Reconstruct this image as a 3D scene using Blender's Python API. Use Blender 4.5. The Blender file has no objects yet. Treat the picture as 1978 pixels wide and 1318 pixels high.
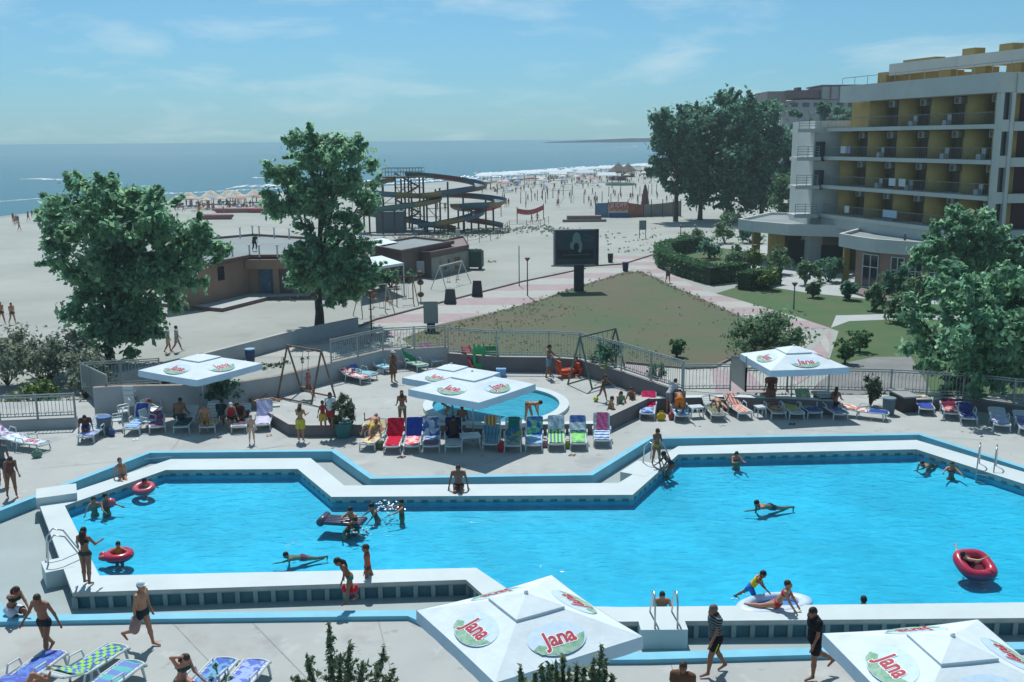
import bpy, math, random
import numpy as np
from mathutils import Vector, Matrix
from mathutils.geometry import tessellate_polygon
random.seed(7); rng = np.random.default_rng(11)
scene = bpy.context.scene
COL = scene.collection
R = math.radians
# ---------------------------------------------------------------- camera
CAMH = 12.0; FPX = 1941.0; PITCH = R(11.32); ROLL = math.atan(11 / 1240)
cr, sr, cp, sp = math.cos(ROLL), math.sin(ROLL), math.cos(PITCH), math.sin(PITCH)
Rv = Vector((1, 0, 0)); Uv = Vector((0, sp, cp)); Fv = Vector((0, cp, -sp))
camd = bpy.data.cameras.new('camera'); cam = bpy.data.objects.new('camera', camd); COL.objects.link(cam)
cx_, cy_, cz_ = Rv * cr - Uv * sr, Rv * sr + Uv * cr, -Fv
cam.matrix_world = Matrix(((cx_.x, cy_.x, cz_.x, 0), (cx_.y, cy_.y, cz_.y, 0), (cx_.z, cy_.z, cz_.z, CAMH), (0, 0, 0, 1)))
camd.sensor_width = 36; camd.lens = 36 * FPX / 1978; camd.clip_start = .1; camd.clip_end = 90000
scene.camera = cam
# ---------------------------------------------------------------- light
SUN_EL, SUN_AZ = 61.0, -11.0           # azimuth from +Y towards +X
sun_dir = Vector((math.sin(R(SUN_AZ)) * math.cos(R(SUN_EL)), math.cos(R(SUN_AZ)) * math.cos(R(SUN_EL)), math.sin(R(SUN_EL))))
sund = bpy.data.lights.new('sun', 'SUN'); sund.energy = 3.6; sund.angle = R(.53); sund.color = (1, .97, .93)
suno = bpy.data.objects.new('sun', sund); COL.objects.link(suno)
suno.rotation_euler = (-sun_dir).to_track_quat('-Z', 'Y').to_euler()
world = bpy.data.worlds.new('World'); scene.world = world; world.use_nodes = True
wn, wl = world.node_tree.nodes, world.node_tree.links
bg = wn['Background']; bg.inputs['Strength'].default_value = .10
sky = wn.new('ShaderNodeTexSky'); sky.sky_type = 'NISHITA'; sky.sun_disc = False
sky.sun_elevation = R(SUN_EL); sky.sun_rotation = R(SUN_AZ); sky.altitude = 0; sky.air_density = 1.0; sky.dust_density = .3; sky.ozone_density = 3.0
def wnode(t, **k):
    n = wn.new(t)
    for a, b in k.items(): setattr(n, a, b)
    return n
def world_clouds():
    tc = wnode('ShaderNodeTexCoord'); sep = wnode('ShaderNodeSeparateXYZ'); wl.new(tc.outputs['Generated'], sep.inputs[0])
    # flat cloud layer: direction divided by its height
    zc = wnode('ShaderNodeMath', operation='ADD'); wl.new(sep.outputs['Z'], zc.inputs[0]); zc.inputs[1].default_value = .16
    dx = wnode('ShaderNodeMath', operation='DIVIDE'); wl.new(sep.outputs['X'], dx.inputs[0]); wl.new(zc.outputs[0], dx.inputs[1])
    dy = wnode('ShaderNodeMath', operation='DIVIDE'); wl.new(sep.outputs['Y'], dy.inputs[0]); wl.new(zc.outputs[0], dy.inputs[1])
    cmb = wnode('ShaderNodeCombineXYZ'); wl.new(dx.outputs[0], cmb.inputs[0]); wl.new(dy.outputs[0], cmb.inputs[1])
    n1 = wnode('ShaderNodeTexNoise'); n1.inputs['Scale'].default_value = 1.5; n1.inputs['Detail'].default_value = 9; n1.inputs['Roughness'].default_value = .6
    n1.inputs['Distortion'].default_value = .35
    mp = wnode('ShaderNodeMapping'); mp.inputs['Location'].default_value = (3.1, .75, 0); mp.inputs['Scale'].default_value = (1.0, .9, 1)
    wl.new(cmb.outputs[0], mp.inputs[0]); wl.new(mp.outputs[0], n1.inputs['Vector'])
    rp = wnode('ShaderNodeValToRGB'); rp.color_ramp.elements[0].position = .50; rp.color_ramp.elements[1].position = .74
    wl.new(n1.outputs['Fac'], rp.inputs[0])
    sc = wnode('ShaderNodeMath', operation='MULTIPLY'); wl.new(rp.outputs[0], sc.inputs[0]); sc.inputs[1].default_value = .62
    hs = wnode('ShaderNodeHueSaturation'); hs.inputs['Hue'].default_value = .5; hs.inputs['Saturation'].default_value = .85; hs.inputs['Value'].default_value = 1.0
    wl.new(sky.outputs[0], hs.inputs['Color'])
    tr = wnode('ShaderNodeValToRGB'); e = tr.color_ramp.elements; e[0].position = .0; e[0].color = (.31, .62, .84, 1); e[1].position = .42; e[1].color = (.42, .70, .71, 1)
    wl.new(sep.outputs['Z'], tr.inputs[0]); tm = wnode('ShaderNodeMix', data_type='RGBA', blend_type='MULTIPLY'); tm.inputs['Factor'].default_value = 1
    wl.new(hs.outputs[0], tm.inputs['A']); wl.new(tr.outputs[0], tm.inputs['B'])
    mix = wnode('ShaderNodeMix', data_type='RGBA'); wl.new(sc.outputs[0], mix.inputs['Factor']); wl.new(tm.outputs['Result'], mix.inputs['A'])
    mix.inputs['B'].default_value = (5.6, 6.9, 7.4, 1); wl.new(mix.outputs['Result'], bg.inputs['Color'])
world_clouds()
scene.view_settings.view_transform = 'Standard'; scene.view_settings.look = 'None'
scene.view_settings.exposure = 0.3; scene.view_settings.gamma = 1
scene.cycles.max_bounces = 6; scene.cycles.transparent_max_bounces = 12; scene.cycles.caustics_reflective = False
scene.cycles.sample_clamp_indirect = 4
# ---------------------------------------------------------------- helpers
def ray(px, py):
    u, v = px - 989, 659 - py
    a, b = u * cr + v * sr, -u * sr + v * cr
    return Rv * a + Uv * b + Fv * FPX
def at(px, py, z=0.0):
    """the point at height z that the photograph shows at (px, py)"""
    r = ray(px, py); t = (z - CAMH) / r.z
    return Vector((r.x * t, r.y * t, z))
def atY(px, py, Y):
    r = ray(px, py); t = Y / r.y
    return Vector((r.x * t, Y, CAMH + r.z * t))
def pts(l, z): return [at(x, y, z) for x, y in l]
def tag(o, label=None, cat=None, group=None, kind=None):
    if label: o['label'] = label
    if cat: o['category'] = cat
    if group: o['group'] = group
    if kind: o['kind'] = kind
    return o
def empty(name, loc=(0, 0, 0), rz=0, label=None, cat=None, group=None):
    o = bpy.data.objects.new(name, None); COL.objects.link(o); o.location = loc; o.rotation_euler = (0, 0, rz); o.empty_display_size = .1
    return tag(o, label, cat, group)
KIDS = {}
def adopt(o, parent):
    o.parent = parent; KIDS.setdefault(parent.name, []).append(o)
def copy_tree(o, parent=None):
    c = o.copy(); COL.objects.link(c)
    if parent is not None: adopt(c, parent)
    for ch in list(KIDS.get(o.name, [])): copy_tree(ch, c)
    return c
class MB:
    def __init__(s): s.v, s.f, s.m = [], [], []
    def add(s, vs, fs, m=0):
        b = len(s.v); s.v.extend([tuple(v) for v in vs]); s.f.extend([tuple(b + i for i in f) for f in fs])
        s.m.extend([m] * len(fs) if isinstance(m, int) else m); return s
    def quad(s, a, b, c, d, m=0): return s.add([a, b, c, d], [(0, 1, 2, 3)], m)
    def box(s, c, sz, rz=0, m=0, M=None):
        x, y, z = sz[0] / 2, sz[1] / 2, sz[2] / 2
        q = [Vector(p) for p in ((-x, -y, -z), (x, -y, -z), (x, y, -z), (-x, y, -z), (-x, -y, z), (x, -y, z), (x, y, z), (-x, y, z))]
        if M is None: M = Matrix.Rotation(rz, 4, 'Z')
        q = [M @ p + Vector(c) for p in q]
        return s.add(q, [(0, 3, 2, 1), (4, 5, 6, 7), (0, 1, 5, 4), (1, 2, 6, 5), (2, 3, 7, 6), (3, 0, 4, 7)], m)
    def beam(s, a, b, w, h, m=0):
        a, b = Vector(a), Vector(b); d = b - a; L = d.length
        if L < 1e-6: return s
        d /= L; up = Vector((0, 0, 1)) if abs(d.z) < .95 else Vector((0, 1, 0))
        x = d.cross(up).normalized(); y = x.cross(d)
        M = Matrix((x, d, y)).transposed().to_4x4()
        return s.box((a + b) / 2, (w, L, h), M=M, m=m)
    def tube(s, a, b, r0, r1=None, n=8, m=0, cap=True):
        return s.path([a, b], [r0, r0 if r1 is None else r1], n, m, cap)
    def path(s, P, r, n=8, m=0, cap=True, closed=False):
        P = [Vector(p) for p in P]; k = len(P)
        if not isinstance(r, (list, tuple)): r = [r] * k
        vs = []; x = None
        for i, p in enumerate(P):
            d = (P[(i + 1) % k] - P[i - 1]) if closed else (P[min(i + 1, k - 1)] - P[max(i - 1, 0)])
            d.normalize()
            if x is None:
                x = d.orthogonal().normalized() if abs(d.z) > .95 else d.cross(Vector((0, 0, 1))).normalized()
            else:
                x = (x - d * x.dot(d)).normalized()
            y = d.cross(x)
            for j in range(n):
                t = 2 * math.pi * j / n
                vs.append(p + (x * math.cos(t) + y * math.sin(t)) * r[i])
        fs = []
        for i in range(k if closed else k - 1):
            i2 = (i + 1) % k
            for j in range(n):
                j2 = (j + 1) % n; fs.append((i * n + j, i * n + j2, i2 * n + j2, i2 * n + j))
        if cap and not closed:
            fs.append(tuple(range(n - 1, -1, -1))); fs.append(tuple((k - 1) * n + j for j in range(n)))
        return s.add(vs, fs, m)
    def prism(s, poly, z0, z1, m=0, ms=None, bottom=True, holes=()):
        """poly counter-clockwise list of (x, y); top face material m, sides ms"""
        loops = [[Vector((p[0], p[1], 0)) for p in poly]] + [[Vector((p[0], p[1], 0)) for p in h] for h in holes]
        flat = [p for l in loops for p in l]; tri = tessellate_polygon(loops)
        n = len(flat); fs = []
        for t in tri:
            a, b, c = (flat[i] for i in t)
            if (b - a).cross(c - a).z < 0: t = (t[0], t[2], t[1])
            fs.append(tuple(t))
        s.add([(p.x, p.y, z1) for p in flat], fs, m)
        if bottom: s.add([(p.x, p.y, z0) for p in flat], [tuple(reversed(f)) for f in fs], m if ms is None else ms)
        if z1 - z0 > 1e-6:
            for l in loops:
                k = len(l)
                for i in range(k):
                    a, b = l[i], l[(i + 1) % k]
                    s.quad((a.x, a.y, z0), (b.x, b.y, z0), (b.x, b.y, z1), (a.x, a.y, z1), m if ms is None else ms)
        return s
    def wall(s, line, th, z0, z1, m=0, mt=None):
        """a wall along a polyline, mitred; top material mt"""
        L, Rr = offset_line(line, th / 2), offset_line(line, -th / 2)
        for i in range(len(line) - 1):
            a, b, c, d = L[i], L[i + 1], Rr[i + 1], Rr[i]
            q = [(a.x, a.y), (b.x, b.y), (c.x, c.y), (d.x, d.y)]
            f = lambda p, z: (p[0], p[1], z)
            s.quad(f(q[3], z1), f(q[2], z1), f(q[1], z1), f(q[0], z1), m if mt is None else mt)
            s.quad(f(q[0], z0), f(q[0], z1), f(q[1], z1), f(q[1], z0), m); s.quad(f(q[3], z0), f(q[2], z0), f(q[2], z1), f(q[3], z1), m)
            if i == 0: s.quad(f(q[3], z0), f(q[3], z1), f(q[0], z1), f(q[0], z0), m)
            if i == len(line) - 2: s.quad(f(q[1], z0), f(q[1], z1), f(q[2], z1), f(q[2], z0), m)
        return s
    def ell(s, c, r, n=10, k=7, m=0, M=None):
        c = Vector(c); vs = [c + (M @ Vector((0, 0, -r[2])) if M else Vector((0, 0, -r[2])))]
        for i in range(1, k):
            t = -math.pi / 2 + math.pi * i / k
            for j in range(n):
                a = 2 * math.pi * j / n; p = Vector((r[0] * math.cos(t) * math.cos(a), r[1] * math.cos(t) * math.sin(a), r[2] * math.sin(t)))
                vs.append(c + (M @ p if M else p))
        p = Vector((0, 0, r[2])); vs.append(c + (M @ p if M else p)); fs = []
        for j in range(n):
            fs.append((0, 1 + (j + 1) % n, 1 + j)); fs.append((len(vs) - 1, 1 + (k - 2) * n + j, 1 + (k - 2) * n + (j + 1) % n))
        for i in range(k - 2):
            for j in range(n): fs.append((1 + i * n + j, 1 + i * n + (j + 1) % n, 1 + (i + 1) * n + (j + 1) % n, 1 + (i + 1) * n + j))
        return s.add(vs, fs, m)
    def lathe(s, prof, c=(0, 0, 0), n=20, m=0):
        vs = []; c = Vector(c)
        for r, z in prof:
            for j in range(n): a = 2 * math.pi * j / n; vs.append(c + Vector((r * math.cos(a), r * math.sin(a), z)))
        fs = [(i * n + j, i * n + (j + 1) % n, (i + 1) * n + (j + 1) % n, (i + 1) * n + j) for i in range(len(prof) - 1) for j in range(n)]
        fs.append(tuple((len(prof) - 1) * n + j for j in range(n)))
        return s.add(vs, fs, m)
    def mesh(s, name, mats, smooth=False):
        me = bpy.data.meshes.new(name); me.from_pydata(s.v, [], s.f)
        for q in (mats if isinstance(mats, (list, tuple)) else [mats]): me.materials.append(q)
        me.polygons.foreach_set('material_index', s.m)
        if smooth: me.polygons.foreach_set('use_smooth', [True] * len(s.f))
        me.update(); return me
    def build(s, name, mats, parent=None, smooth=False, loc=None):
        o = bpy.data.objects.new(name, s.mesh(name, mats, smooth)); COL.objects.link(o)
        if loc is not None: o.location = loc
        if parent is not None: adopt(o, parent)
        return o
def offset_line(line, d):
    P = [Vector((p[0], p[1])) for p in line]; out = []
    for i, p in enumerate(P):
        a = (P[i] - P[i - 1]).normalized() if i > 0 else None
        b = (P[i + 1] - P[i]).normalized() if i < len(P) - 1 else None
        na = Vector((-a.y, a.x)) if a else None; nb = Vector((-b.y, b.x)) if b else None
        if na is None: q = nb
        elif nb is None: q = na
        else:
            q = (na + nb); q = q / max(q.length_squared / 2, .2) if q.length > 1e-4 else na
        out.append(p + q * d)
    return out
def np_mesh(name, V, F, mats, smooth=False):
    """V (n,3), F (m,k) arrays"""
    me = bpy.data.meshes.new(name); n, m, k = len(V), len(F), F.shape[1]
    me.vertices.add(n); me.vertices.foreach_set('co', np.ascontiguousarray(V, dtype=np.float32).ravel())
    me.loops.add(m * k); me.loops.foreach_set('vertex_index', np.ascontiguousarray(F, dtype=np.int32).ravel())
    me.polygons.add(m); me.polygons.foreach_set('loop_start', np.arange(0, m * k, k, dtype=np.int32)); me.polygons.foreach_set('loop_total', np.full(m, k, dtype=np.int32))
    if smooth: me.polygons.foreach_set('use_smooth', [True] * m)
    for q in (mats if isinstance(mats, (list, tuple)) else [mats]): me.materials.append(q)
    me.update(); me.validate(); return me
# ---------------------------------------------------------------- materials
MATS = {}
def lin(c): return tuple(((x + .055) / 1.055) ** 2.4 if x > .04045 else x / 12.92 for x in c)
def mat(name, col, rough=.7, var=.12, scale=3.0, bump=0.0, bscale=40, col2=None, spots=None, metal=0.0, spec=.4, detail=5, coord='Object'):
    """principled material with two octaves of noise between col and col2, and optional stains"""
    if name in MATS: return MATS[name]
    m = bpy.data.materials.new(name); m.use_nodes = True; MATS[name] = m
    nt = m.node_tree; N, L = nt.nodes, nt.links; b = N['Principled BSDF']
    b.inputs['Roughness'].default_value = rough; b.inputs['Metallic'].default_value = metal; b.inputs['Specular IOR Level'].default_value = spec
    c2 = col2 if col2 else tuple(max(0, x * (1 - var * 2)) for x in col); c1 = col if col2 else tuple(x * (1 + var * .6) for x in col)
    tc = N.new('ShaderNodeTexCoord'); nz = N.new('ShaderNodeTexNoise'); nz.inputs['Scale'].default_value = scale; nz.inputs['Detail'].default_value = detail; nz.inputs['Roughness'].default_value = .62
    L.new(tc.outputs[coord], nz.inputs['Vector'])
    rp = N.new('ShaderNodeValToRGB'); rp.color_ramp.elements[0].position = .33; rp.color_ramp.elements[1].position = .67
    rp.color_ramp.elements[0].color = (*c2, 1); rp.color_ramp.elements[1].color = (*c1, 1); L.new(nz.outputs['Fac'], rp.inputs[0])
    out = rp.outputs[0]
    for s_ in (spots or []):
        n2 = N.new('ShaderNodeTexNoise'); n2.inputs['Scale'].default_value = s_['scale']; n2.inputs['Detail'].default_value = 6; n2.inputs['Roughness'].default_value = s_.get('r', .6)
        mp = N.new('ShaderNodeMapping'); mp.inputs['Location'].default_value = s_.get('loc', (5, 2, 0)); mp.inputs['Scale'].default_value = s_.get('st', (1, 1, 1)); L.new(tc.outputs[coord], mp.inputs[0]); L.new(mp.outputs[0], n2.inputs['Vector'])
        r2 = N.new('ShaderNodeValToRGB'); r2.color_ramp.elements[0].position = s_['lo']; r2.color_ramp.elements[1].position = s_['hi']; L.new(n2.outputs['Fac'], r2.inputs[0])
        ml = N.new('ShaderNodeMath'); ml.operation = 'MULTIPLY'; L.new(r2.outputs[0], ml.inputs[0]); ml.inputs[1].default_value = s_.get('amt', 1)
        mx = N.new('ShaderNodeMix'); mx.data_type = 'RGBA'; L.new(ml.outputs[0], mx.inputs['Factor']); L.new(out, mx.inputs['A']); mx.inputs['B'].default_value = (*s_['col'], 1); out = mx.outputs['Result']
    L.new(out, b.inputs['Base Color'])
    if bump:
        n3 = N.new('ShaderNodeTexNoise'); n3.inputs['Scale'].default_value = bscale; n3.inputs['Detail'].default_value = 4; L.new(tc.outputs[coord], n3.inputs['Vector'])
        bp = N.new('ShaderNodeBump'); bp.inputs['Strength'].default_value = bump; bp.inputs['Distance'].default_value = .05; L.new(n3.outputs['Fac'], bp.inputs['Height']); L.new(bp.outputs[0], b.inputs['Normal'])
    return m
def leafmat(name, dark, light, trans=.25, rough=.55):
    """leaves: every leaf island gets its own tone"""
    if name in MATS: return MATS[name]
    m = bpy.data.materials.new(name); m.use_nodes = True; MATS[name] = m
    N, L = m.node_tree.nodes, m.node_tree.links; b = N['Principled BSDF']; b.inputs['Roughness'].default_value = rough; b.inputs['Specular IOR Level'].default_value = .35
    g = N.new('ShaderNodeNewGeometry'); rp = N.new('ShaderNodeValToRGB'); e = rp.color_ramp.elements
    e[0].color = (*dark, 1); e[1].color = (*light, 1); e[0].position = .1; e[1].position = .95; L.new(g.outputs['Random Per Island'], rp.inputs[0]); L.new(rp.outputs[0], b.inputs['Base Color'])
    t = N.new('ShaderNodeBsdfTranslucent'); L.new(rp.outputs[0], t.inputs[0]); mx = N.new('ShaderNodeMixShader'); mx.inputs[0].default_value = trans
    L.new(b.outputs[0], mx.inputs[1]); L.new(t.outputs[0], mx.inputs[2]); L.new(mx.outputs[0], N['Material Output'].inputs['Surface'])
    return m
def plain(hexc, rough=.6, spec=.4, var=.06, scale=6):
    c = lin(tuple(int(hexc[i:i + 2], 16) / 255 for i in (0, 2, 4))); return mat('paint_' + hexc, c, rough, var, scale, spec=spec)
# ================================================================ setting
ZG = -1.0                                   # beach, lawns and paths; the pool plateau stands a metre above
M_sand = mat('sand', (.345, .37, .345), .95, .08, .09, bump=.25, bscale=3, spots=[dict(scale=.35, lo=.60, hi=.72, col=(.21, .235, .225), amt=.5), dict(scale=2.2, lo=.66, hi=.74, col=(.2, .21, .19), amt=.55), dict(scale=5, lo=.62, hi=.68, col=(.27, .28, .25), amt=.35), dict(scale=.02, lo=.5, hi=.7, col=(.35, .385, .37), amt=.5)])
M_wet = mat('wet_sand', (.25, .28, .28), .5, .08, .1)
M_deck = mat('deck_concrete', (.405, .43, .42), .85, .07, .35, col2=(.345, .375, .37), bump=.1, bscale=9, spots=[
    dict(scale=.55, lo=.57, hi=.70, col=(.31, .275, .255), amt=.5), dict(scale=1.7, lo=.63, hi=.70, col=(.24, .20, .18), amt=.55, loc=(1, 7, 0)), dict(scale=9, lo=.70, hi=.76, col=(.2, .18, .17), amt=.5), dict(scale=.8, lo=.60, hi=.64, col=(.45, .47, .46), amt=.6, loc=(9, 3, 0)), dict(scale=.35, lo=.60, hi=.66, col=(.25, .27, .28), amt=.45, loc=(4, 4, 0)), dict(scale=22, lo=.66, hi=.70, col=(.18, .17, .16), amt=.35)])
M_channel = mat('channel_concrete', (.33, .40, .40), .45, .06, .5, spots=[dict(scale=.5, lo=.55, hi=.66, col=(.33, .42, .44), amt=.6), dict(scale=2.5, lo=.66, hi=.72, col=(.27, .28, .26), amt=.5)])
M_white = mat('white_coping', (.52, .61, .63), .6, .04, .8, spots=[dict(scale=1.6, lo=.62, hi=.75, col=(.55, .55, .52), amt=.5)])
M_copside = mat('coping_edge', (.48, .45, .42), .7, .1, 2)
M_blue = mat('blue_kerb_paint', (.17, .50, .66), .55, .06, 1.2, spots=[dict(scale=3, lo=.64, hi=.72, col=(.3, .42, .46), amt=.6)])
M_basin = mat('basin_paint', (.033, .57, .80), .6, .10, .22)
M_tile = mat('overflow_dark', (.055, .145, .18), .5, .1, 3)
M_grey = mat('grey_render', (.40, .43, .45), .85, .07, .6, spots=[dict(scale=1.2, lo=.6, hi=.75, col=(.3, .31, .31), amt=.5)])
M_dark = mat('dark_shade_render', (.16, .15, .16), .85, .1, .8)  # shadow on the terrace wall faces is put into this dark colour
M_pink = mat('pink_paving', (.36, .295, .305), .9, .06, 1.5, spots=[dict(scale=.6, lo=.6, hi=.7, col=(.4, .35, .34), amt=.5)])
M_cream = mat('cream_paving', (.385, .40, .375), .9, .05, 1.5, spots=[dict(scale=.6, lo=.6, hi=.7, col=(.42, .41, .37), amt=.5)])
M_kerb = mat('kerb_stone', (.19, .16, .15), .9, .1, 2)
M_lawn = mat('dry_lawn', (.072, .115, .058), .95, .1, .16, col2=(.118, .108, .072), bump=.5, bscale=6, spots=[dict(scale=.5, lo=.55, hi=.68, col=(.07, .11, .05), amt=.7), dict(scale=1.4, lo=.66, hi=.75, col=(.2, .18, .13), amt=.5)])
M_green = mat('green_lawn', (.045, .12, .045), .95, .12, .35, col2=(.09, .12, .055), bump=.5, bscale=6)
M_pave = mat('pale_paving', (.40, .44, .445), .9, .05, .6)
M_metal = mat('pale_metal', (.30, .345, .345), .4, .05, 3, metal=.2)
M_steel = mat('steel_tube', (.5, .53, .55), .25, .05, 3, metal=.8)

def sheet(name, poly, z, m, holes=(), kind='structure'):
    mb = MB(); mb.prism([(p[0], p[1]) for p in poly], z, z, 0, bottom=False, holes=holes)
    return tag(mb.build(name, m), kind=kind)
# ---- sea and beach
def water_mat(name, col, rough, s1, s2, bump, dist):
    m = bpy.data.materials.new(name); m.use_nodes = True; N, L = m.node_tree.nodes, m.node_tree.links; b = N['Principled BSDF']
    b.inputs['Roughness'].default_value = rough; b.inputs['IOR'].default_value = 1.33
    tc = N.new('ShaderNodeTexCoord'); mp = N.new('ShaderNodeMapping'); mp.inputs['Scale'].default_value = (1, 1.9, 1); mp.inputs['Rotation'].default_value = (0, 0, R(12)); L.new(tc.outputs['Object'], mp.inputs[0])
    a = N.new('ShaderNodeTexNoise'); a.inputs['Scale'].default_value = s1; a.inputs['Detail'].default_value = 6; a.inputs['Roughness'].default_value = .6; L.new(mp.outputs[0], a.inputs['Vector'])
    bp = N.new('ShaderNodeBump'); bp.inputs['Strength'].default_value = bump; bp.inputs['Distance'].default_value = dist; L.new(a.outputs['Fac'], bp.inputs['Height']); L.new(bp.outputs[0], b.inputs['Normal'])
    c = N.new('ShaderNodeTexNoise'); c.inputs['Scale'].default_value = s2; c.inputs['Detail'].default_value = 5; L.new(mp.outputs[0], c.inputs['Vector'])
    rp = N.new('ShaderNodeValToRGB'); rp.color_ramp.elements[0].position = .35; rp.color_ramp.elements[1].position = .65
    rp.color_ramp.elements[0].color = (*[x * .86 for x in col], 1); rp.color_ramp.elements[1].color = (*col, 1); L.new(c.outputs['Fac'], rp.inputs[0]); L.new(rp.outputs[0], b.inputs['Base Color'])
    return m
shore = [at(-400, 470, ZG), at(0, 418, ZG), at(110, 406, ZG), at(220, 394, ZG), at(330, 383, ZG), at(540, 372, ZG), at(740, 360, ZG), at(930, 346, ZG), at(1060, 337, ZG), at(1180, 328, ZG), at(1260, 320, ZG)]
far = [(260, 1200), (700, 2400), (1200, 2600), (1200, -200), (-260, -200), (-260, shore[0].y)]
bpoly = [(p.x, p.y) for p in shore] + far
def ccw(P):
    return P if sum(P[i][0] * P[(i + 1) % len(P)][1] - P[(i + 1) % len(P)][0] * P[i][1] for i in range(len(P))) > 0 else P[::-1]
sheet('beach', ccw(bpoly), ZG, M_sand)
L_ = offset_line([(p.x, p.y) for p in shore], -3.0)
sheet('wet_shore', ccw([(p.x, p.y) for p in shore] + [(p.x, p.y) for p in L_[::-1]]), ZG + .004, M_wet)
sheet('sea', [(-60000, -1500), (60000, -1500), (60000, 60000), (-60000, 60000)], ZG - .25, water_mat('sea_water', (.012, .105, .145), .2, .22, .012, .55, 1.0))
M_foam = mat('foam', (.82, .86, .88), .8, .05, 1)
def surf(line, w, n, seed, z=ZG - .2):
    """a broken line of foam lying on the sea"""
    r = random.Random(seed); mb = MB(); P = [Vector((p[0], p[1])) for p in line]
    seg = [(P[i + 1] - P[i]).length for i in range(len(P) - 1)]; tot = sum(seg); Q = []
    for i in range(n + 1):
        d = tot * i / n; k = 0
        while k < len(seg) - 1 and d > seg[k]: d -= seg[k]; k += 1
        Q.append(P[k].lerp(P[k + 1], min(1, d / seg[k])))
    for i in range(n):
        if r.random() < .16: continue
        a = w * (.35 + r.random() * .9); o = r.uniform(-.5, .5) * w; b = w * (.35 + r.random() * .9)
        mb.quad((Q[i].x, Q[i].y + o, z), (Q[i + 1].x, Q[i + 1].y + o, z), (Q[i + 1].x, Q[i + 1].y + o + b, z), (Q[i].x, Q[i].y + o + a, z))
    return tag(mb.build('surf', M_foam), kind='stuff')
ln = lambda l: [(at(x, y, ZG).x, at(x, y, ZG).y) for x, y in l]
surf(ln([(-300, 405), (0, 388), (80, 382), (130, 377)]), 3.6, 160, 1); surf(ln([(270, 374), (370, 371), (430, 368), (540, 363)]), 3.4, 130, 2)
surf(ln([(-300, 450), (0, 417), (120, 403), (230, 392)]), 3.2, 170, 3); surf(ln([(40, 345), (100, 346), (150, 349)]), 7, 40, 4, ZG - .2); surf(ln([(480, 343), (540, 342)]), 5, 20, 14)
surf(ln([(440, 362), (560, 356), (740, 349), (930, 340), (1060, 331), (1180, 322), (1260, 315)]), 14, 300, 5); surf(ln([(560, 366), (740, 355), (930, 343), (1060, 334), (1180, 325), (1260, 318)]), 9, 260, 15); surf(ln([(915, 334), (960, 333), (1060, 326), (1130, 321)]), 6, 70, 6); surf(ln([(1190, 284), (1230, 283), (1250, 283)]), 30, 12, 8)
# headland far along the coast
mb = MB(); prev = None; r_ = random.Random(4)
for i in range(60):
    x = 150 + i * 42; h = 3 + 13 * min(1, i / 26) * (.75 + .4 * r_.random()); y = 4200 - i * 6
    a = (x, y, ZG - .3), (x, y, ZG + h + 8 * min(1, i / 8)), (x, y + 900, ZG + h * .6)
    if prev: mb.quad(prev[0], a[0], a[1], prev[1]); mb.quad(prev[1], a[1], a[2], prev[2])
    prev = a
tag(mb.build('headland', mat('far_land', (.16, .21, .26), .9, .15, .004)), kind='structure')
# ---- paths, lawns and paving beyond the pool
def resample(P, n):
    P = [Vector(p) for p in P]; seg = [(P[i + 1] - P[i]).length for i in range(len(P) - 1)]; tot = sum(seg); out = []
    for i in range(n + 1):
        d = tot * i / n; k = 0
        while k < len(seg) - 1 and d > seg[k]: d -= seg[k]; k += 1
        out.append(P[k].lerp(P[k + 1], min(1, d / max(seg[k], 1e-6))))
    return out
def stripes(name, a, b, n, z, odd=0):
    A, B = resample(pts(a, z), n), resample(pts(b, z), n); mb = MB()
    for i in range(n):
        t = (i + odd) % 2; k = .45
        mb.quad(A[i], A[i + 1], B[i + 1], B[i], t)
    o = mb.build(name, [M_pink, M_cream])
    if o.data.polygons[0].normal.z < 0: o.data.flip_normals()
    return tag(o, kind='structure')
def stripes_y(name, a, b, n, z, odd=0):
    """paving bands whose joints all run across the view, between the two edges of a path"""
    A, B = [sorted(pts(l, z), key=lambda p: p.y) for l in (a, b)]
    def xs(L, y):
        for p, q in zip(L, L[1:]):
            if p.y <= y <= q.y: return p.x + (q.x - p.x) * (y - p.y) / max(1e-6, q.y - p.y)
        return L[0].x if y < L[0].y else L[-1].x
    y0, y1 = max(A[0].y, B[0].y), min(A[-1].y, B[-1].y); mb = MB(); K = sorted(set([p.y for p in A + B if y0 < p.y < y1] + [y0 + (y1 - y0) * i / n for i in range(n + 1)]))
    for u, v in zip(K, K[1:]): mb.quad((xs(A, u), u, z), (xs(B, u), u, z), (xs(B, v), v, z), (xs(A, v), v, z), (int(((u + v) / 2 - y0) / (y1 - y0) * n) + odd) % 2)
    return tag(mb.build(name, [M_pink, M_cream]), kind='structure')
zp = ZG + .012
stripes_y('seaside_path', [(500, 690), (560, 672), (690, 634), (725, 619), (820, 594), (940, 563), (1010, 545), (1130, 520), (1205, 512), (1262, 494)], [(560, 720), (700, 664), (750, 652), (845, 627), (955, 603), (1040, 580), (1095, 560), (1190, 530), (1290, 500)], 13, zp, 1)
stripes_y('garden_path', [(1262, 494), (1275, 520), (1340, 552), (1385, 568), (1415, 576), (1470, 592), (1540, 613), (1605, 634)], [(1180, 494), (1195, 510), (1240, 525), (1290, 548), (1350, 574), (1400, 597), (1460, 622), (1520, 645), (1570, 664)], 15, zp + .004, 0)
stripes('fence_path', [(1605, 634), (1575, 672), (1500, 700), (1440, 720), (1400, 712), (1330, 714), (1260, 709), (1200, 705)], [(1605, 650), (1600, 690), (1560, 735), (1480, 760), (1410, 760), (1340, 760), (1270, 748), (1200, 735)], 9, zp + .008, 0)
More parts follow.
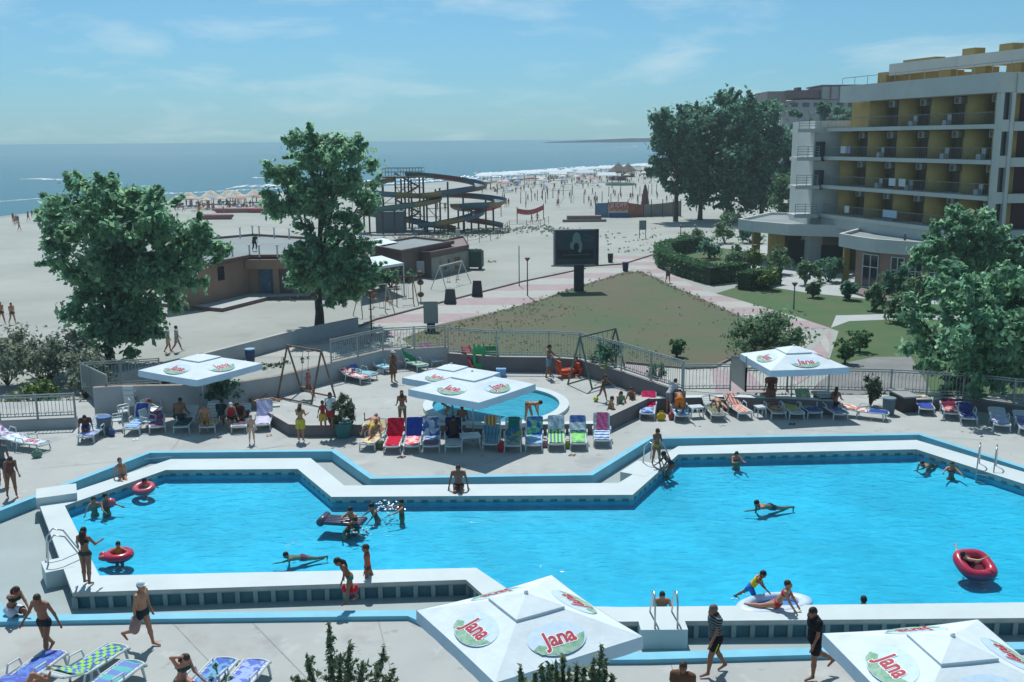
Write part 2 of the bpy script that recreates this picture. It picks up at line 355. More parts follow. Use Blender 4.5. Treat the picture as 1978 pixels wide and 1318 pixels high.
def kerb(name, px, label, w=.16, h=.13, m=None):
    mb = MB(); mb.wall([(p.x, p.y) for p in pts(px, ZG)], w, ZG - .1, ZG + h); return tag(mb.build(name, m or M_kerb), label, 'kerb')
kerb('kerb', [(690, 634), (725, 619), (820, 594), (940, 563), (1010, 545), (1130, 520)], 'dark stone kerb between the playground sand and the striped path')
kerb('kerb', [(1065, 515), (1130, 516), (1205, 511), (1262, 493)], 'dark stone kerb on the far edge of the path beside the round hedge')
kerb('kerb', [(1210, 702), (1330, 714), (1380, 711), (1420, 690)], 'curved dark kerb of the pink and cream path behind the pool railing')
lawn_px = [(775, 655), (845, 628), (955, 604), (1040, 581), (1095, 561), (1190, 531), (1205, 525), (1240, 525), (1290, 549), (1350, 575), (1400, 598), (1460, 623), (1520, 646), (1560, 664), (1440, 700), (1420, 692), (1380, 712), (1330, 714), (1210, 704), (1100, 716), (860, 712)]
lp = pts(lawn_px, ZG); sheet('lawn', ccw([(p.x, p.y) for p in lp]), ZG + .006, M_lawn)
g1 = pts([(1415, 577), (1380, 568), (1445, 548), (1560, 566), (1720, 582), (1760, 585), (1978, 600), (2150, 640), (2150, 800), (1700, 800), (1600, 700), (1620, 640), (1540, 612)], ZG)
sheet('garden_lawn', ccw([(p.x, p.y) for p in g1]), ZG + .006, M_green)
sheet('pavilion_terrace', ccw([(p.x, p.y) for p in pts([(1445, 548), (1380, 540), (1330, 500), (1420, 478), (1560, 470), (2150, 470), (2150, 640), (1978, 600), (1760, 585), (1720, 582), (1560, 566)], ZG)]), ZG + .009, M_pave)
sheet('hedge_lawn', ccw([(p.x, p.y) for p in pts([(1290, 500), (1380, 478), (1480, 490), (1430, 520), (1340, 515)], ZG)]), ZG + .014, M_green)
sheet('garden_steps_path', ccw([(p.x, p.y) for p in pts([(1605, 634), (1615, 610), (1760, 606), (1900, 612), (1900, 622), (1760, 616), (1640, 621)], ZG)]), ZG + .016, M_pave)
sheet('gravel_yard', ccw([(p.x, p.y) for p in pts([(1640, 700), (1690, 690), (1760, 690), (1800, 760), (1560, 765), (1580, 740)], ZG)]), ZG + .018, mat('yard', (.21, .22, .22), .9, .1, .6))
# ---- pool basin, coping and the shallow walkway round it
ZD, ZC, ZW, ZCH, ZF = 0.0, .25, .06, -.25, -.32   # deck, coping top, water, walkway floor, basin floor
inner_b = [(125, 977), (320, 908), (575, 906), (640, 960), (1222, 956), (1310, 878), (1770, 868), (1978, 935)]
inner = [at(x, y, ZC) for x, y in inner_b] + [Vector((21.5, 26.8, ZC)), Vector((21.5, 24.0, ZC))] + [at(x, y, ZC) for x, y in [(1200, 1173), (1025, 1168), (920, 1097), (192, 1112)]]
inner = [(p.x, p.y) for p in inner]
outer_px = [(75, 972), (330, 887), (600, 885), (665, 938), (1195, 933), (1310, 862), (1770, 850), (1978, 912)]
outer = [at(x, y, ZC) for x, y in outer_px] + [Vector((22.9, 27.0, ZC)), Vector((22.9, 23.1, ZC))] + [at(x, y, ZC) for x, y in [(1200, 1201), (985, 1196), (900, 1120), (140, 1145)]]
outer = [(p.x, p.y) for p in outer]
pool = empty('swimming_pool', (0, 26, 0), 0, 'large angular swimming pool with white coping and blue painted basin', 'swimming pool')
def loc_mb(mb, root):
    o = Vector(root.location); mb.v = [tuple(Vector(v) - o) for v in mb.v]; return mb
def part(mb, name, mats, root, smooth=False): return loc_mb(mb, root).build(name, mats, root, smooth)
inn = ccw(inner); out_ = ccw(outer)
mb = MB(); mb.prism(out_, .14, ZC, 0, 1, True, holes=[inn]); part(mb, 'coping', [M_white, M_copside], pool)
mb = MB(); mi = MB(); cov = offset_line([inn[-1]] + inn + [inn[0]], .95)[1:-1]; cov = cov + [cov[0]]
for i in range(len(inn)):
    a, b = inn[i], inn[(i + 1) % len(inn)]; c, d = cov[i], cov[i + 1]
    mb.quad((a[0], a[1], ZF + .16), (b[0], b[1], ZF + .16), (b[0], b[1], .0), (a[0], a[1], .0)); mb.quad((c.x, c.y, ZF), (d.x, d.y, ZF), (b[0], b[1], ZF + .16), (a[0], a[1], ZF + .16))
    mi.quad((a[0], a[1], .0), (b[0], b[1], .0), (b[0], b[1], .14), (a[0], a[1], .14))
    dd = Vector((b[0] - a[0], b[1] - a[1])); nn = Vector((-dd.y, dd.x)).normalized() * .004; k = max(1, int(dd.length / .47))
    for j in range(k):
        u, w = Vector(a) + dd * ((j + .25) / k) + nn, Vector(a) + dd * ((j + .72) / k) + nn; mi.quad((u.x, u.y, .03), (w.x, w.y, .03), (w.x, w.y, .12), (u.x, u.y, .12), 1)
mb.prism([(p.x, p.y) for p in cov[:-1]], ZF, ZF, 0, bottom=False)
part(mb, 'basin', M_basin, pool); part(mi, 'inner_overflow_band', [M_copside, mat('inner_slot', (.13, .20, .25), .6)], pool)
# the overflow wall under the coping: dark openings between little piers
mw = MB(); mp_ = MB(); piers = 0
ol = offset_line([(p[0], p[1]) for p in out_ + [out_[0]]], .10)
for i in range(len(out_)):
    a, b = ol[i], ol[i + 1]; d = (b - a); n = max(1, int(d.length / .46)); nrm = Vector((d.y, -d.x)).normalized()
    mw.quad((a.x, a.y, ZCH), (b.x, b.y, ZCH), (b.x, b.y, .14), (a.x, a.y, .14))
    front = nrm.y < -.3
    mp_.beam((a.x + nrm.x * .03, a.y + nrm.y * .03, .115), (b.x + nrm.x * .03, b.y + nrm.y * .03, .115), .06, .05)
    for k in range(n + 1):
        p = a + d * (k / n) + nrm * .03
        mp_.box((p.x, p.y, -.08), (.12, .06, .34), math.atan2(d.y, d.x))
part(mw, 'overflow_wall', M_tile, pool); part(mp_, 'overflow_piers', mat('pier_paint', (.27, .34, .34), .8, .08, 1), pool)
# starting block on the corner, ladder platforms on the coping
p0 = at(105, 955, .5); mb = MB(); mb.box((-15.45, 32.35, .30), (1.25, 1.05, .40), R(24)); part(mb, 'corner_block', M_white, pool)
mb = MB(); mb.box((at(1278, 1200, ZC).x, 22.95, 0.0), (1.15, .62, .508)); part(mb, 'ladder_step', M_white, pool)
mb = MB(); q = at(128, 1090, ZC); mb.box((q.x - .25, q.y, 0.0), (.9, .75, .508), R(-58)); part(mb, 'ladder_step', M_white, pool)
mb = MB(); q = at(1245, 905, ZC); mb.box((q.x - .1, q.y, 0.0), (1.5, 1.0, .508), R(58)); part(mb, 'ladder_step', M_white, pool)
# water surface
def pool_water_mat():
    m = bpy.data.materials.new('pool_water'); m.use_nodes = True; N, L = m.node_tree.nodes, m.node_tree.links; N.remove(N['Principled BSDF'])
    t = N.new('ShaderNodeBsdfTransparent'); g = N.new('ShaderNodeBsdfGlossy'); g.inputs['Roughness'].default_value = .045; fr = N.new('ShaderNodeFresnel'); fr.inputs['IOR'].default_value = 1.22
    mx = N.new('ShaderNodeMixShader'); tc = N.new('ShaderNodeTexCoord'); mp = N.new('ShaderNodeMapping'); mp.inputs['Scale'].default_value = (.8, 1.5, 1); L.new(tc.outputs['Object'], mp.inputs[0])
    n = N.new('ShaderNodeTexNoise'); n.inputs['Scale'].default_value = 2.1; n.inputs['Detail'].default_value = 3; n.inputs['Distortion'].default_value = .8; L.new(mp.outputs[0], n.inputs['Vector'])
    n2 = N.new('ShaderNodeTexNoise'); n2.inputs['Scale'].default_value = 7.5; n2.inputs['Detail'].default_value = 3; L.new(mp.outputs[0], n2.inputs['Vector'])
    ad = N.new('ShaderNodeMath'); ad.operation = 'MULTIPLY_ADD'; L.new(n2.outputs['Fac'], ad.inputs[0]); ad.inputs[1].default_value = .35; L.new(n.outputs['Fac'], ad.inputs[2])
    bp = N.new('ShaderNodeBump'); bp.inputs['Strength'].default_value = .42; bp.inputs['Distance'].default_value = .15; L.new(ad.outputs[0], bp.inputs['Height'])
    L.new(bp.outputs[0], g.inputs['Normal']); L.new(bp.outputs[0], fr.inputs['Normal'])
    rp = N.new('ShaderNodeValToRGB'); rp.color_ramp.elements[0].position = .38; rp.color_ramp.elements[1].position = .64
    rp.color_ramp.elements[0].color = (.50, .84, .93, 1); rp.color_ramp.elements[1].color = (.66, .95, 1, 1); L.new(ad.outputs[0], rp.inputs[0])  # caustic-like ripple light put into the transparent tint
    sb = N.new('ShaderNodeMath'); sb.operation = 'MULTIPLY'; L.new(ad.outputs[0], sb.inputs[0]); sb.inputs[1].default_value = .8; L.new(sb.outputs[0], rp.inputs[0]); L.new(rp.outputs[0], t.inputs[0])
    L.new(fr.outputs[0], mx.inputs[0]); L.new(t.outputs[0], mx.inputs[1]); L.new(g.outputs[0], mx.inputs[2]); L.new(mx.outputs[0], N['Material Output'].inputs['Surface']); return m
M_pw = pool_water_mat()
sheet('pool_water', inn, ZW, M_pw)
# walkway floor between coping and kerb, with the pool cut out
back_px = [(-260, 1075), (0, 987), (290, 875), (640, 872), (715, 925), (1145, 918), (1258, 848), (1775, 840), (1978, 905)]
back = [at(x, y, .14) for x, y in back_px] + [Vector((25.5, 27.2, .14)), Vector((25.5, 21.9, .14))]
front_px = [(1978, 1240), (1600, 1250), (1250, 1260), (985, 1262), (800, 1178), (300, 1184), (14, 1189)]
front = [at(x, y, .12) for x, y in front_px] + [Vector((-14.5, 26.0, .12)), Vector((-19, 27.2, .12))]
ringline = [(p.x, p.y) for p in back] + [(p.x, p.y) for p in front]
sheet('walkway_floor', ccw(ringline), ZCH, M_channel, holes=[inn])
kb = offset_line([(p.x, p.y) for p in back], .12)
mb = MB(); mb.wall([(p.x, p.y) for p in kb], .24, ZCH - .1, .14); tag(mb.build('pool_kerb', M_blue), 'blue painted kerb wall running round the far side of the pool', 'kerb')
kf = offset_line([(p.x, p.y) for p in front], .17)
mb = MB(); mb.wall([(p.x, p.y) for p in kf], .34, ZCH - .1, .12); tag(mb.build('pool_kerb', M_blue), 'blue painted kerb strip along the near side of the pool', 'kerb')
# decks
dk = offset_line([(p.x, p.y) for p in back], .23); dk = [(p.x, p.y) for p in dk]
backdeck = dk + [(40, 21.0), (40, 46.0), (16, 46.2), (6.2, 46.5), (-3, 51.5), (-14, 47), (-40, 45)]
mb = MB(); mb.prism(ccw(backdeck), -1.2, ZD); tag(mb.build('pool_deck', M_deck), kind='structure')
df = offset_line([(p.x, p.y) for p in front], .33); df = [(p.x, p.y) for p in df]
fd = [(40, -4), (40, 21.0)] + [(dk[-1][0] + .3, 21.4)] + df[0:] + [(-40, 28), (-40, -4)]
mb = MB(); mb.prism(ccw(fd), -1.2, ZD); tag(mb.build('pool_deck', M_deck), kind='structure')
# joints in the deck
mj = MB(); zj = ZD + .003
for a, b in (((480, 1195), (600, 1318)), ((330, 1200), (520, 1400)), ((1290, 1262), (1330, 1400)), ((730, 1195), (760, 1318)), ((80, 905), (600, 858)), ((1500, 828), (1900, 850)), ((880, 915), (1010, 870)), ((330, 872), (360, 830)), ((500, 870), (560, 858))):
    p, q = at(*a, zj), at(*b, zj); d = Vector((q.y - p.y, p.x - q.x, 0)).normalized() * .015; mj.quad(p - d, q - d, q + d, p + d)
o = mj.build('deck_joints', mat('joint', (.29, .30, .30), .9)); tag(o, kind='structure')
for p in o.data.polygons: pass
# ---- raised terrace with the children's pool
ZT = .35
tw_px = [(515, 790), (563, 818), (600, 820), (690, 842), (1160, 829), (1255, 768)]
tw = [at(x, y, .50 if i < 3 or i == 5 else .40) for i, (x, y) in enumerate(tw_px)]; tw[3] = Vector((tw[3].x, 40.25, 0)); tw[4] = Vector((tw[4].x, 40.35, 0))
wl_px = [(180, 748), (235, 745), (430, 742), (530, 727), (740, 676), (866, 670)]
ZWT = 1.30
wlp = [at(x, y, ZWT) for x, y in wl_px]
wr_px = [(866, 682), (960, 689), (1060, 690), (1120, 694), (1200, 716), (1320, 756)]
wrp = [at(x, y, 1.12) for x, y in wr_px]
terr = [(p.x, p.y) for p in tw] + [(wrp[-1].x + .1, wrp[-1].y), (wrp[3].x, wrp[3].y + .1), (wrp[0].x, wrp[0].y), (wlp[4].x, wlp[4].y), (wlp[3].x, wlp[3].y)]
mb = MB(); mb.prism(ccw(terr), -.3, ZT, 0, 1); tag(mb.build('upper_terrace', [M_deck, M_dark]), kind='structure')
def low_wall(line, th, z0, z1, label, m=M_grey, mt=None):
    mb = MB(); mb.wall([(p[0], p[1]) for p in line], th, z0, z1, 0, 1); return tag(mb.build('low_wall', [m, mt or m]), label, 'wall')
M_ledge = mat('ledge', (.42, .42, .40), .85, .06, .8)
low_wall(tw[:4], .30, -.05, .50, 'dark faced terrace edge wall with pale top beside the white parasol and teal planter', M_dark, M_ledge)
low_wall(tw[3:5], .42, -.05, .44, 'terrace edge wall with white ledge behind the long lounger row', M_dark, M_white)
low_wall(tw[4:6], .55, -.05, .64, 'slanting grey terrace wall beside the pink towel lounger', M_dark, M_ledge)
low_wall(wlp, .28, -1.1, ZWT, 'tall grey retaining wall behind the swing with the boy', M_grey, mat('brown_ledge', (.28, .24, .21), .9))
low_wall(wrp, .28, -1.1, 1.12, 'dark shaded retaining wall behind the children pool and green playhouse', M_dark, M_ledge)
lw = [at(1250, 768, .62), at(1400, 764, .62), at(1560, 770, .62), at(1610, 773, .62)]
low_wall(lw, .45, -.05, .62, 'low wall with white ledge behind the pool side tables', M_dark, M_white)
lw2 = [at(1745, 770, .5), at(1860, 768, .5), at(2100, 800, .5)]
low_wall(lw2, .4, -.05, .5, 'dark low planter wall under the big garden trees', M_dark, M_ledge)
ll = [at(-120, 822, .45), at(0, 812, .45), at(148, 806, .45)]
low_wall(ll, .3, -.3, .45, 'pale low wall under the pool railing beside the tamarisk bushes', M_grey, M_ledge)
low_wall([at(690, 640, ZG), at(560, 668, ZG), at(400, 712, ZG), at(200, 762, ZG)], .3, ZG - .1, ZG + .95, 'long shaded concrete wall between the sand and the pool', M_grey, M_ledge)
# children's pool
kc = at(958, 779, ZT + .15); kc_rx, kc_ry = 3.25, 3.55
kp = empty('paddling_pool', (kc.x, kc.y, ZT), 0, 'round children paddling pool with white rim on the upper terrace', 'paddling pool')
NE = 56
def ellp(k): return [(kc_rx * k * math.cos(2 * math.pi * i / NE), kc_ry * k * math.sin(2 * math.pi * i / NE)) for i in range(NE)]
mb = MB(); mb.prism(ellp(1), -.02, .16, 0, 0, True, holes=[ellp(.87)]); mb.build('rim', M_white, kp)
mb = MB(); e1 = ellp(.875)
for i in range(NE): a, b = e1[i], e1[(i + 1) % NE]; mb.quad((a[0], a[1], .004), (b[0], b[1], .004), (b[0], b[1], .13), (a[0], a[1], .13))
mb.prism(e1, .004, .004, 0, bottom=False); mb.build('basin', mat('paddling_paint', (.06, .42, .55), .6, .05, .7), kp)
sheet('paddling_water', [(kc.x + a, kc.y + b) for a, b in ellp(.872)], ZT + .105, M_pw)
# ---- railings
def railing(line, h, label, post=2.0, ornate=True, name='railing'):
    L = [Vector(p) for p in line]; root = empty(name, L[0], 0, label, 'railing'); o = L[0]
    for i in range(len(L) - 1):
        a, b = L[i] - o, L[i + 1] - o; d = b - a; n = max(1, round(d.length / post)); k = max(2, int(d.length / .15)); pn = MB()
        up = Vector((0, 0, 1))
        for z in (h, h - .10, .12): pn.beam(a + up * z, b + up * z, .045, .05)
        if ornate: pn.beam(a + up * .24, b + up * .24, .03, .03)
        for j in range(k):
            p = a + d * (j / k); pn.beam(p + up * .12, p + up * (h - .1), .017, .017)
            if ornate and j % 2 == 0:
                s1 = d.normalized() * .09; pn.beam(p + up * (h - .3) - s1 * .2, p + up * (h - .12) + s1, .018, .018); pn.beam(p + up * .14, p + up * .3 + s1, .018, .018)
        pn.build('panel', M_metal, root)
        for j in range(n + (1 if i == len(L) - 2 else 0)):
            p = a + d * (j / n); q = MB(); q.box((p.x, p.y, p.z + (h + .04) / 2), (.07, .07, h + .04)); q.build('post', M_metal, root)
    return root
railing([at(-120, 822, .45), at(0, 812, .45), at(146, 806, .45)], 1.05, 'pale metal railing on the low wall in front of the tamarisk bushes')
railing([at(160, 752, .4), at(240, 745, ZWT)][:1] + [at(310, 743, .45)], 1.3, 'pale railing in the gap beside the white canopy and plane tree')
railing([at(640, 701, ZWT), at(740, 677, ZWT), at(860, 670, ZWT)], 1.15, 'pale metal railing on the grey retaining wall behind the woman in a sun hat')
railing([at(866, 682, 1.12), at(960, 689, 1.12), at(1060, 690, 1.12), at(1120, 694, 1.12), at(1200, 716, 1.12), at(1320, 756, 1.12)], 1.35, 'ornate pale railing curving behind the children pool and second swing')
railing([at(1318, 756, .62), at(1410, 755, .62)], 1.25, 'short ornate railing behind the man in orange shorts')
railing([at(1440, 757, .62), at(1600, 757, .62), at(1720, 760, .5), at(1860, 768, .5), at(2060, 790, .5)], 1.1, 'ornate pale railing behind the white parasol and dark garden trees')
def glass_panel(a, b, h, label):
    root = empty('wind_screen', a, 0, label, 'screen'); d = b - a; mb = MB(); th = d.cross(Vector((0, 0, 1))).normalized() * .015
    A, B, C, D = Vector((0, 0, 0)), d.copy(), d + Vector((0, 0, h)), Vector((0, 0, h * 1.3))
    mb.add([A - th, B - th, C - th, D - th, A + th, B + th, C + th, D + th], [(0, 1, 2, 3), (7, 6, 5, 4), (3, 2, 6, 7), (1, 5, 6, 2), (0, 3, 7, 4)]); mb.build('panel', mat('screen_mesh', (.15, .19, .20), .5, .05, 2), root)
    for p, q in ((A, D), (B, C)): f = MB(); f.beam(p, q, .07, .07); f.build('post', M_metal, root)
    f = MB(); f.beam(D, C, .06, .06); f.build('top_rail', M_metal, root)
glass_panel(at(212, 798, ZD), at(164, 755, ZD), 1.35, 'slanting grey screen panel between the bushes and stacked white chairs')
glass_panel(at(1440, 757, .62), at(1412, 735, .3), 1.25, 'slanting grey screen panel beside the white parasol and railing')
# ================================================================ trees and plants
def leaf_cloud(name, clumps, mats, size, asp=1.6, flat=.0, parent=None):
    """clumps: list of (centre, radius(3), count); small leaf quads spread through them"""
    C = np.array([c[0] for c in clumps], float); RR = np.array([c[1] for c in clumps], float); n = np.array([c[2] for c in clumps])
    idx = np.repeat(np.arange(len(clumps)), n); N = len(idx)
    d = rng.normal(size=(N, 3)); d /= np.linalg.norm(d, axis=1)[:, None]; r = np.minimum(np.abs(rng.normal(size=N)) * .62, 1.7)
    P = C[idx] + d * r[:, None] * RR[idx]
    nr = d * .7 + rng.normal(size=(N, 3)) * .55; nr[:, 2] += .35; nr /= np.linalg.norm(nr, axis=1)[:, None]
    t = np.cross(nr, rng.normal(size=(N, 3))); t /= np.linalg.norm(t, axis=1)[:, None]; b = np.cross(nr, t)
    s = size * (.6 + rng.random(N) * .8); t *= (s * asp / 2)[:, None]; b *= (s / 2)[:, None]
    # leaf: pointed rhomb
    V = np.stack([P - t, P + b * .9 - t * .1, P + t, P - b * .9 - t * .1], 1).reshape(-1, 3); F = np.arange(N * 4).reshape(-1, 4)
    me = np_mesh(name, V, F, mats); o = bpy.data.objects.new(name, me); COL.objects.link(o)
    if parent is not None: adopt(o, parent)
    return o
M_bark = mat('bark', (.085, .07, .055), .95, .25, 2, bump=.6, bscale=8)
LEAF = dict(plane=leafmat('plane_leaf', (.14, .33, .23), (.35, .58, .34), .72), dark=leafmat('dark_leaf', (.055, .17, .13), (.15, .33, .20), .6),
            bush=leafmat('bush_leaf', (.07, .17, .10), (.19, .31, .15), .45), tamarisk=leafmat('tamarisk_leaf', (.17, .22, .17), (.31, .36, .26), .45),
            hedge=leafmat('hedge_leaf', (.03, .12, .05), (.10, .24, .09), .35), conifer=leafmat('conifer_leaf', (.09, .17, .12), (.25, .30, .16), .4), oleander=leafmat('oleander_leaf', (.06, .11, .07), (.17, .21, .13), .4),
            bright=leafmat('bright_leaf', (.05, .12, .02), (.16, .25, .06)), dry=leafmat('dry_stem', (.15, .15, .09), (.26, .25, .15), .4))
def tree(base, lobes, leaves, size, leaf, label, trunk=.25, lean=(0, 0), group=None, name='tree', cat='tree', sub=16, spread=1.0, top=None):
    """lobes: (dx, dz, rx, rz[, dy]) in metres from the base; every lobe becomes a swarm of leaf clumps with gaps"""
    root = empty(name, base, 0, label, cat, group); cl = []; r = random.Random(int(abs(base[0] * 37 + base[1] * 11)))
    wts = [l[2] * l[2] * l[3] for l in lobes]; tot = sum(wts); mb = MB()
    hz = max(l[1] for l in lobes); cx = sum(l[0] * w for l, w in zip(lobes, wts)) / tot
    fork = min(min(l[1] - l[3] * .5 for l in lobes), hz * .45); fork = max(fork, .25 * hz * .5)
    F = Vector((lean[0] * .5, lean[1] * .5, fork)); T = Vector((cx * .7 + lean[0], lean[1], hz))
    mb.path([(0, 0, -.15), (0, 0, .05), F * .5 + Vector((.05, .03, 0)), F], [trunk * 1.35, trunk * 1.05, trunk * .85, trunk * .72], 9, 0)
    mb.path([F, F.lerp(T, .5) + Vector((r.uniform(-.2, .2), r.uniform(-.2, .2), 0)), T], [trunk * .7, trunk * .4, trunk * .1], 7)
    for l, w in zip(lobes, wts):
        dy = l[4] if len(l) > 4 else 0; c = Vector((l[0], dy, l[1])); ry = l[2] * .85
        s = F.lerp(T, r.uniform(.0, .5)); mid = s.lerp(c, .5) + Vector((r.uniform(-.25, .25), r.uniform(-.25, .25), r.uniform(-.1, .3)))
        mb.path([s, mid, c], [trunk * .38, trunk * .22, trunk * .06], 6)
        k = max(4, int(sub * (w / tot) * len(lobes) ** .5 * 1.6)); per = int(leaves * w / tot / k)
        for q in range(k):
            d = Vector((r.gauss(0, 1), r.gauss(0, 1), r.gauss(0, 1))).normalized(); rad = r.uniform(.2, 1.04) ** .55 * spread
            p = c + Vector((d.x * l[2] * rad, d.y * ry * rad, d.z * l[3] * rad)); cr_ = min(l[2], l[3]) * r.uniform(.22, .5)
            cl.append((p, (cr_ * 1.15, cr_ * 1.15, cr_), max(6, int(per * r.uniform(.6, 1.4)))))
            if q % 3 == 0: mb.tube(mid.lerp(c, r.random()), p, trunk * .08, trunk * .02, 4, cap=False)
            if q % 2 == 0 and d.z > -.5:           # shoots that break the outline
                for u in (1.0, 1.14, 1.27):
                    p3 = c + Vector((d.x * l[2] * u, d.y * ry * u, d.z * l[3] * u)) + Vector((0, 0, .12 * u)); cl.append((p3, (cr_ * (1.5 - u) * .7,) * 3, max(3, int(per * (1.5 - u) * .35))))
            if q % 4 == 1:
                p2 = p + d * cr_ * 1.05; cl.append((p2, (cr_ * .45,) * 3, max(5, per // 5)))
    mb.build('trunk', M_bark, root, True); leaf_cloud('crown', cl, LEAF[leaf], size, parent=root); return root
def lobes_px(base, L, Y=None):
    """lobes given as the photo shows them: centre and radii in photo pixels"""
    Y = Y or base.y; k = Y / FPX; out = []
    for l in L:
        p = atY(l[0], l[1], Y); out.append((p.x - base.x, p.z - base.z, l[2] * k, l[3] * k) + ((l[4],) if len(l) > 4 else ()))
    return out
b = at(212, 706, ZG)
tree(b, lobes_px(b, [(205, 400, 85, 55), (130, 420, 62, 45, 1), (290, 430, 75, 55, -1), (375, 470, 55, 45, 0), (180, 500, 85, 55), (265, 520, 85, 55, 1), (340, 540, 65, 45, -1), (165, 580, 45, 45), (240, 610, 80, 50), (215, 660, 70, 35), (230, 365, 45, 30), (405, 490, 42, 36), (425, 500, 25, 30, 1), (385, 530, 40, 30), (330, 480, 50, 40), (300, 590, 40, 35), (190, 640, 60, 40, 1), (120, 465, 45, 30), (90, 440, 30, 25)]), 50000, .25, 'plane', 'broad bushy plane tree with low crown standing on the sand by the white canopy', .34, sub=34)
b = at(617, 632, ZG)
tree(b, lobes_px(b, [(610, 290, 60, 38), (570, 325, 55, 40, 1), (660, 315, 60, 45, -1), (560, 380, 48, 42), (640, 385, 70, 45), (700, 380, 45, 40, 1), (590, 420, 45, 28), (720, 395, 25, 25), (690, 430, 40, 22), (640, 480, 75, 38), (650, 530, 85, 40), (600, 520, 55, 35, -1), (690, 540, 50, 35, 1), (640, 565, 75, 25), (540, 330, 28, 26)]), 40000, .25, 'plane', 'tall two tier plane tree in front of the brown flat roofed beach house', .36, sub=34)
for bx, by, L, lab, n in (
    ((1305, 428), None, [(1290, 245, 35, 28), (1275, 275, 30, 25), (1320, 270, 45, 40), (1300, 315, 40, 30), (1340, 330, 35, 35), (1275, 330, 22, 16), (1310, 360, 35, 18)], 'slender dark tree with bare trunk at the edge of the sand beside the banner fence', 9000),
    ((1352, 425), None, [(1380, 220, 60, 38), (1340, 250, 50, 40), (1400, 270, 65, 50), (1370, 330, 60, 45), (1350, 370, 40, 30), (1420, 330, 50, 50)], 'thick trunked dark tree, its round crown tallest between the two neighbours', 14000),
    ((1470, 430), None, [(1460, 230, 55, 40), (1500, 215, 30, 25), (1440, 300, 55, 50), (1500, 290, 45, 50), (1480, 360, 55, 45), (1430, 380, 45, 35), (1515, 340, 25, 45)], 'dense dark tree crowding against the pale side wall of the hotel', 14000)):
    b = at(bx[0], bx[1], ZG); tree(b, lobes_px(b, L), int(n * 2.2), .45, 'dark', lab, .42, group='dark trees beside the hotel', sub=30)
b = at(1535, 470, ZG); tree(b, lobes_px(b, [(1540, 360, 35, 28), (1520, 385, 28, 28), (1555, 385, 30, 28), (1540, 410, 45, 20)]), 5000, .4, 'bush', 'fresh green young tree growing above the flat pavilion roof', .16, sub=14)
b = at(1850, 800, ZG)
tree(b, lobes_px(b, [(1860, 545, 90, 40, -1.5), (1940, 570, 70, 50, -1), (1830, 600, 80, 50, -3), (1910, 630, 90, 55, -3), (1790, 650, 60, 45), (1850, 690, 75, 40, -2.5), (1940, 700, 70, 45, 1), (1800, 700, 50, 35, -1), (1985, 600, 60, 60), (1830, 740, 50, 25), (1770, 600, 40, 30, 1)]), 40000, .19, 'plane', 'large dark spreading tree overhanging the shaded loungers and railing', .30, sub=36)
b = at(1900, 640, ZG)
tree(b, lobes_px(b, [(1880, 440, 55, 35), (1830, 460, 45, 30), (1920, 470, 45, 35), (1860, 490, 75, 30), (1790, 480, 40, 25), (1770, 510, 30, 22), (1890, 420, 30, 22), (1940, 520, 60, 35)]), 24000, .25, 'plane', 'leafy tree rising in front of the hotel balconies and pavilion', .24, sub=30)
b = at(1990, 770, ZG)
tree(b, [(-1.6, 3.6, 1.2, .9), (-.3, 4.4, 1.4, 1.0), (1, 3.8, 1.3, 1), (-1.0, 2.6, .7, .5), (.3, 2.9, 1, .7)], 5000, .24, 'bright', 'yellowish small tree with slanting trunk at the edge of the garden', .12, lean=(-.5, 0), sub=16)
def shrub(px, py, w, h, leaf, label, n=1500, size=.16, z=ZG, group=None, name='shrub', k=14, stems=True, cat='shrub'):
    b = at(px, py, z); root = empty(name, b, 0, label, cat, group); r = random.Random(px * 7 + py); cl = []; mb = MB()
    for i in range(k):
        a = r.uniform(0, 6.28); q = r.random() ** .5 * w * .42; hh = h * r.uniform(.3, .85) * (1 - .35 * q / w)
        p = Vector((math.cos(a) * q, math.sin(a) * q, hh)); cl.append((p, (w * r.uniform(.12, .24),) * 2 + (h * r.uniform(.14, .24),), int(n / k * r.uniform(.6, 1.4))))
        mb.path([(0, 0, -.05), (p.x * .4, p.y * .4, hh * .5), p], [.035, .022, .008], 5)
    if stems: mb.build('stems', M_bark, root)
    leaf_cloud('foliage', cl, LEAF[leaf], size, parent=root); return root
shrub(90, 745, 5.0, 3.6, 'tamarisk', 'tall feathery grey green tamarisk bush under the broad plane tree', 6000, .15, k=26)
shrub(15, 745, 3.4, 2.9, 'tamarisk', 'lower grey tamarisk bush behind the end of the pool railing', 3000, .15, k=18)
shrub(165, 770, 3.0, 2.8, 'tamarisk', 'thin tamarisk bush beside the slanting screen panel', 2200, .14, k=16)
shrub(68, 792, 2.4, 1.6, 'bright', 'bright yellow green rounded bush behind the pool railing', 1600, .13)
shrub(60, 806, 3.2, .9, 'dark', 'low dark leafy shrub seen through the pool railing', 1200, .15)
shrub(1480, 690, 4.8, 2.9, 'bush', 'wide loose green shrub behind the white parasol and path', 4200, .16, k=26)
shrub(1490, 705, 4.2, 1.3, 'oleander', 'low flowering shrub right behind the raised white parasol', 1500, .14)
shrub(432, 778, 1.7, 1.3, 'dark', 'dark round shrub growing in the wall bed under the white canopy', 1300, .12, z=.4)
shrub(1190, 712, 1.7, 1.7, 'dark', 'dark loose shrub on the wall corner behind the second swing', 900, .15, z=1.0, k=9)
shrub(1153, 703, .8, .9, 'hedge', 'small upright evergreen on the wall behind the yellow swing seats', 500, .1, z=1.0)
shrub(1268, 738, .9, 1.0, 'hedge', 'small evergreen on the curving wall by the pink path', 500, .1, z=.9)
shrub(1680, 785, .95, 1.6, 'oleander', 'pointed potless shrub standing alone between loungers and grey bin', 1100, .10, z=0, k=18)
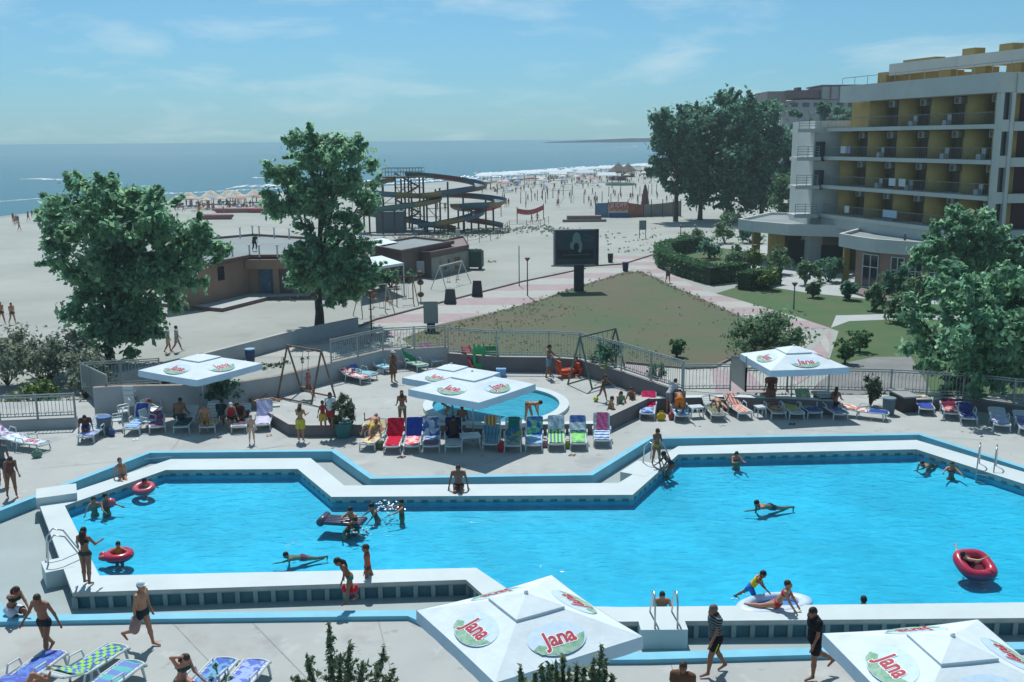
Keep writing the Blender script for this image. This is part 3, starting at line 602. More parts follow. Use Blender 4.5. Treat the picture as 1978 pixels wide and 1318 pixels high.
for i, (x, y, w, h, lf, lab) in enumerate((
    (1335, 478, 3.2, 2.6, 'bush', 'round bluish green shrub inside the corner of the clipped hedge'), (1370, 500, 3.0, 2.9, 'dark', 'dark young tree over the hedge lawn, its stem thin'), (1400, 470, 3.6, 3, 'bush', 'green shrub under the tall dark trees beside the pavilion corner'),
    (1425, 525, 3.0, 2.8, 'bush', 'grey green garden shrub behind the long hedge, beside the lamp post'), (1455, 525, 2.4, 2.4, 'bright', 'yellowish garden shrub behind the lamp post'), (1505, 530, 3.0, 2.9, 'bush', 'loose green sapling in front of the ochre pavilion columns'),
    (1555, 550, 2.2, 2.3, 'bush', 'small pale sapling on the lawn before the pavilion'), (1600, 545, 2.9, 2.7, 'dark', 'dark bushy sapling beside the white plastic tables'), (1730, 588, 2.4, 3.6, 'dark', 'dark green sapling against the brick corner of the pavilion'),
    (1780, 600, 3.0, 3.4, 'bush', 'dense sapling under the leafy tree by the pavilion windows'), (1745, 625, 2.6, 2.2, 'bush', 'small sapling on the lawn near the stepping path'), (1570, 575, 1.2, 1.5, 'bush', 'thin sapling on the lawn in front of the white terrace'), (1480, 560, 1.8, 2.0, 'bright', 'yellow green shrub beside the short block hedge'), (1690, 600, 1.6, 2.2, 'bush', 'small tree by the pavilion door step'), (1640, 580, 1.3, 1.6, 'dark', 'low dark sapling at the terrace edge'), (1450, 470, 3.0, 2.2, 'dark', 'dark shrub in the shade beneath the pavilion roof corner'), (1410, 440, 3.4, 2.6, 'bush', 'pale shrub at the foot of the dark trees above the pavilion lawn'))):
    shrub(x, y, w, h, lf, lab, 1300, .24, group='garden shrubs before the pavilion')
# clipped hedges and topiary
def hedge(px, z1, th, label, name='hedge'):
    L = [at(x, y, ZG) for x, y in px]; o = L[0]; root = empty(name, o, 0, label, 'hedge'); mb = MB(); mb.wall([(p.x - o.x, p.y - o.y) for p in L], th, 0, z1 - .12); mb.build('body', mat('hedge_core', (.02, .045, .018), .95, .2, 3), root); cl = []
    for i in range(len(L) - 1):
        a, b = L[i] - o, L[i + 1] - o; d = b - a; n = int(d.length / .35); nn = Vector((-d.y, d.x, 0)).normalized()
        for k in range(n + 1):
            p = a + d * k / n
            for s in (-1, -.5, 0, .5, 1): cl.append((p + nn * th * .5 * s + Vector((0, 0, z1 - .1)), (.22, .22, .12), 12))
            for s in (-1, 1):
                for hz in (.2, .5, .8): cl.append((p + nn * th * .5 * s + Vector((0, 0, z1 * hz)), (.2, .2, .25), 9))
    leaf_cloud('leaves', cl, LEAF['hedge'], .16, parent=root); return root
hedge([(1345, 483), (1300, 492), (1278, 500), (1285, 517), (1320, 532), (1375, 548), (1430, 541)], 1.7, 1.5, 'long clipped dark green hedge curving round the corner of the garden path')
hedge([(1436, 560), (1498, 548)], 1.6, 1.2, 'short clipped block hedge beside the lamp post and lawn')
def topiary(px, py, w, h, label):
    b = at(px, py, ZG); root = empty('topiary_bush', b, 0, label, 'bush', 'clipped topiary bushes on the lawn'); cl = []; mb = MB(); mb.tube((0, 0, -.05), (0, 0, h * .7), .07, .05, 6); mb.build('stem', M_bark, root)
    for i in range(70):
        a = random.uniform(0, 6.28); q = random.random() ** .5; hh = random.uniform(.22, 1) ** .8; rad = w * .5 * (.35 + .6 * hh) * q
        cl.append((Vector((math.cos(a) * rad, math.sin(a) * rad, h * (hh - .06))), (.16, .16, .10), 30))
    leaf_cloud('foliage', cl, LEAF['hedge'], .10, parent=root)
topiary(1307, 690, 1.0, 1.05, 'clipped bowl shaped bush alone on the dry lawn'); topiary(1632, 703, 1.45, 1.45, 'clipped round topped bush, front of the pair on the green lawn'); topiary(1660, 680, 1.6, 1.35, 'flat topped clipped bush behind its rounder twin on the lawn')
# junipers in front, their tips rising into the frame from the bed under the camera
def juniper(px, py, h, spires, label, Y=None):
    b = at(px, py, ZD); root = empty('juniper', b, 0, label, 'conifer', None); cl = []; mb = MB(); r = random.Random(px)
    for sx, sy, top in spires:
        p0 = Vector((sx * .5, sy * .5, 0)); p1 = Vector((sx, sy, top)); mb.path([p0, p0.lerp(p1, .6), p1], [.04, .022, .005], 5)
        n = int(top * 9)
        for i in range(n):
            t = (i + .5) / n; c = p0.lerp(p1, t); rad = .36 * (1 - t) ** .8 + .035
            cl.append((c, (rad * .55, rad * .55, .12), int(16 + 60 * (1 - t))))
            if i % 2 == 0 and t < .93:
                a = r.uniform(0, 6.28); e = c + Vector((math.cos(a) * rad * 1.5, math.sin(a) * rad * 1.5, rad * 1.1)); mb.tube(c, e, .010, .003, 4, cap=False)
                for u in (.35, .7, 1.0): cl.append((c.lerp(e, u), (.05 + .07 * (1 - u),) * 2 + (.07,), int(14 * (1.4 - u))))
    mb.build('stems', M_bark, root); leaf_cloud('foliage', cl, LEAF['conifer'], .055, 2.6, parent=root)
juniper(650, 1420, 2.4, [(-.05, 0, 2.5), (-.55, .1, 1.75), (.35, 0, 2.0), (.62, -.1, 1.7), (1.05, 0, 1.95), (-.75, 0, 1.35), (.85, .1, 1.2), (.1, .2, 1.6), (1.25, 0, 1.5)], 'feathery juniper bush whose thin spires rise in front of the grey deck')
juniper(1085, 1772, 4, [(-.62, 0, 4.32), (-.40, .1, 4.15), (-.30, 0, 4.35), (-.20, -.1, 4.42), (-.08, 0, 4.36), (.02, .1, 4.42), (.10, -.1, 4.30), (.22, 0, 4.35), (.34, .1, 4.25), (.47, 0, 4.42), (.59, 0, 4.60), (.66, .1, 4.35), (.76, 0, 4.15), (-.50, -.1, 4.10), (-.14, .15, 4.25), (.3, -.15, 4.20)], 'tall juniper bush whose tips rise in front of the big white parasol')
shrub(428, 1345, .5, .95, 'bush', 'thin leafy twig poking up between the blue loungers', 60, .07, z=0, k=5)
# dry tufts along the lawn and the sand
def tufts(name, spots, leaf, n, size):
    cl = [(p + Vector((random.gauss(0, s), random.gauss(0, s), .06)), (.16, .16, .12), n) for p, s, q in spots for _ in range(q)]
    return tag(leaf_cloud(name, cl, LEAF[leaf], size, 3.0), kind='stuff')
def along(px, n, s):
    P = resample(pts(px, ZG), n); return [(p, s, 3) for p in P]
tufts('grass_tufts', along([(860, 640), (955, 606), (1040, 583), (1095, 563), (1190, 533), (1240, 526), (1290, 551), (1350, 578), (1460, 626), (1540, 655)], 90, .3), 'dry', 6, .07)
tufts('dry_grass', along([(880, 650), (930, 640), (1020, 610), (1080, 590)], 60, 1.6) + along([(700, 660), (850, 650), (1050, 670), (1250, 690)], 60, 1.5) + along([(860, 690), (1100, 705)], 40, .8), 'dry', 4, .06)
tufts('lawn_weeds', [(at(random.uniform(960, 1500), random.uniform(590, 690), ZG), .8, 1) for _ in range(60)], 'dry', 4, .06)
tufts('dune_grass', along([(900, 455), (960, 445), (1050, 440), (1120, 455)], 90, 2.2) + along([(745, 470), (870, 455), (960, 445)], 110, 2.5), 'tamarisk', 6, .15)
tufts('beach_weeds', [(at(random.uniform(1150, 1300), random.uniform(440, 490), ZG), .5, 2) for _ in range(30)] + [(at(x, y, ZG), .35, 4) for x, y in ((955, 507), (1140, 490), (560, 580), (365, 600), (880, 520))], 'tamarisk', 6, .12)
tufts('bed_grass', along([(200, 760), (400, 730), (560, 700)], 40, .5) + along([(1430, 770), (1740, 770)], 50, .3), 'oleander', 7, .10)
# ================================================================ buildings
M_och = mat('ochre_render', (.40, .295, .105), .85, .08, .5); M_hwhite = mat('hotel_white', (.54, .575, .56), .8, .05, .3, spots=[dict(scale=.6, lo=.6, hi=.75, col=(.36, .38, .39), amt=.4)])
M_glass = mat('dark_glass', (.02, .03, .04), .12, .1, 1, spec=.6); M_maroon = mat('maroon_wall', (.06, .03, .035), .85, .1, .5); M_brick = mat('brown_render', (.31, .20, .155), .9, .08, .4)
M_ac = mat('air_unit', (.34, .36, .37), .5, .04, 4); M_roof = mat('roof_felt', (.235, .28, .29), .9, .07, .25, spots=[dict(scale=.4, lo=.55, hi=.7, col=(.26, .29, .30), amt=.6)])
M_frame = mat('window_frame', (.55, .58, .6), .5, .04, 3)
def hotel():
    A = Vector((31.9, 100.6, 0)); B = Vector((37.75, 79.5, 0)); d = (B - A).normalized(); nrm = Vector((d.y, -d.x, 0))      # outward normal, towards the beach
    if nrm.x > 0: nrm = -nrm
    root = empty('hotel', (A.x, A.y, ZG), 0, 'large white and ochre hotel with rows of balconies and a roof terrace', 'hotel'); O = Vector(root.location); L = (B - A).length
    P = lambda s, out, z: A + d * s + nrm * out + Vector((0, 0, z)) - O
    rz = math.atan2(d.y, d.x); FL = [4.35, 7.2, 10.0, 12.75]; NB = 5; bw = L / NB
    bx = lambda mb, s0, s1, o0, o1, z0, z1, m=0: mb.box((P((s0 + s1) / 2, (o0 + o1) / 2, (z0 + z1) / 2)), (s1 - s0, abs(o1 - o0), z1 - z0), rz, m)
    mb = MB(); bx(mb, -.3, L - 1.0, -14, -1.9, ZG, 16.2); mb.build('recessed_wall', M_och, root)
    for i, z in enumerate(FL):
        mb = MB(); bx(mb, -1.2 - .25 * (3 - i) * .2, L + .05, -1.9, .25 + .12 * (3 - i), z - .22, z + .12); mb.build('slab', M_hwhite, root)
    mb = MB(); bx(mb, -1.3, L + .5, -1.9, .35, 3.2, 4.3); mb.build('ground_fascia', M_hwhite, root)
    mb = MB(); bx(mb, 1.2, L + .42, -1.9, .5, 15.25, 16.75); mb.build('parapet', M_hwhite, root)
    for i, z in enumerate(FL):
        zt = FL[i + 1] - .28 if i < 3 else 15.25
        for k in range(NB + 1):
            if i == 3 and k == 0: continue
            mb = MB(); s = k * bw
            if k < NB: mb.path([P(s + .45, -1.55, z), P(s + .45, -1.55, zt)], 1.0, 16, 0)
            else: bx(mb, s - .35, s, -1.9, .1, z, zt)
            mb.build('balcony_pier', M_och, root, True)
            if k == NB: continue
            w = MB(); bx(w, s + 1.5, s + 2.6, -1.89, -1.84, z + .12, z + 2.1); w.build('balcony_door', mat('brown_door', (.07, .055, .03), .4, .1, 1), root)
            a = MB(); bx(a, s + 2.0, s + 2.85, -1.84, -1.3, zt - .62, zt - .08); bx(a, s + 2.15, s + 2.5, -1.30, -1.27, zt - .55, zt - .15, 1); a.build('air_conditioner', [M_ac, M_dark], root)
        rl = MB(); s0 = -1.2
        for zz in (1.05, .12): rl.beam(P(s0, .15, z + zz), P(L, .15, z + zz), .05, .05)
        n = int((L + 1.2) / .22)
        for j in range(n + 1): rl.beam(P(s0 + (L - s0) * j / n, .15, z + .12), P(s0 + (L - s0) * j / n, .15, z + 1.05), .02, .02)
        rl.build('balcony_railing', mat('rail_dark', (.22, .22, .22), .5, .1, 3), root)
    for k in range(1, 5):
        for i, z in enumerate(FL[1:]):
            if (k + i) % 3 == 0: continue
            c = MB(); s = k * bw + 1.8; bx(c, s, s + .5, -.9, -.4, z + .12, z + .55); bx(c, s, s + .5, -.95, -.9, z + .5, z + 1.0); c.build('balcony_chair', M_frame, root)
    # stair tower pillars at the bend, then the second wing facing the pool
    for o0, o1 in ((.0, .34), (-1.05, -.72)): mb = MB(); bx(mb, L + .06, L + .5, o0, o1, ZG, 15.24); mb.build('pillar', M_hwhite, root)
    mb = MB(); bx(mb, L + .06, L + .2, -.72, 0, ZG, 15.24); mb.build('stair_glazing', M_glass, root)
    for z in FL: mb = MB(); bx(mb, L + .06, L + .4, -.72, 0, z - .45, z + .45); mb.build('stair_panel', M_hwhite, root)
    C = B + d * .50 - nrm * 1.06; e = Vector((1, -.06, 0)).normalized(); rz2 = math.atan2(e.y, e.x)
    b2 = lambda mb, s0, s1, o0, o1, z0, z1, m=0: mb.box(C + e * ((s0 + s1) / 2) + Vector((e.y, -e.x, 0)) * ((o0 + o1) / 2) + Vector((0, 0, (z0 + z1) / 2)) - O, (s1 - s0, abs(o1 - o0), z1 - z0), rz2, m)
    mb = MB(); b2(mb, 0, 26, -1.6, -1.2, ZG, 16.2); mb.build('wing_wall', M_maroon, root)
    for z in FL: mb = MB(); b2(mb, .01, 26, -1.2, .02, z - .4, z + .3); mb.build('wing_slab', M_hwhite, root)
    mb = MB(); b2(mb, .0, 26, -1.2, .06, 15.2, 16.74); mb.build('wing_parapet', M_hwhite, root)
    # roof terrace: ochre posts under a white beam, chimneys, thin rail
    mb = MB(); bx(mb, 3.4, L + 24, -4.0, -3.2, 17.65, 18.7); mb.build('roof_beam', M_hwhite, root)
    mb = MB(); bx(mb, 3.0, 9.5, -9, -4.0, 16.2, 17.64); bx(mb, 2.0, 3.3, -4.4, -3.0, 16.2, 18.0); mb.build('roof_house', M_och, root)
    for s in (10.2, 14.4, 18.4, 22.4, 26): mb = MB(); bx(mb, s, s + 1.6, -4.8, -3.4, 16.2, 17.64); mb.build('roof_post', M_och, root)
    for s in (4.2, 12.2, 16.6, 20.6): mb = MB(); bx(mb, s, s + (4.5 if s < 5 else 1.5), -5.2, -4.1, 17.66, 19.35 if s > 5 else 19.0); mb.build('chimney', M_och, root)
    mb = MB(); mb.beam(P(1.2, .3, 17.5), P(L + 24, .3, 17.5), .05, .05)
    for j in range(16): mb.beam(P(1.2 + j * 2, .3, 16.7), P(1.2 + j * 2, .3, 17.5), .04, .04)
    mb.build('roof_railing', M_metal, root)
    # pale end block with little side balconies
    mb = MB(); w0 = atY(1572, 300, 102).x - O.x; mb.box((w0 + 3.9, 2.5 + 3, (13.6 + ZG) / 2 - O.z + ZG - ZG), (7.8, 8, 13.6 - ZG)); mb.v = [(v[0], v[1], v[2]) for v in mb.v]; mb.build('end_block', M_hwhite, root)
    for z in (12.75, 10.0, 7.2, 4.35):
        mb = MB(); q = atY(1538, 300, 101.5).x - O.x; mb.box((q + 1.1, 1.6, z - O.z - .1), (2.4, 2.6, .35)); mb.build('end_balcony', M_hwhite, root)
        mb = MB()
        for zz in (.35, .6, .85, 1.1): mb.beam((q, .35, z - O.z + zz), (q + 2.1, .35, z - O.z + zz), .05, .05)
        for xx in (0, 1, 2.1): mb.beam((q + xx, .35, z - O.z), (q + xx, .35, z - O.z + 1.1), .05, .05)
        mb.build('end_railing', M_metal, root)
    for z in (7.8, 10.6): mb = MB(); mb.box((w0 + .6, 1.4, z - O.z), (.9, .3, 1.9)); mb.build('side_window', M_glass, root)
    for s, z, w, nm in ((1.4, 10, 1.0, 0), (2.2, 10, .8, 1), (9.2, 7.2, .9, 0), (10.6, 7.2, .9, 0), (2.6, 4.35, .7, 0), (8.6, 4.35, 2, 2)):
        t = MB(); bx(t, s, s + w, .17, .24, z + .45, z + 1.12); t.v = [tuple(Vector(v) + O) for v in t.v]
        tag(t.build('drying_towel', [plain('c9d4da'), plain('8d86b0'), plain('a9c0d8')][nm]), {(1.4, 10): 'white towel drying on the middle hotel balcony railing near its end', (2.2, 10): 'lilac cloth beside a white towel on the hotel railing', (9.2, 7.2): 'first white towel of the pair on the hotel railing above the chairs', (10.6, 7.2): 'second white towel of the pair on the hotel railing, nearer the pillar', (2.6, 4.35): 'small white towel on the lowest hotel balcony', (8.6, 4.35): 'long bluish towel on the lowest hotel balcony'}[(s, z)], 'towel', 'towels drying on the hotel balconies')
hotel()
def pavilion():
    z1 = 3.5; zf = 2.35
    root = empty('pavilion', at(1620, 560, ZG), 0, 'low white flat roofed pavilion with ochre columns in front of the hotel', 'pavilion'); O = Vector(root.location)
    def roof(px, nm):
        P = [at(x, y, z1) - O for x, y in px]; P = ccw([(p.x, p.y) for p in P]); zz = z1 - O.z; zl = zf - O.z
        mb = MB(); mb.prism(P, zl, zz - .28, 1, 0); inn_ = [(p.x, p.y) for p in offset_line([P[-1]] + P + [P[0]], .28)[1:-1]]; mb.prism(P, zz - .28, zz, 0, 0, False, holes=[inn_]); mb.build(nm, [M_hwhite, M_roof], root); return P
    roof([(1426, 423), (1455, 427), (1524, 433), (1605, 435), (1660, 437), (1720, 437), (1720, 421), (1600, 412), (1487, 410)], 'back_roof')
    roof([(1621, 451), (1655, 457), (1691, 462), (1734, 465), (1800, 469), (1978, 480), (2100, 484), (2100, 455), (1800, 446), (1658, 441)], 'front_roof')
    zl = zf - O.z
    for x, y in ((1459, 500), (1490, 512), (1505, 512)):
        p = at(x, y, ZG) - O; mb = MB(); mb.box((p.x, p.y, zl / 2), (.75, .75, zl)); mb.build('column', M_och, root)
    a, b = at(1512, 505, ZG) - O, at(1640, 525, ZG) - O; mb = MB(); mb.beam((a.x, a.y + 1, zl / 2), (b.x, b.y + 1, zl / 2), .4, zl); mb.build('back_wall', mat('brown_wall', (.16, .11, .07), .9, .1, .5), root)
    for x, y in ((1540, 512), (1605, 524)):
        p = at(x, y, ZG) - O; mb = MB(); mb.box((p.x, p.y - .1, 1.4), (2.2, .1, 2.4)); mb.build('glass_door', M_glass, root)
    p = at(1632, 545, ZG) - O; mb = MB(); mb.box((p.x, p.y, zl / 2), (.5, .5, zl)); mb.build('column', M_och, root)
    c = [at(1650, 556, ZG), at(1712, 566, ZG), at(1745, 570, ZG), at(1990, 585, ZG)]; c = [p - O for p in c]
    for i in range(3):
        d = (c[i + 1] - c[i]).normalized(); nn = Vector((d.y, -d.x, 0)); nn = -nn if nn.y > 0 else nn; mb = MB(); mb.beam(c[i] - nn * .2 + Vector((0, 0, zl / 2)), c[i + 1] - nn * .2 + Vector((0, 0, zl / 2)), .4, zl - .01 * i); mb.build('brick_wall', M_brick, root)
    for t0, t1, i in ((.25, .72, 0), (.2, .95, 1), (.03, .14, 2), (.18, .3, 2)):
        u, v = c[i].lerp(c[i + 1], t0), c[i].lerp(c[i + 1], t1); w = MB(); h = zl * .86
        dd = (v - u).normalized(); nn = Vector((dd.y, -dd.x, 0)); nn = -nn if nn.y > 0 else nn
        w.beam(u + nn * .03 + Vector((0, 0, h / 2 + .2)), v + nn * .03 + Vector((0, 0, h / 2 + .2)), .06, h); f = w.build('window', M_glass, root)
        g = MB(); o2 = nn * .09
        for z in (.25, h * .7, h + .2): g.beam(u + o2 + Vector((0, 0, z)), v + o2 + Vector((0, 0, z)), .07, .07)
        for t in (0, .5, 1): q = u.lerp(v, t) + o2; g.beam(q + Vector((0, 0, .2)), q + Vector((0, 0, h + .2)), .07, .07)
        g.build('frame', M_frame, f)
    mb = MB(); s_ = [at(1638, 556, ZG), at(1720, 570, ZG), at(1720, 590, ZG), at(1640, 566, ZG)]; mb.prism(ccw([(p.x - O.x, p.y - O.y) for p in s_]), 0.02, .2); mb.build('door_step', M_kerb, root)
    for x, y in ((1660, 428), (1690, 437), (1730, 450), (1748, 460)):
        p = at(x, y, z1) - O; mb = MB(); mb.tube((p.x, p.y, z1 - O.z - .3), (p.x, p.y, z1 - O.z + .35), .1, .1, 6); mb.build('roof_vent', M_dark, root)
pavilion()
def far_hotel():
    Y = 230; root = empty('apartment_block', (atY(1485, 240, Y).x, Y, ZG), 0, 'distant flat roofed apartment block with maroon upper storey behind the trees', 'building'); O = Vector(root.location)
    def bl(x0, x1, y0, y1, m, nm, dy=0, dep=12):
        a, b = atY(x0, y1, Y), atY(x1, y0, Y); mb = MB(); mb.box(((a.x + b.x) / 2 - O.x, dep / 2 + dy, (a.z + b.z) / 2 - O.z), (b.x - a.x, dep, b.z - a.z)); mb.build(nm, m, root)
    mm = mat('maroon_storey', (.14, .085, .095), .9, .08, .3); pg = mat('pale_block', (.30, .32, .34), .9, .06, .3)
    bl(1484, 1522, 176, 200, mat('block_grey', (.22, .19, .2), .9), 'side_wall', 1); bl(1522, 1584, 174, 190, mm, 'upper_storey'); bl(1586, 1680, 167, 192, pg, 'upper_block', -1); bl(1522, 1690, 192, 480, pg, 'wall', 0)
    for x in (1600, 1618, 1637, 1655): bl(x, x + 3, 167.5, 191.5, mm, 'pier', -1.3, 1)
    for x in range(1528, 1680, 22): bl(x, x + 13, 199, 207, M_glass, 'window', -.2, 1)
    bl(1545, 1553, 168, 176, mm, 'chimney', 2, 3); bl(1584, 1660, 164, 167, mm, 'roof_edge', -1.2, 12)
far_hotel()
b = at(1600, 330, ZG); b = Vector((atY(1600, 225, 190).x, 190, ZG)); tree(b, lobes_px(b, [(1560, 212, 30, 12), (1600, 216, 30, 12), (1640, 215, 25, 12), (1600, 240, 60, 18)], 190), 3500, .8, 'dark', 'row crown of dark greenery in front of the distant apartment block', .5, sub=12)
def block(root, base, z0, z1, mw, mr, nm='wall', lip=.25):
    O = Vector(root.location); P = ccw([(p.x - O.x, p.y - O.y) for p in base]); mb = MB(); mb.prism(P, z0 - O.z, z1 - O.z - .1, 0, 0); mb.build(nm, mw, root)
    Q = [(p.x, p.y) for p in offset_line([P[-1]] + P + [P[0]], -lip)[1:-1]]; mb = MB(); mb.prism(Q, z1 - O.z - .14, z1 - O.z, 0, 1); mb.build('roof', mr, root); mb = MB(); mb.prism(P, z1 - O.z - .08, z1 - O.z + .22, 0, 0, True, holes=[Q]); mb.build('roof_rim', mr[1], root)
def beach_house():
    zr = 2.4; root = empty('beach_house', at(490, 578, ZG), 0, 'brown flat roofed beach house with recessed blue door half hidden by trees', 'house'); O = Vector(root.location)
    M_r = [M_roof, mat('roof_rim', (.2, .13, .12), .85)]
    base = [at(330, 520, zr), at(400, 512, zr), at(480, 497, zr), Vector((at(700, 500, zr).x, at(480, 497, zr).y, zr)), at(700, 466, zr), at(600, 463, zr), at(490, 456, zr), at(330, 470, zr)]
    block(root, [Vector((p.x, p.y, 0)) for p in base], ZG, zr, M_brick, M_r)
    # recess with blue door and pillar
    f0 = at(480, 497, zr); yl = f0.y - .02
    def xb(px): return at(px, 497, zr).x
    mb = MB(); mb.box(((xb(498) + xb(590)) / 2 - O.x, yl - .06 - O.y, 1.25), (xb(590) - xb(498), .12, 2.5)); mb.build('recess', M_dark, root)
    mb = MB(); mb.box(((xb(498) + xb(528)) / 2 - O.x, yl - .14 - O.y, 1.25), (xb(526) - xb(500), .06, 2.4)); d_ = mb.build('door', mat('blue_door', (.04, .12, .20), .5, .25, 2), root)
    mb = MB(); mb.box((xb(519) - O.x, yl - .20 - O.y, 1.1), (.06, .06, .3)); mb.build('handle', M_metal, d_)
    for px in (533, 570): mb = MB(); mb.box((xb(px) - O.x, yl - .35 - O.y, 1.5), (.5, .5, 3.0)); mb.build('pillar', M_brick, root)
    mb = MB(); mb.box(((xb(480) + xb(700)) / 2 - O.x, yl - .35 - O.y, 2.85), (xb(700) - xb(480) + .3, .7, .8)); mb.build('lintel', M_brick, root)
    p = at(425, 560, ZG); w0, w1 = at(400, 512, zr), at(480, 497, zr); q = w0.lerp(w1, .3); dd = (w1 - w0).normalized(); nn = Vector((dd.y, -dd.x, 0)); mb = MB(); mb.beam(q - O - dd * .4 + nn * .03 + Vector((0, 0, -zr + 1.5 - O.z - 1)), q - O + dd * .4 + nn * .03 + Vector((0, 0, -zr + 1.5 - O.z - 1)), .08, 1.1); mb.build('window', M_glass, root)
    mb = MB(); s_ = [at(300, 592, ZG), at(430, 603, ZG), at(520, 580, ZG), at(600, 578, ZG), at(600, 560, ZG), at(330, 560, ZG)]; mb.prism(ccw([(v.x - O.x, v.y - O.y) for v in s_]), 0, .3, 0, 1); mb.build('plinth', [M_pave, mat('plinth_edge', (.2, .13, .12), .9)], root)
    for i, (x, y) in enumerate(((448, 495), (481, 497), (500, 498), (535, 498), (565, 498), (463, 460), (487, 456), (500, 457), (529, 460), (558, 462))):
        p = at(x, y, zr) - O; mb = MB(); mb.box((p.x, p.y + .25, zr - O.z + .5), (.12, .12, 1.0)); mb.box((p.x, p.y + .25, zr - O.z + 1.02), (.3, .2, .06)); mb.build('roof_post', M_frame, root)
beach_house()
def kiosk():
    zr = 1.75; root = empty('snack_kiosk', at(835, 537, ZG), 0, 'low brown kiosk building with grey sloping roof and a painted mural panel wall', 'kiosk'); O = Vector(root.location)
    M_r = [M_roof, mat('kiosk_rim', (.2, .14, .14), .85)]
    block(root, [Vector((p.x, p.y, 0)) for p in (at(715, 476, zr), at(775, 487, zr), at(872, 469, zr), at(800, 461, zr))], ZG, zr, mat('kiosk_wall', (.20, .145, .13), .9, .08, .4), M_r, 'rear_wall')
    a, b_, c, d = at(833, 538, ZG), at(905, 521, ZG), at(895, 500, ZG), at(775, 530, ZG)
    block(root, [Vector((p.x, p.y, 0)) for p in (d, a, b_, c)], ZG, 1.35, mat('kiosk_wall2', (.19, .14, .125), .9, .08, .4), [mat('kiosk_roof2', (.24, .2, .2), .9), M_r[1]], 'front_wall', .1)
    u, v = a - O, b_ - O; dd = (v - u).normalized(); nn = Vector((dd.y, -dd.x, 0)); up = Vector((0, 0, 1)); mb = MB(); mb.beam(u + nn * .06 + up * 1.0, v + nn * .06 + up * 1.0, .06, 1.95); pn = mb.build('mural_panel', mat('mural_base', (.30, .30, .27), .85, .12, .7, spots=[dict(scale=1.2, lo=.58, hi=.66, col=(.2, .17, .13), amt=.8)]), root)
    mb = MB(); r = random.Random(3)
    for k in range(9): s = u.lerp(v, r.uniform(.1, .9)) + nn * .10 + up * r.uniform(.5, 1.5); mb.ell(s, (r.uniform(.1, .4), .01, r.uniform(.08, .25)), 8, 5, k % 3)
    mb.build('mural_figures', [plain('b9b7ab'), plain('7d5d4a'), plain('55665e')], pn)
    mb = MB(); p = u.lerp(d - O, .25); mb.box((p.x, p.y - .05, 1.0), (1.3, .12, 1.2)); mb.build('counter', M_frame, root)
    mb = MB(); p = at(885, 492, ZG) - O; mb.tube((p.x, p.y, 0), (p.x, p.y, 2.9), .25, .25, 8); mb.build('chimney_pipe', M_ac, root)
kiosk()
# ================================================================ parasols
M_canvas = mat('white_canvas', (.64, .74, .79), .8, .05, 1.6, bump=.5, bscale=2.2, spots=[dict(scale=1.1, lo=.6, hi=.75, col=(.52, .6, .62), amt=.5)]); M_canvas_edge = mat('canvas_valance', (.52, .68, .80), .8, .04, 1.5)
M_red = plain('a8203c'); M_logo_oval = plain('bcd6ec'); M_logo_hill = mat('logo_hill', (.10, .32, .19), .8, .3, 5, col2=(.36, .52, .42)); M_lwhite = plain('e6eef0'); M_pole = mat('parasol_pole', (.45, .5, .52), .4, .05, 3, metal=.4)
def text_mesh(s, size, name, off=0.0, shear=.18, sx=1.0):
    cu = bpy.data.curves.new(name, 'FONT'); cu.body = s; cu.size = size; cu.align_x = 'CENTER'; cu.align_y = 'CENTER'; cu.offset = off; cu.shear = shear; cu.extrude = .002; cu.resolution_u = 3
    o = bpy.data.objects.new(name, cu); COL.objects.link(o); bpy.context.view_layer.update()
    me = bpy.data.meshes.new_from_object(o.evaluated_get(bpy.context.evaluated_depsgraph_get())); bpy.data.objects.remove(o); bpy.data.curves.remove(cu)
    me.name = name
    for v in me.vertices: v.co.x *= sx
    me.materials.clear(); return me
ME_T = text_mesh('Jana', .52, 'lettering', 0.012, .15, .86); ME_T.materials.append(M_red)
ME_TW = text_mesh('Jana', .52, 'lettering_outline', .034, .15, .86); ME_TW.materials.append(M_lwhite)
def logo_mesh():
    mb = MB(); n = 28; a = [(.66 * math.cos(2 * math.pi * i / n), .42 * math.sin(2 * math.pi * i / n) + .02, 0) for i in range(n)]; mb.add(a, [tuple(range(n))], 0)
    top = [(-.62, -.10), (-.45, -.02), (-.28, -.12), (-.1, -.19), (.1, -.17), (.3, -.10), (.48, -.02), (.64, .0)]; bot = [(-.52, -.26), (-.38, -.30), (-.22, -.36), (-.08, -.39), (.12, -.38), (.3, -.34), (.45, -.26), (.56, -.14)]
    mb.add([(x, y, .004) for x, y in top] + [(x, y, .004) for x, y in bot], [(i + 8, i + 9, i + 1, i) for i in range(7)], 1)
    return mb.mesh('logo', [M_logo_oval, M_logo_hill])
ME_LOGO = logo_mesh()
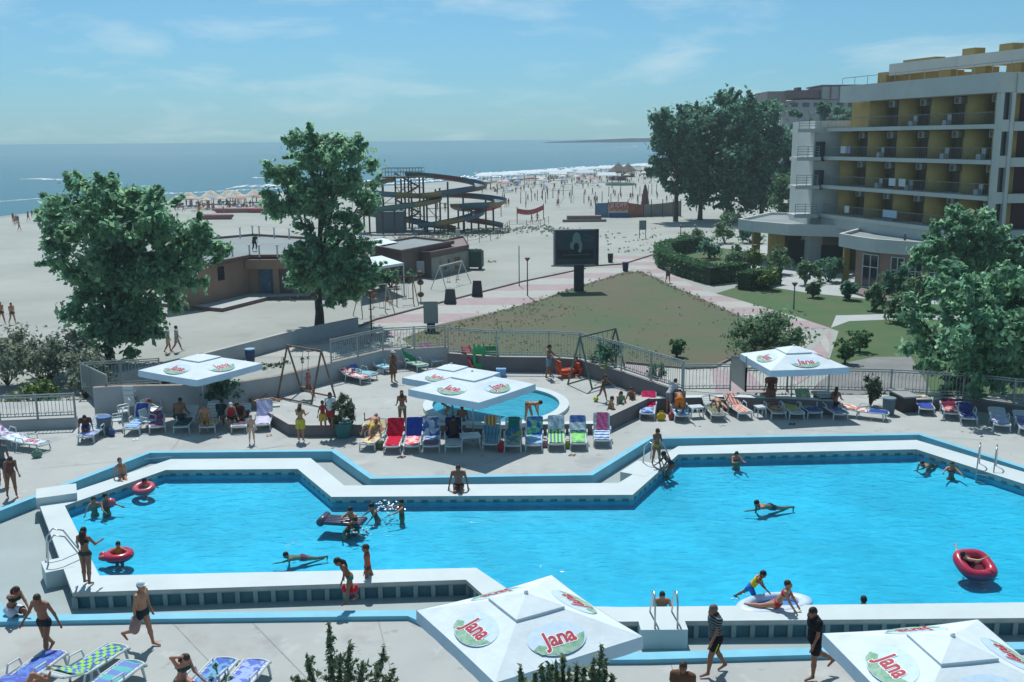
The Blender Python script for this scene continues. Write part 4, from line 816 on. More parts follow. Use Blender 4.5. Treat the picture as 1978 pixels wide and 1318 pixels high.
def parasol(cpx, zg, zrim, side, rotdeg, label, tilt=0, rise=None, poleoff=(0, 0)):
    """square market parasol; cpx is the pixel of the canopy rim centre"""
    c = at(cpx[0], cpx[1], zrim); root = empty('parasol', (c.x + poleoff[0], c.y + poleoff[1], zg), R(rotdeg), label, 'parasol', 'white parasols with a printed logo'); h = side / 2; H = zrim - zg; ap = side * .17 if rise is None else rise
    mb = MB(); mb.tube((0, 0, 0), (0, 0, H + ap * .9), .035, .03, 10); mb.build('pole', M_pole, root, True)
    mb = MB(); mb.box((0, 0, .045), (.7, .7, .09)); mb.tube((0, 0, .09), (0, 0, .4), .05, .05, 8); mb.build('base', M_grey, root)
    k = .30; corner = [(-1, -1), (1, -1), (1, 1), (-1, 1)]; mb = MB(); n = 8
    # canopy: four panels with a slight sag, up to the vent opening
    def pt(i, t, u):           # side i, t along the side 0..1, u up 0..1
        a, b = corner[i], corner[(i + 1) % 4]; x, y = a[0] + (b[0] - a[0]) * t, a[1] + (b[1] - a[1]) * t; s = 1 - u * (1 - k)
        sag = -.03 * math.sin(math.pi * t) * (1 - u) - .012 * math.sin(math.pi * u) * math.sin(math.pi * t)
        pull = 1 - .025 * math.sin(math.pi * t) * (1 - u)
        return (x * h * s * pull, y * h * s * pull, H + ap * u * (1 - k) + sag)
    for i in range(4):
        G = [[pt(i, t / n, u / 5) for t in range(n + 1)] for u in range(6)]
        for u in range(5):
            for t in range(n): mb.quad(G[u][t], G[u][t + 1], G[u + 1][t + 1], G[u + 1][t])
    cn = mb.build('canopy', M_canvas, root)
    mb = MB()
    for i in range(4):
        for t in range(n):
            a, b = pt(i, t / n, 0), pt(i, (t + 1) / n, 0); f = lambda p, j: (p[0] * 1.006, p[1] * 1.006, p[2] - .27 - .015 * (j % 2))
            mb.quad(f(a, t), f(b, t + 1), (b[0] * 1.003, b[1] * 1.003, b[2] + .004), (a[0] * 1.003, a[1] * 1.003, a[2] + .004))
    mb.build('valance', M_canvas_edge, root)
    mb = MB(); hv = h * k * 1.12; zb = H + ap * (1 - k) + .03; tp = (0, 0, H + ap * 1.02 + .04)
    cc = [(a * hv, b * hv, zb) for a, b in corner]; dd = [(a * hv, b * hv, zb - .10) for a, b in corner]
    for i in range(4): mb.add([cc[i], cc[(i + 1) % 4], tp], [(0, 1, 2)]); mb.quad(dd[i], dd[(i + 1) % 4], cc[(i + 1) % 4], cc[i])
    mb.build('vent_cap', M_canvas, root); mb = MB(); mb.ell(tp, (.05, .05, .06), 8, 5); mb.build('finial', M_lwhite, root)
    mb = MB()
    for a, b in corner:
        mb.tube((0, 0, H + ap * .72), (a * h * .97, b * h * .97, H - .03), .014, .012, 5); mb.tube((0, 0, H - .35), (a * h * .5, b * h * .5, H + ap * .33), .012, .012, 5)
    mb.build('ribs', M_pole, root)
    for i in range(4):
        ang = -math.pi / 2 + i * math.pi / 2; sl = math.atan2(ap, h); d = h * .70
        M = Matrix.Rotation(ang + math.pi / 2, 4, 'Z') @ Matrix.Translation((0, -d, H + ap * (1 - .70) + .005 - .02)) @ Matrix.Rotation(sl, 4, 'X') @ Matrix.Scale(side / 3.4 * .98, 4)
        lg = bpy.data.objects.new('logo', ME_LOGO); COL.objects.link(lg); adopt(lg, root); lg.matrix_local = M @ Matrix.Translation((0, 0, .006))
        for me, z, nm in ((ME_TW, .008, 'lettering_outline'), (ME_T, .013, 'lettering')):
            t = bpy.data.objects.new(nm, me); COL.objects.link(t); adopt(t, lg); t.matrix_local = Matrix.Translation((.03, .02, z))
    return root
def sq(px, z):
    """centre pixel, mean side and rotation of a square whose rim corners show at these pixels"""
    P = pts(px, z); c = sum(P, Vector()) / 4; s = sum((P[i] - P[(i + 1) % 4]).length for i in range(4)) / 4
    a = [math.degrees(math.atan2(P[(i + 1) % 4].y - P[i].y, P[(i + 1) % 4].x - P[i].x)) for i in range(4)]
    base = a[0]; ds = [((a[i] - base - 90 * i + 180) % 360) - 180 for i in range(4)]
    return c, s, base + sum(ds) / 4
def parasol_px(px, zg, zrim, label, rise=None, k=1.0):
    c, s, a = sq(px, zrim); s *= k; r = ((c.x, c.y))
    # pixel of the centre
    v = Vector((c.x, c.y, zrim - CAMH)); fx, fy, fz = v.dot(cx_), v.dot(cy_), v.dot(Fv); return parasol((989 + FPX * fx / fz, 659 - FPX * fy / fz), zg, zrim, s, a, label, rise=rise)
parasol_px([(958, 1312), (1250, 1230), (1068, 1115), (792, 1180)], ZD, 2.35, 'big white logo parasol with raised vent standing near the pool, partly behind juniper tips', rise=.62)
parasol_px([(1655, 1390), (2150, 1330), (1930, 1219), (1604, 1247)], ZD, 2.35, 'white logo parasol cut by the picture corner beside the man in dark clothes', rise=.62)
parasol_px([(390, 740), (505, 707), (385, 678), (272, 714)], ZD, 2.35, 'white logo parasol shading the big seated man and stacked plastic chairs', rise=.55, k=.87)
parasol_px([(924, 784), (1029, 745), (910, 706), (785, 760)], .0, 2.36, 'white logo parasol over the middle of the long lounger row', rise=.58, k=.84)
parasol_px([(880, 748), (972, 722), (870, 695), (765, 738)], ZT, 2.10, 'white logo parasol half covered by another one at the paddling pool', rise=.45, k=.84)
parasol_px([(1482, 722), (1642, 716), (1568, 668), (1438, 683)], ZD, 2.25, 'white logo parasol above the red and green towel loungers by the ornate railing', rise=.62, k=.84)
# ================================================================ loungers, tables and towels
M_plastic = mat('white_plastic', (.55, .62, .64), .35, .04, 2)
def lounger_proto():
    root = empty('sun_lounger', (0, 0, 0)); W, Ls, hs = .62, 1.25, .33
    mb = MB()                                     # seat: foot end at y=0, back hinge at y=1.25; slats with a rounded foot edge
    for i in range(9): mb.box((0, .10 + i * .135, hs), (W - .06, .115, .025))
    for s in (-1, 1): mb.path([(s * W / 2, -.02, hs - .03), (s * W / 2, .06, hs + .015), (s * W / 2, .6, hs + .0), (s * W / 2, Ls, hs + .01)], .03, 6)
    mb.path([(-W / 2, 0, hs - .03), (-W / 4, -.07, hs - .03), (0, -.09, hs - .03), (W / 4, -.07, hs - .03), (W / 2, 0, hs - .03)], .032, 6); mb.build('seat', M_plastic, root)
    for s in (-1, 1):
        for y in (.12, 1.15): mb = MB(); mb.path([(s * (W / 2 - .01), y, hs), (s * (W / 2 + .02), y - (.05 if y < .5 else -.05), 0)], [.035, .028], 6); mb.build('leg', M_plastic, root)
    for s in (-1, 1): mb = MB(); mb.path([(s * (W / 2 + .03), .72, hs), (s * (W / 2 + .05), .78, hs + .2), (s * (W / 2 + .05), 1.12, hs + .22), (s * (W / 2 + .02), 1.22, hs + .05)], .024, 6); mb.build('armrest', M_plastic, root)
    return root
def back_mesh(W=.62, L=.72):
    mb = MB()
    for i in range(5): mb.box((0, .09 + i * .135, 0), (W - .06, .115, .022))
    for s in (-1, 1): mb.path([(s * W / 2, 0, 0), (s * W / 2, L, .0)], .028, 6)
    mb.path([(-W / 2, L, 0), (-W / 4, L + .04, 0), (W / 4, L + .04, 0), (W / 2, L, 0)], .03, 6); return mb.mesh('backrest', M_plastic)
LP = lounger_proto(); ME_BACK = back_mesh(); lcount = [0]
def towelmat(c1, c2=None, pat=None):
    key = 'towel_%s_%s_%s' % (c1, c2, pat)
    if key in MATS: return MATS[key]
    f = lambda h: lin(tuple(int(h[i:i + 2], 16) / 255 for i in (0, 2, 4)))
    if not c2: return plain(c1, .9, .1, .08, 5)
    m = bpy.data.materials.new(key); m.use_nodes = True; MATS[key] = m; N, L = m.node_tree.nodes, m.node_tree.links; b = N['Principled BSDF']; b.inputs['Roughness'].default_value = .9
    tc = N.new('ShaderNodeTexCoord')
    if pat == 'check': t = N.new('ShaderNodeTexChecker'); t.inputs['Scale'].default_value = 9; o = t.outputs['Fac']
    elif pat == 'stripe':
        t = N.new('ShaderNodeTexWave'); t.inputs['Scale'].default_value = 2.2; t.inputs['Distortion'].default_value = .4; o = t.outputs['Fac']
    elif pat == 'band':
        t = N.new('ShaderNodeTexWave'); t.bands_direction = 'Y'; t.inputs['Scale'].default_value = .8; o = t.outputs['Fac']
    else: t = N.new('ShaderNodeTexNoise'); t.inputs['Scale'].default_value = 4.5; t.inputs['Detail'].default_value = 3; o = t.outputs['Fac']
    L.new(tc.outputs['Object'], t.inputs['Vector']); rp = N.new('ShaderNodeValToRGB'); rp.color_ramp.elements[0].position = .47; rp.color_ramp.elements[1].position = .53
    rp.color_ramp.elements[0].color = (*f(c1), 1); rp.color_ramp.elements[1].color = (*f(c2), 1); L.new(o, rp.inputs[0]); L.new(rp.outputs[0], b.inputs['Base Color']); return m
def towel_mesh(y0, y1, back, W, seed, drop=.12):
    """a cloth lying on the lounger from y0 along the seat, then up the backrest; wrinkled"""
    r = random.Random(seed); hs = .355; Ls = 1.25; n = 16; m = 7; mb = MB(); G = []
    bl = max(0, y1 - Ls); ys = [y0 + (y1 - y0) * i / n for i in range(n + 1)]; sk = r.uniform(-.05, .05)
    for y in ys:
        row = []
        for j in range(m + 1):
            x = (-.5 + j / m) * W + sk * (y - .6); w = .012 * math.sin(y * 13 + j * 1.7 + seed) + r.uniform(0, .012)
            edge = -drop * .5 if (j in (0, m) and W > .6) else 0
            if y <= Ls: p = (x, y, hs + w + edge - (.10 if y < -.02 else 0))
            else: d = y - Ls; p = (x, Ls + d * math.cos(back) - (.035 + w) * math.sin(back), hs + d * math.sin(back) + (.035 + w) * math.cos(back) + edge * .3)
            row.append(p)
        G.append(row)
    for i in range(n):
        for j in range(m): mb.quad(G[i][j], G[i][j + 1], G[i + 1][j + 1], G[i + 1][j])
    return mb
def lounger(px, py, heading, back, towels, label, tlabels, z=ZD, group='white plastic sun loungers around the pool'):
    """(px, py): middle of the foot end on the floor; heading as for people (0: foot end towards the camera)"""
    p = at(px, py, z); first = lcount[0] == 0; lcount[0] += 1
    root = LP if first else copy_tree(LP)
    root.location = p; root.rotation_euler = (0, 0, R(heading)); tag(root, label, 'sun lounger', group)
    b = bpy.data.objects.new('backrest', ME_BACK); COL.objects.link(b); b.parent = root; b.location = (0, 1.25, .34); b.rotation_euler = (R(back), 0, 0)
    for (c, y0, y1, W), tl in zip(towels, tlabels):
        mb = towel_mesh(y0, y1, R(back), W, lcount[0] * 3 + len(tl)); o = mb.build('beach_towel', towelmat(*c), None, True); o.location = p + Vector((0, 0, .006 * towels.index((c, y0, y1, W)))); o.rotation_euler = (0, 0, R(heading)); tag(o, tl, 'towel', 'beach towels')
    return root
T = lambda c1, c2=None, pat=None: (c1, c2, pat)
ROW = 'lounger in the long row, '
lounger(708, 872, -14, 40, [(T('d8cfa0', 'b98a76', 'n'), .0, 1.9, .6)], ROW + 'under the sunbather with yellow shorts', ['beige patterned towel under the sunbather at the row end by the teal planter'])
lounger(757, 877, 0, 58, [(T('c2203f'), -.05, 2.0, .68)], ROW + 'covered by a plain red towel', ['plain bright red towel covering a whole lounger'])
lounger(795, 876, 1, 62, [(T('2b4fa6'), 1.1, 2.0, .64), (T('d8354f', 'e8c7c5', 'n'), .0, 1.15, .62)], ROW + 'with blue backrest and red flowered seat', ['royal blue towel hung over the backrest next to the red one', 'red towel with white blossoms on the seat below a blue towel'])
lounger(833, 876, 3, 60, [(T('3f64a0', 'a8bcd2', 'n'), .5, 2.0, .66), (T('9a4a66', '56708a', 'n'), .0, .6, .6)], ROW + 'under a tangle of blue and grey towels', ['crumpled blue and grey towel with checked corner', 'crumpled dusky red cloth at the foot of a lounger'])
lounger(876, 876, 2, 62, [(T('26366e'), .9, 2.0, .64)], ROW + 'shaded and navy covered beside the round table', ['navy towel behind the seated person in the parasol shade'])
lounger(948, 872, -2, 60, [(T('d6c27a', 'b06a4a', 'stripe'), 1.5, 2.0, .4), (T('4f7fae', '6fa0a4', 'stripe'), .0, 1.6, .62)], ROW + 'with a small striped cloth over its back', ['little yellow striped cloth over a blue backrest', 'blue green striped towel beneath a little yellow cloth'])
lounger(990, 875, -2, 58, [(T('1f7f78'), 1.4, 2.0, .45), (T('9fb16a', '3f72a8', 'n'), .0, 1.5, .64)], ROW + 'with yellow green and blue towel in shade', ['teal cloth hung on the backrest in parasol shade', 'yellow green and blue beach towel in parasol shade'])
lounger(1031, 874, -2, 58, [(T('2f68b4', '64b08a', 'n'), .9, 2.0, .64), (T('6fa3d2', '9cc3dd', 'n'), .0, .95, .6)], ROW + 'blue covered, half in sun and half in shade', ['deep blue towel with a green corner at the shade edge', 'light blue towel on the sunlit foot of a lounger'])
lounger(1075, 872, -2, 60, [(T('dfe6ea', 'a5b5cc', 'n'), 1.35, 2.0, .66), (T('a9cf6a', '2f7f96', 'stripe'), .0, 1.4, .6)], ROW + 'white cloth above green and yellow stripes', ['white cloth with grey print over a backrest in the sun', 'towel with green, yellow and teal stripes below a white cloth'])
lounger(1118, 871, -2, 55, [(T('4466a8', 'c8d4de', 'band'), 1.25, 2.0, .6), (T('5fae6a', '8fd07e', 'n'), .0, 1.3, .64)], ROW + 'with grass green towel on its seat', ['blue and white banded towel above a grass green one', 'grass green towel with a dark brown fold'])
lounger(1163, 865, -4, 57, [(T('d46a98'), 1.25, 2.0, .46), (T('b8d2e2', '3f5fa0', 'band'), .0, 1.2, .58)], ROW + 'with pink towel on its back at the slanting wall', ['pink towel over a backrest beside the slanting wall', 'pale blue banded towel below the pink one'])
RR_ = 'lounger before the low ledge wall, '
lounger(1250, 812, -10, 40, [(T('cf2f62'), 1.0, 2.0, .62), (T('3c5fa8', '9fb6d8', 'n'), -.05, .85, .62)], RR_ + 'crimson above blue, next to the man in orange shorts', ['crimson towel over a backrest next to the man in orange shorts', 'blue printed towel at the foot under a crimson one'])
lounger(1318, 816, 0, 35, [(T('4a9fd2', 'cfe3ee', 'n'), .0, 1.9, .6)], RR_ + 'pale blue, beside the crimson towel lounger', ['sky blue and white towel under the bending man'])
lounger(1388, 815, 2, 25, [(T('8a7a6c', '4f6a55', 'n'), .0, 1.4, .6)], RR_ + 'with a sunbather lying flat on it', ['brown green towel under the flat lying sunbather'])
lounger(1440, 811, 10, 30, [(T('c25a5a', 'cdbba8', 'stripe'), .0, 1.95, .5)], RR_ + 'with red and beige stripes beside a white stool table', ['red and beige striped towel beside a white stool table'])
lounger(1505, 811, 2, 30, [(T('b8293a', '7fae7a', 'n'), .1, 1.95, .68)], RR_ + 'red with a green patch, below the parasol pole', ['red towel with green patch below the parasol pole'])
lounger(1540, 812, 3, 15, [(T('b6c07c', 'a9b06a', 'n'), .3, 1.9, .62)], RR_ + 'flat and pale olive under the parasol', ['pale olive towel in the parasol shade'])
lounger(1575, 810, 5, 50, [(T('7f9a7a', 'a8b89a', 'n'), .6, 2.0, .62), (T('4a5fa0'), .0, .7, .6)], RR_ + 'sage green above blue under the parasol', ['sage green towel on a raised backrest under the parasol', 'plain blue cloth below a sage green towel'])
lounger(1625, 813, 8, 40, [(T('8fa6b8', '5b5f96', 'n'), .0, 1.2, .6)], RR_ + 'with the long haired woman sitting on it', ['grey blue towel under the long haired seated woman'])
lounger(1712, 812, 62, 8, [(T('2f4fa2'), .0, .7, .6), (T('d07a5a', 'e0e4e4', 'n'), .75, 1.9, .62)], 'lounger set sideways near the pointed shrub', ['dark blue towel on a sideways lounger', 'orange and white towel on a sideways lounger'])
RT = 'lounger in garden tree shade, '
lounger(1790, 803, -12, 8, [(T('3a4fa4'), .0, .9, .6), (T('d8d2b0', 'b5a878', 'n'), .9, 1.8, .6)], RT + 'blue and straw coloured towels', ['blue towel on the lounger nearest the grey table', 'straw coloured towel above a blue one'])
lounger(1838, 812, -16, 10, [(T('a03a4a', 'd49a9a', 'n'), .0, 1.0, .62), (T('6a2a44'), 1.0, 1.9, .62)], RT + 'raspberry and pinkish towels', ['pinkish raspberry towel in tree shade', 'dark wine towel in tree shade'])
lounger(1872, 822, -16, 12, [(T('3f55a6', '26306a', 'n'), .0, 1.0, .62), (T('4a4f8a'), 1.0, 1.9, .62)], RT + 'two navy towels', ['navy printed towel on a shaded lounger', 'dusk blue towel above a navy one'])
lounger(1935, 835, -18, 15, [(T('c8c2dc', 'aab4d4', 'n'), .1, 1.3, .6)], RT + 'lilac white towel', ['lilac white towel on a shaded lounger'])
lounger(1985, 842, -18, 15, [(T('8a86b4', '565a90', 'n'), .1, 1.5, .6)], RT + 'mauve towel, cut by the picture edge', ['mauve towel at the picture edge'])
RL = 'lounger at the grey retaining wall, '
lounger(165, 858, 0, 30, [(T('6f88c6', 'a9b6d8', 'n'), .0, .8, .6)], RL + 'under a crouching person by the grey bin', ['lilac blue towel under the crouching person'])
lounger(254, 842, 0, 60, [(T('3f56a4'), 1.3, 1.95, .5), (T('9cc2da', '6f95cc', 'band'), .0, 1.35, .56)], RL + 'blue backed among stacked white chairs', ['royal blue cloth on a lounger among stacked chairs', 'pale blue banded towel among stacked chairs'])
lounger(305, 838, 22, 25, [(T('a83a44', '5f6fae', 'n'), .0, 1.7, .62)], RL + 'red and blue in parasol shade', ['dark red and blue towel in the shade of the white parasol'])
lounger(350, 838, 4, 30, [(T('3a5a5a'), .0, 1.2, .6)], RL + 'under the big seated man', ['dark green towel under the big seated man'])
lounger(400, 838, 2, 55, [(T('c09a4a', 'd8d2b8', 'n'), .0, .9, .6)], RL + 'with the person in yellow, its backrest raised', ['mustard towel under the person in yellow'])
lounger(462, 838, 8, 40, [(T('2a4a60', '5a3a48', 'n'), .2, 1.6, .6)], RL + 'dark towel at the edge of the parasol shade', ['dark teal towel at the shade edge'])
lounger(507, 834, 8, 58, [(T('b9b4da', 'c8c8e4', 'n'), .0, 1.95, .62)], RL + 'lilac towel standing out in the sun', ['lilac towel covering a sunlit lounger near the dark terrace wall'])
lounger(88, 872, 68, 10, [(T('dfe8ee', 'a9bfe0', 'n'), .1, 1.9, .64), (T('d8702a', 'c0392b', 'n'), .35, .95, .3)], 'lounger on the open deck beside the blue kerb', ['white and pale blue towel on the lounger beside the blue kerb', 'small orange red cloth lying on a white towel'])
lounger(40, 860, 60, 20, [(T('c8d0e0', '8a5a90', 'n'), .1, 1.9, .6)], 'lounger with purple flowered towel behind standing adults', ['purple flowered towel behind the standing adults'])
RU = 'white lounger on the upper terrace, '
lounger(708, 742, 50, 30, [(T('b8304a', 'dfd8d6', 'n'), .0, 1.7, .62)], RU + 'red and white beside the swing', ['red and white towel beside the swing frame'], ZT)
lounger(722, 735, 55, 45, [(T('56a8bc', '8fc8d2', 'n'), .0, 1.2, .62), (T('5f74b4'), 1.2, 1.9, .55)], RU + 'turquoise seat and blue backrest', ['turquoise towel on a lounger seat by the wall', 'periwinkle towel on a lounger backrest by the wall'], ZT)
lounger(752, 722, 45, 48, [(T('bfe0e4', '56b0c8', 'n'), .0, 1.9, .55)], RU + 'white and aqua near the sun hat woman', ['white and aqua towel next to the woman in a sun hat'], ZT)
lounger(818, 718, 38, 58, [(T('3f9a68'), 1.1, 2.0, .6), (T('8fb8a0', 'a9c8b4', 'n'), .0, 1.1, .6)], RU + 'green backed below the grey wall', ['emerald towel on a backrest below the grey wall', 'pale sage towel under an emerald one'], ZT)
lounger(846, 708, 30, 58, [(T('d06a96', 'e0a8bc', 'n'), 1.0, 2.0, .6), (T('a8bcd8', 'd8dfe6', 'n'), .0, 1.0, .6)], RU + 'pink backed in the wall corner', ['rose pink towel in the wall corner', 'pale blue towel below a rose pink one'], ZT)
FR = 'lounger near the junipers and walking men, '
lounger(232, 1272, 157, 20, [(T('8fcf4a', '4a66c0', 'check'), -.05, 1.7, .62)], FR + 'with a bright green and blue checked towel', ['bright green, blue and aqua checked towel'])
lounger(112, 1284, 165, 12, [(T('4f5fb0', '5a80c8', 'n'), .0, 1.7, .64)], FR + 'purple blue, a bare leg across it', ['purple blue towel under a stretched bare leg'])
lounger(262, 1304, 160, 15, [(T('5fb0b4', '6a86c4', 'band'), -.05, 1.7, .62)], FR + 'teal and blue beside the seated woman', ['teal and blue towel beside the seated woman'])
lounger(440, 1298, 168, 15, [(T('4a66b8', '6aa0c8', 'n'), -.05, 1.7, .62)], FR + 'blue, under the thin leafy twig', ['blue patterned towel under the thin leafy twig'])
lounger(500, 1301, 168, 15, [(T('5a70c4', '9ab0dc', 'n'), -.05, 1.7, .62)], FR + 'lavender blue, last of the front group', ['lavender blue towel, last of the front group'])
def side_table(px, py, label, z=ZD, w=.62, h=.48, items=0, rz=.2, d=.5):
    root = empty('side_table', at(px, py, z), rz, label, 'table', 'small tables between the loungers'); mb = MB(); mb.box((0, 0, h), (w, d, .04)); mb.box((0, 0, h - .05), (w - .08, d - .08, .06)); mb.build('table_top', M_plastic, root)
    for a, b in ((-1, -1), (1, -1), (1, 1), (-1, 1)): mb = MB(); mb.tube((a * (w / 2 - .06), b * (d / 2 - .06), h - .03), (a * (w / 2 - .02), b * (d / 2 - .02), 0), .03, .025, 6); mb.build('leg', M_plastic, root)
    return root
side_table(1343, 806, 'white plastic side table with cups between the sky blue and brown loungers'); side_table(1468, 806, 'white stool table beside the red striped lounger', w=.46, d=.44)
side_table(908, 866, 'white table in parasol shade inside the long lounger row', w=.8, d=.6, h=.55); side_table(534, 800, 'little white table at the end of the grey wall', w=.35, d=.3, h=.4); side_table(1650, 545, 'white plastic table on the pavilion terrace', ZG, 1.2, .7); 
for x, y, c, lab in ((1338, 797, 'd8e2e6', 'white cup on the plastic side table'), (1347, 798, 'b8c8d0', 'grey cup on the plastic side table')):
    mb = MB(); p = at(x, y, .5); mb.lathe([(.03, 0), (.04, .1), (.045, .16)], (0, 0, 0), 8); tag(mb.build('cup', plain(c)), lab, 'cup').location = p
# bins, planter, barrel
def bin_(px, py, z, r, h, c, label, lid=None, name='litter_bin', sides=14):
    root = empty(name, at(px, py, z), 0, label, 'bin'); mb = MB(); mb.lathe([(r * .82, 0), (r * .95, h * .5), (r, h), (r * .88, h), (r * .85, h * .94)], n=sides); mb.build('body', plain(c), root); mb = MB(); mb.lathe([(r * 1.04, h - .06), (r * 1.07, h - .03), (r * 1.04, h), (r * .9, h + .005)], n=sides); mb.build('rim', plain(lid or c), root); return root
bin_(203, 838, ZD, .30, .75, '5f7278', 'round grey litter bin beside the stacked white chairs', '3f6aa0'); bin_(1716, 800, ZD, .28, .75, '4f6a74', 'blue grey litter bin beside the slate topped table', '6f8a92')
bin_(484, 702, ZG, .30, .9, '2f3f6a', 'navy barrel bin with bluish lid standing on the sand behind the wall', '7fb0cc'); bin_(1179, 507, ZG, .30, .95, '20262c', 'black litter bin on the sand beyond the billboard', '30363c'); bin_(1208, 524, ZG, .32, .95, '352a48', 'dark purple litter bin at the tip of the dry lawn', '7f86a8')
# teal planter with oleander
root = empty('planter', at(664, 845, ZD), 0, 'teal conical planter pot holding a loose oleander bush', 'planter'); mb = MB(); mb.lathe([(.26, 0), (.34, .35), (.42, .62), (.44, .66), (.38, .66), (.37, .6)], n=20); mb.build('pot', plain('3f7478'), root, True)
mb = MB(); mb.lathe([(.0, .58), (.37, .58)], n=16); mb.build('soil', M_bark, root)
cl = []
for i in range(26): a = random.uniform(0, 6.28); q = random.random() ** .5; hh = random.uniform(.7, 1.75); cl.append((Vector((math.cos(a) * q * .5, math.sin(a) * q * .5, hh)), (.15, .15, .17), 34))
leaf_cloud('foliage', cl, LEAF['oleander'], .10, 2.6, parent=root)
# slate table by the railing, dark table under the parasol, fronts
def slab_table(px, py, w, d, h, rz, label):
    root = empty('stone_table', at(px, py, ZD), rz, label, 'table'); mb = MB(); mb.box((0, 0, h), (w, d, .07)); mb.build('top', mat('slate', (.30, .33, .34), .6, .08, 2), root); mb = MB(); mb.box((0, 0, h / 2 - .02), (w * .8, d * .82, h - .04)); mb.build('body', mat('table_body', (.07, .06, .06), .9), root)
slab_table(1742, 790, .75, 1.5, .72, R(8), 'slate topped service table beside the grey bin'); slab_table(1590, 792, .8, 1.0, .72, R(6), 'dark table behind the sage green lounger under the parasol')
# stacked white plastic chairs
def plastic_chair():
    root = empty('plastic_chair', (0, 0, 0)); mb = MB(); mb.box((0, 0, .43), (.46, .44, .04)); mb.build('seat', M_plastic, root)
    mb = MB(); mb.box((0, .23, .68), (.46, .04, .50), M=Matrix.Rotation(R(-10), 4, 'X')); mb.build('backrest', M_plastic, root)
    for a, b in ((-1, -1), (1, -1), (1, 1), (-1, 1)): mb = MB(); mb.tube((a * .20, b * .18, .42), (a * .25, b * .25, 0), .026, .022, 6); mb.build('leg', M_plastic, root)
    for s in (-1, 1): mb = MB(); mb.path([(s * .25, -.2, .43), (s * .26, -.18, .63), (s * .26, .2, .66)], .024, 6); mb.build('armrest', M_plastic, root)
    return root
PC = plastic_chair(); used = [False]
def chair(px, py, z, rz, label, lift=0):
    o = copy_tree(PC) if used[0] else PC; used[0] = True; o.location = at(px, py, z) + Vector((0, 0, lift)); o.rotation_euler = (0, 0, R(rz)); tag(o, label, 'chair', 'white plastic chairs')
SC = 'white chair by the grey wall, '
chair(228, 830, ZD, -70, SC + 'turned sideways next to the bin'); chair(240, 812, ZD, -60, SC + 'second from the bin'); chair(256, 800, ZD, 180, SC + 'lowest of the stack'); chair(256, 800, ZD, 180, SC + 'middle of the stack', .22); chair(256, 800, ZD, 180, SC + 'topmost of the stack', .44)
chair(290, 812, ZD, 50, SC + 'with the red ball bag above it'); chair(288, 832, ZD, 70, SC + 'facing the red lounger'); chair(300, 800, ZD, 30, SC + 'rearmost beside the stack', 0)
mb = MB(); mb.ell((0, 0, 0), (.13, .13, .15), 10, 8); o = mb.build('beach_bag', plain('c0452f'), None, True); o.location = at(287, 777, .95); tag(o, 'round red bag hanging on the stacked white chairs', 'bag')
# ================================================================ playground on the terrace
M_rust = mat('rusty_tube', (.20, .13, .09), .7, .2, 4); M_gr = mat('green_tube', (.10, .17, .13), .6, .15, 3)
def swing(p1, p2, z, h, m, label, seats, sp=.75):
    A, B = at(*p1, z), at(*p2, z); root = empty('swing', A, 0, label, 'swing'); O = A; d = (B - A).normalized(); n = Vector((d.y, -d.x, 0)); up = Vector((0, 0, h))
    mb = MB(); mb.tube(A - O + up, B - O + up, .05, .05, 8); mb.build('top_beam', m, root)
    for P in (A, B):
        for s in (-1, 1): mb = MB(); mb.tube(P - O + up, P - O + n * s * sp, .045, .045, 8); mb.build('leg', m, root)
    for s in (-1, 1): mb = MB(); mb.tube(A - O + n * s * sp + Vector((0, 0, .04)), B - O + n * s * sp + Vector((0, 0, .04)), .03, .03, 6); mb.build('ground_bar', m, root)
    L = (B - A).length
    for t, hz, c, sw in seats:
        P = d * (L * t) + n * sw; mb = MB(); mb.box(P + Vector((0, 0, hz)), (.42, .22, .05), math.atan2(d.y, d.x)); st = mb.build('seat', plain(c), root); mb = MB()
        for s in (-.19, .19): mb.tube(d * (L * t + s) + up, P + d * s + Vector((0, 0, hz)), .012, .012, 5)
        mb.build('chains', m, st)
swing((560, 762), (625, 775), ZT, 2.35, M_rust, 'rusty swing frame with a boy on it in front of the grey wall', [(.55, .55, '5f4a3a', .2)])
swing((1120, 748), (1188, 728), ZT, 2.45, M_gr, 'green swing frame with two yellow seats beside the paddling pool', [(.55, .75, 'd8e04a', .3), (.85, .85, 'd8e04a', -.3)])
root = empty('playhouse', at(938, 712, ZT), R(4), 'bright green plastic playhouse with window cutouts against the dark wall', 'playhouse'); gp_ = plain('2f9a5c')
for x, w in ((-.58, .14), (-.12, .18), (.58, .14)): mb = MB(); mb.box((x, -.45, .62), (w, .08, 1.24)); mb.build('front_post', gp_, root)
mb = MB(); mb.box((0, -.45, .2), (1.3, .07, .4)); mb.box((-.36, -.45, 1.05), (.4, .07, .3)); mb.box((.25, -.45, .95), (.6, .07, .12)); mb.build('front_wall', gp_, root)
for s in (-1, 1): mb = MB(); mb.box((s * .62, 0, .55), (.07, .95, 1.1)); mb.build('side_wall', gp_, root)
mb = MB(); mb.box((0, .45, .55), (1.3, .07, 1.1)); mb.build('rear_wall', gp_, root)
mb = MB()
for x in (-.6, -.35, -.1, .6): mb.tube((x, -.45, 1.22), (x, -.45, 1.42), .05, .03, 6)
mb.build('battlement', gp_, root); mb = MB(); mb.box((.25, -.47, .62), (.5, .05, .2)); mb.build('shutter', M_lwhite, root)
root = empty('toddler_slide', at(908, 712, ZT), R(30), 'red plastic toddler slide leaning beside the green playhouse', 'slide'); mb = MB(); mb.beam((0, .5, 1.05), (0, -.7, .1), .42, .05); mb.build('chute', plain('b0283c'), root)
for s in (-1, 1): mb = MB(); mb.beam((s * .22, .5, 1.12), (s * .22, -.7, .17), .05, .12); mb.build('side_rail', plain('b0283c'), root)
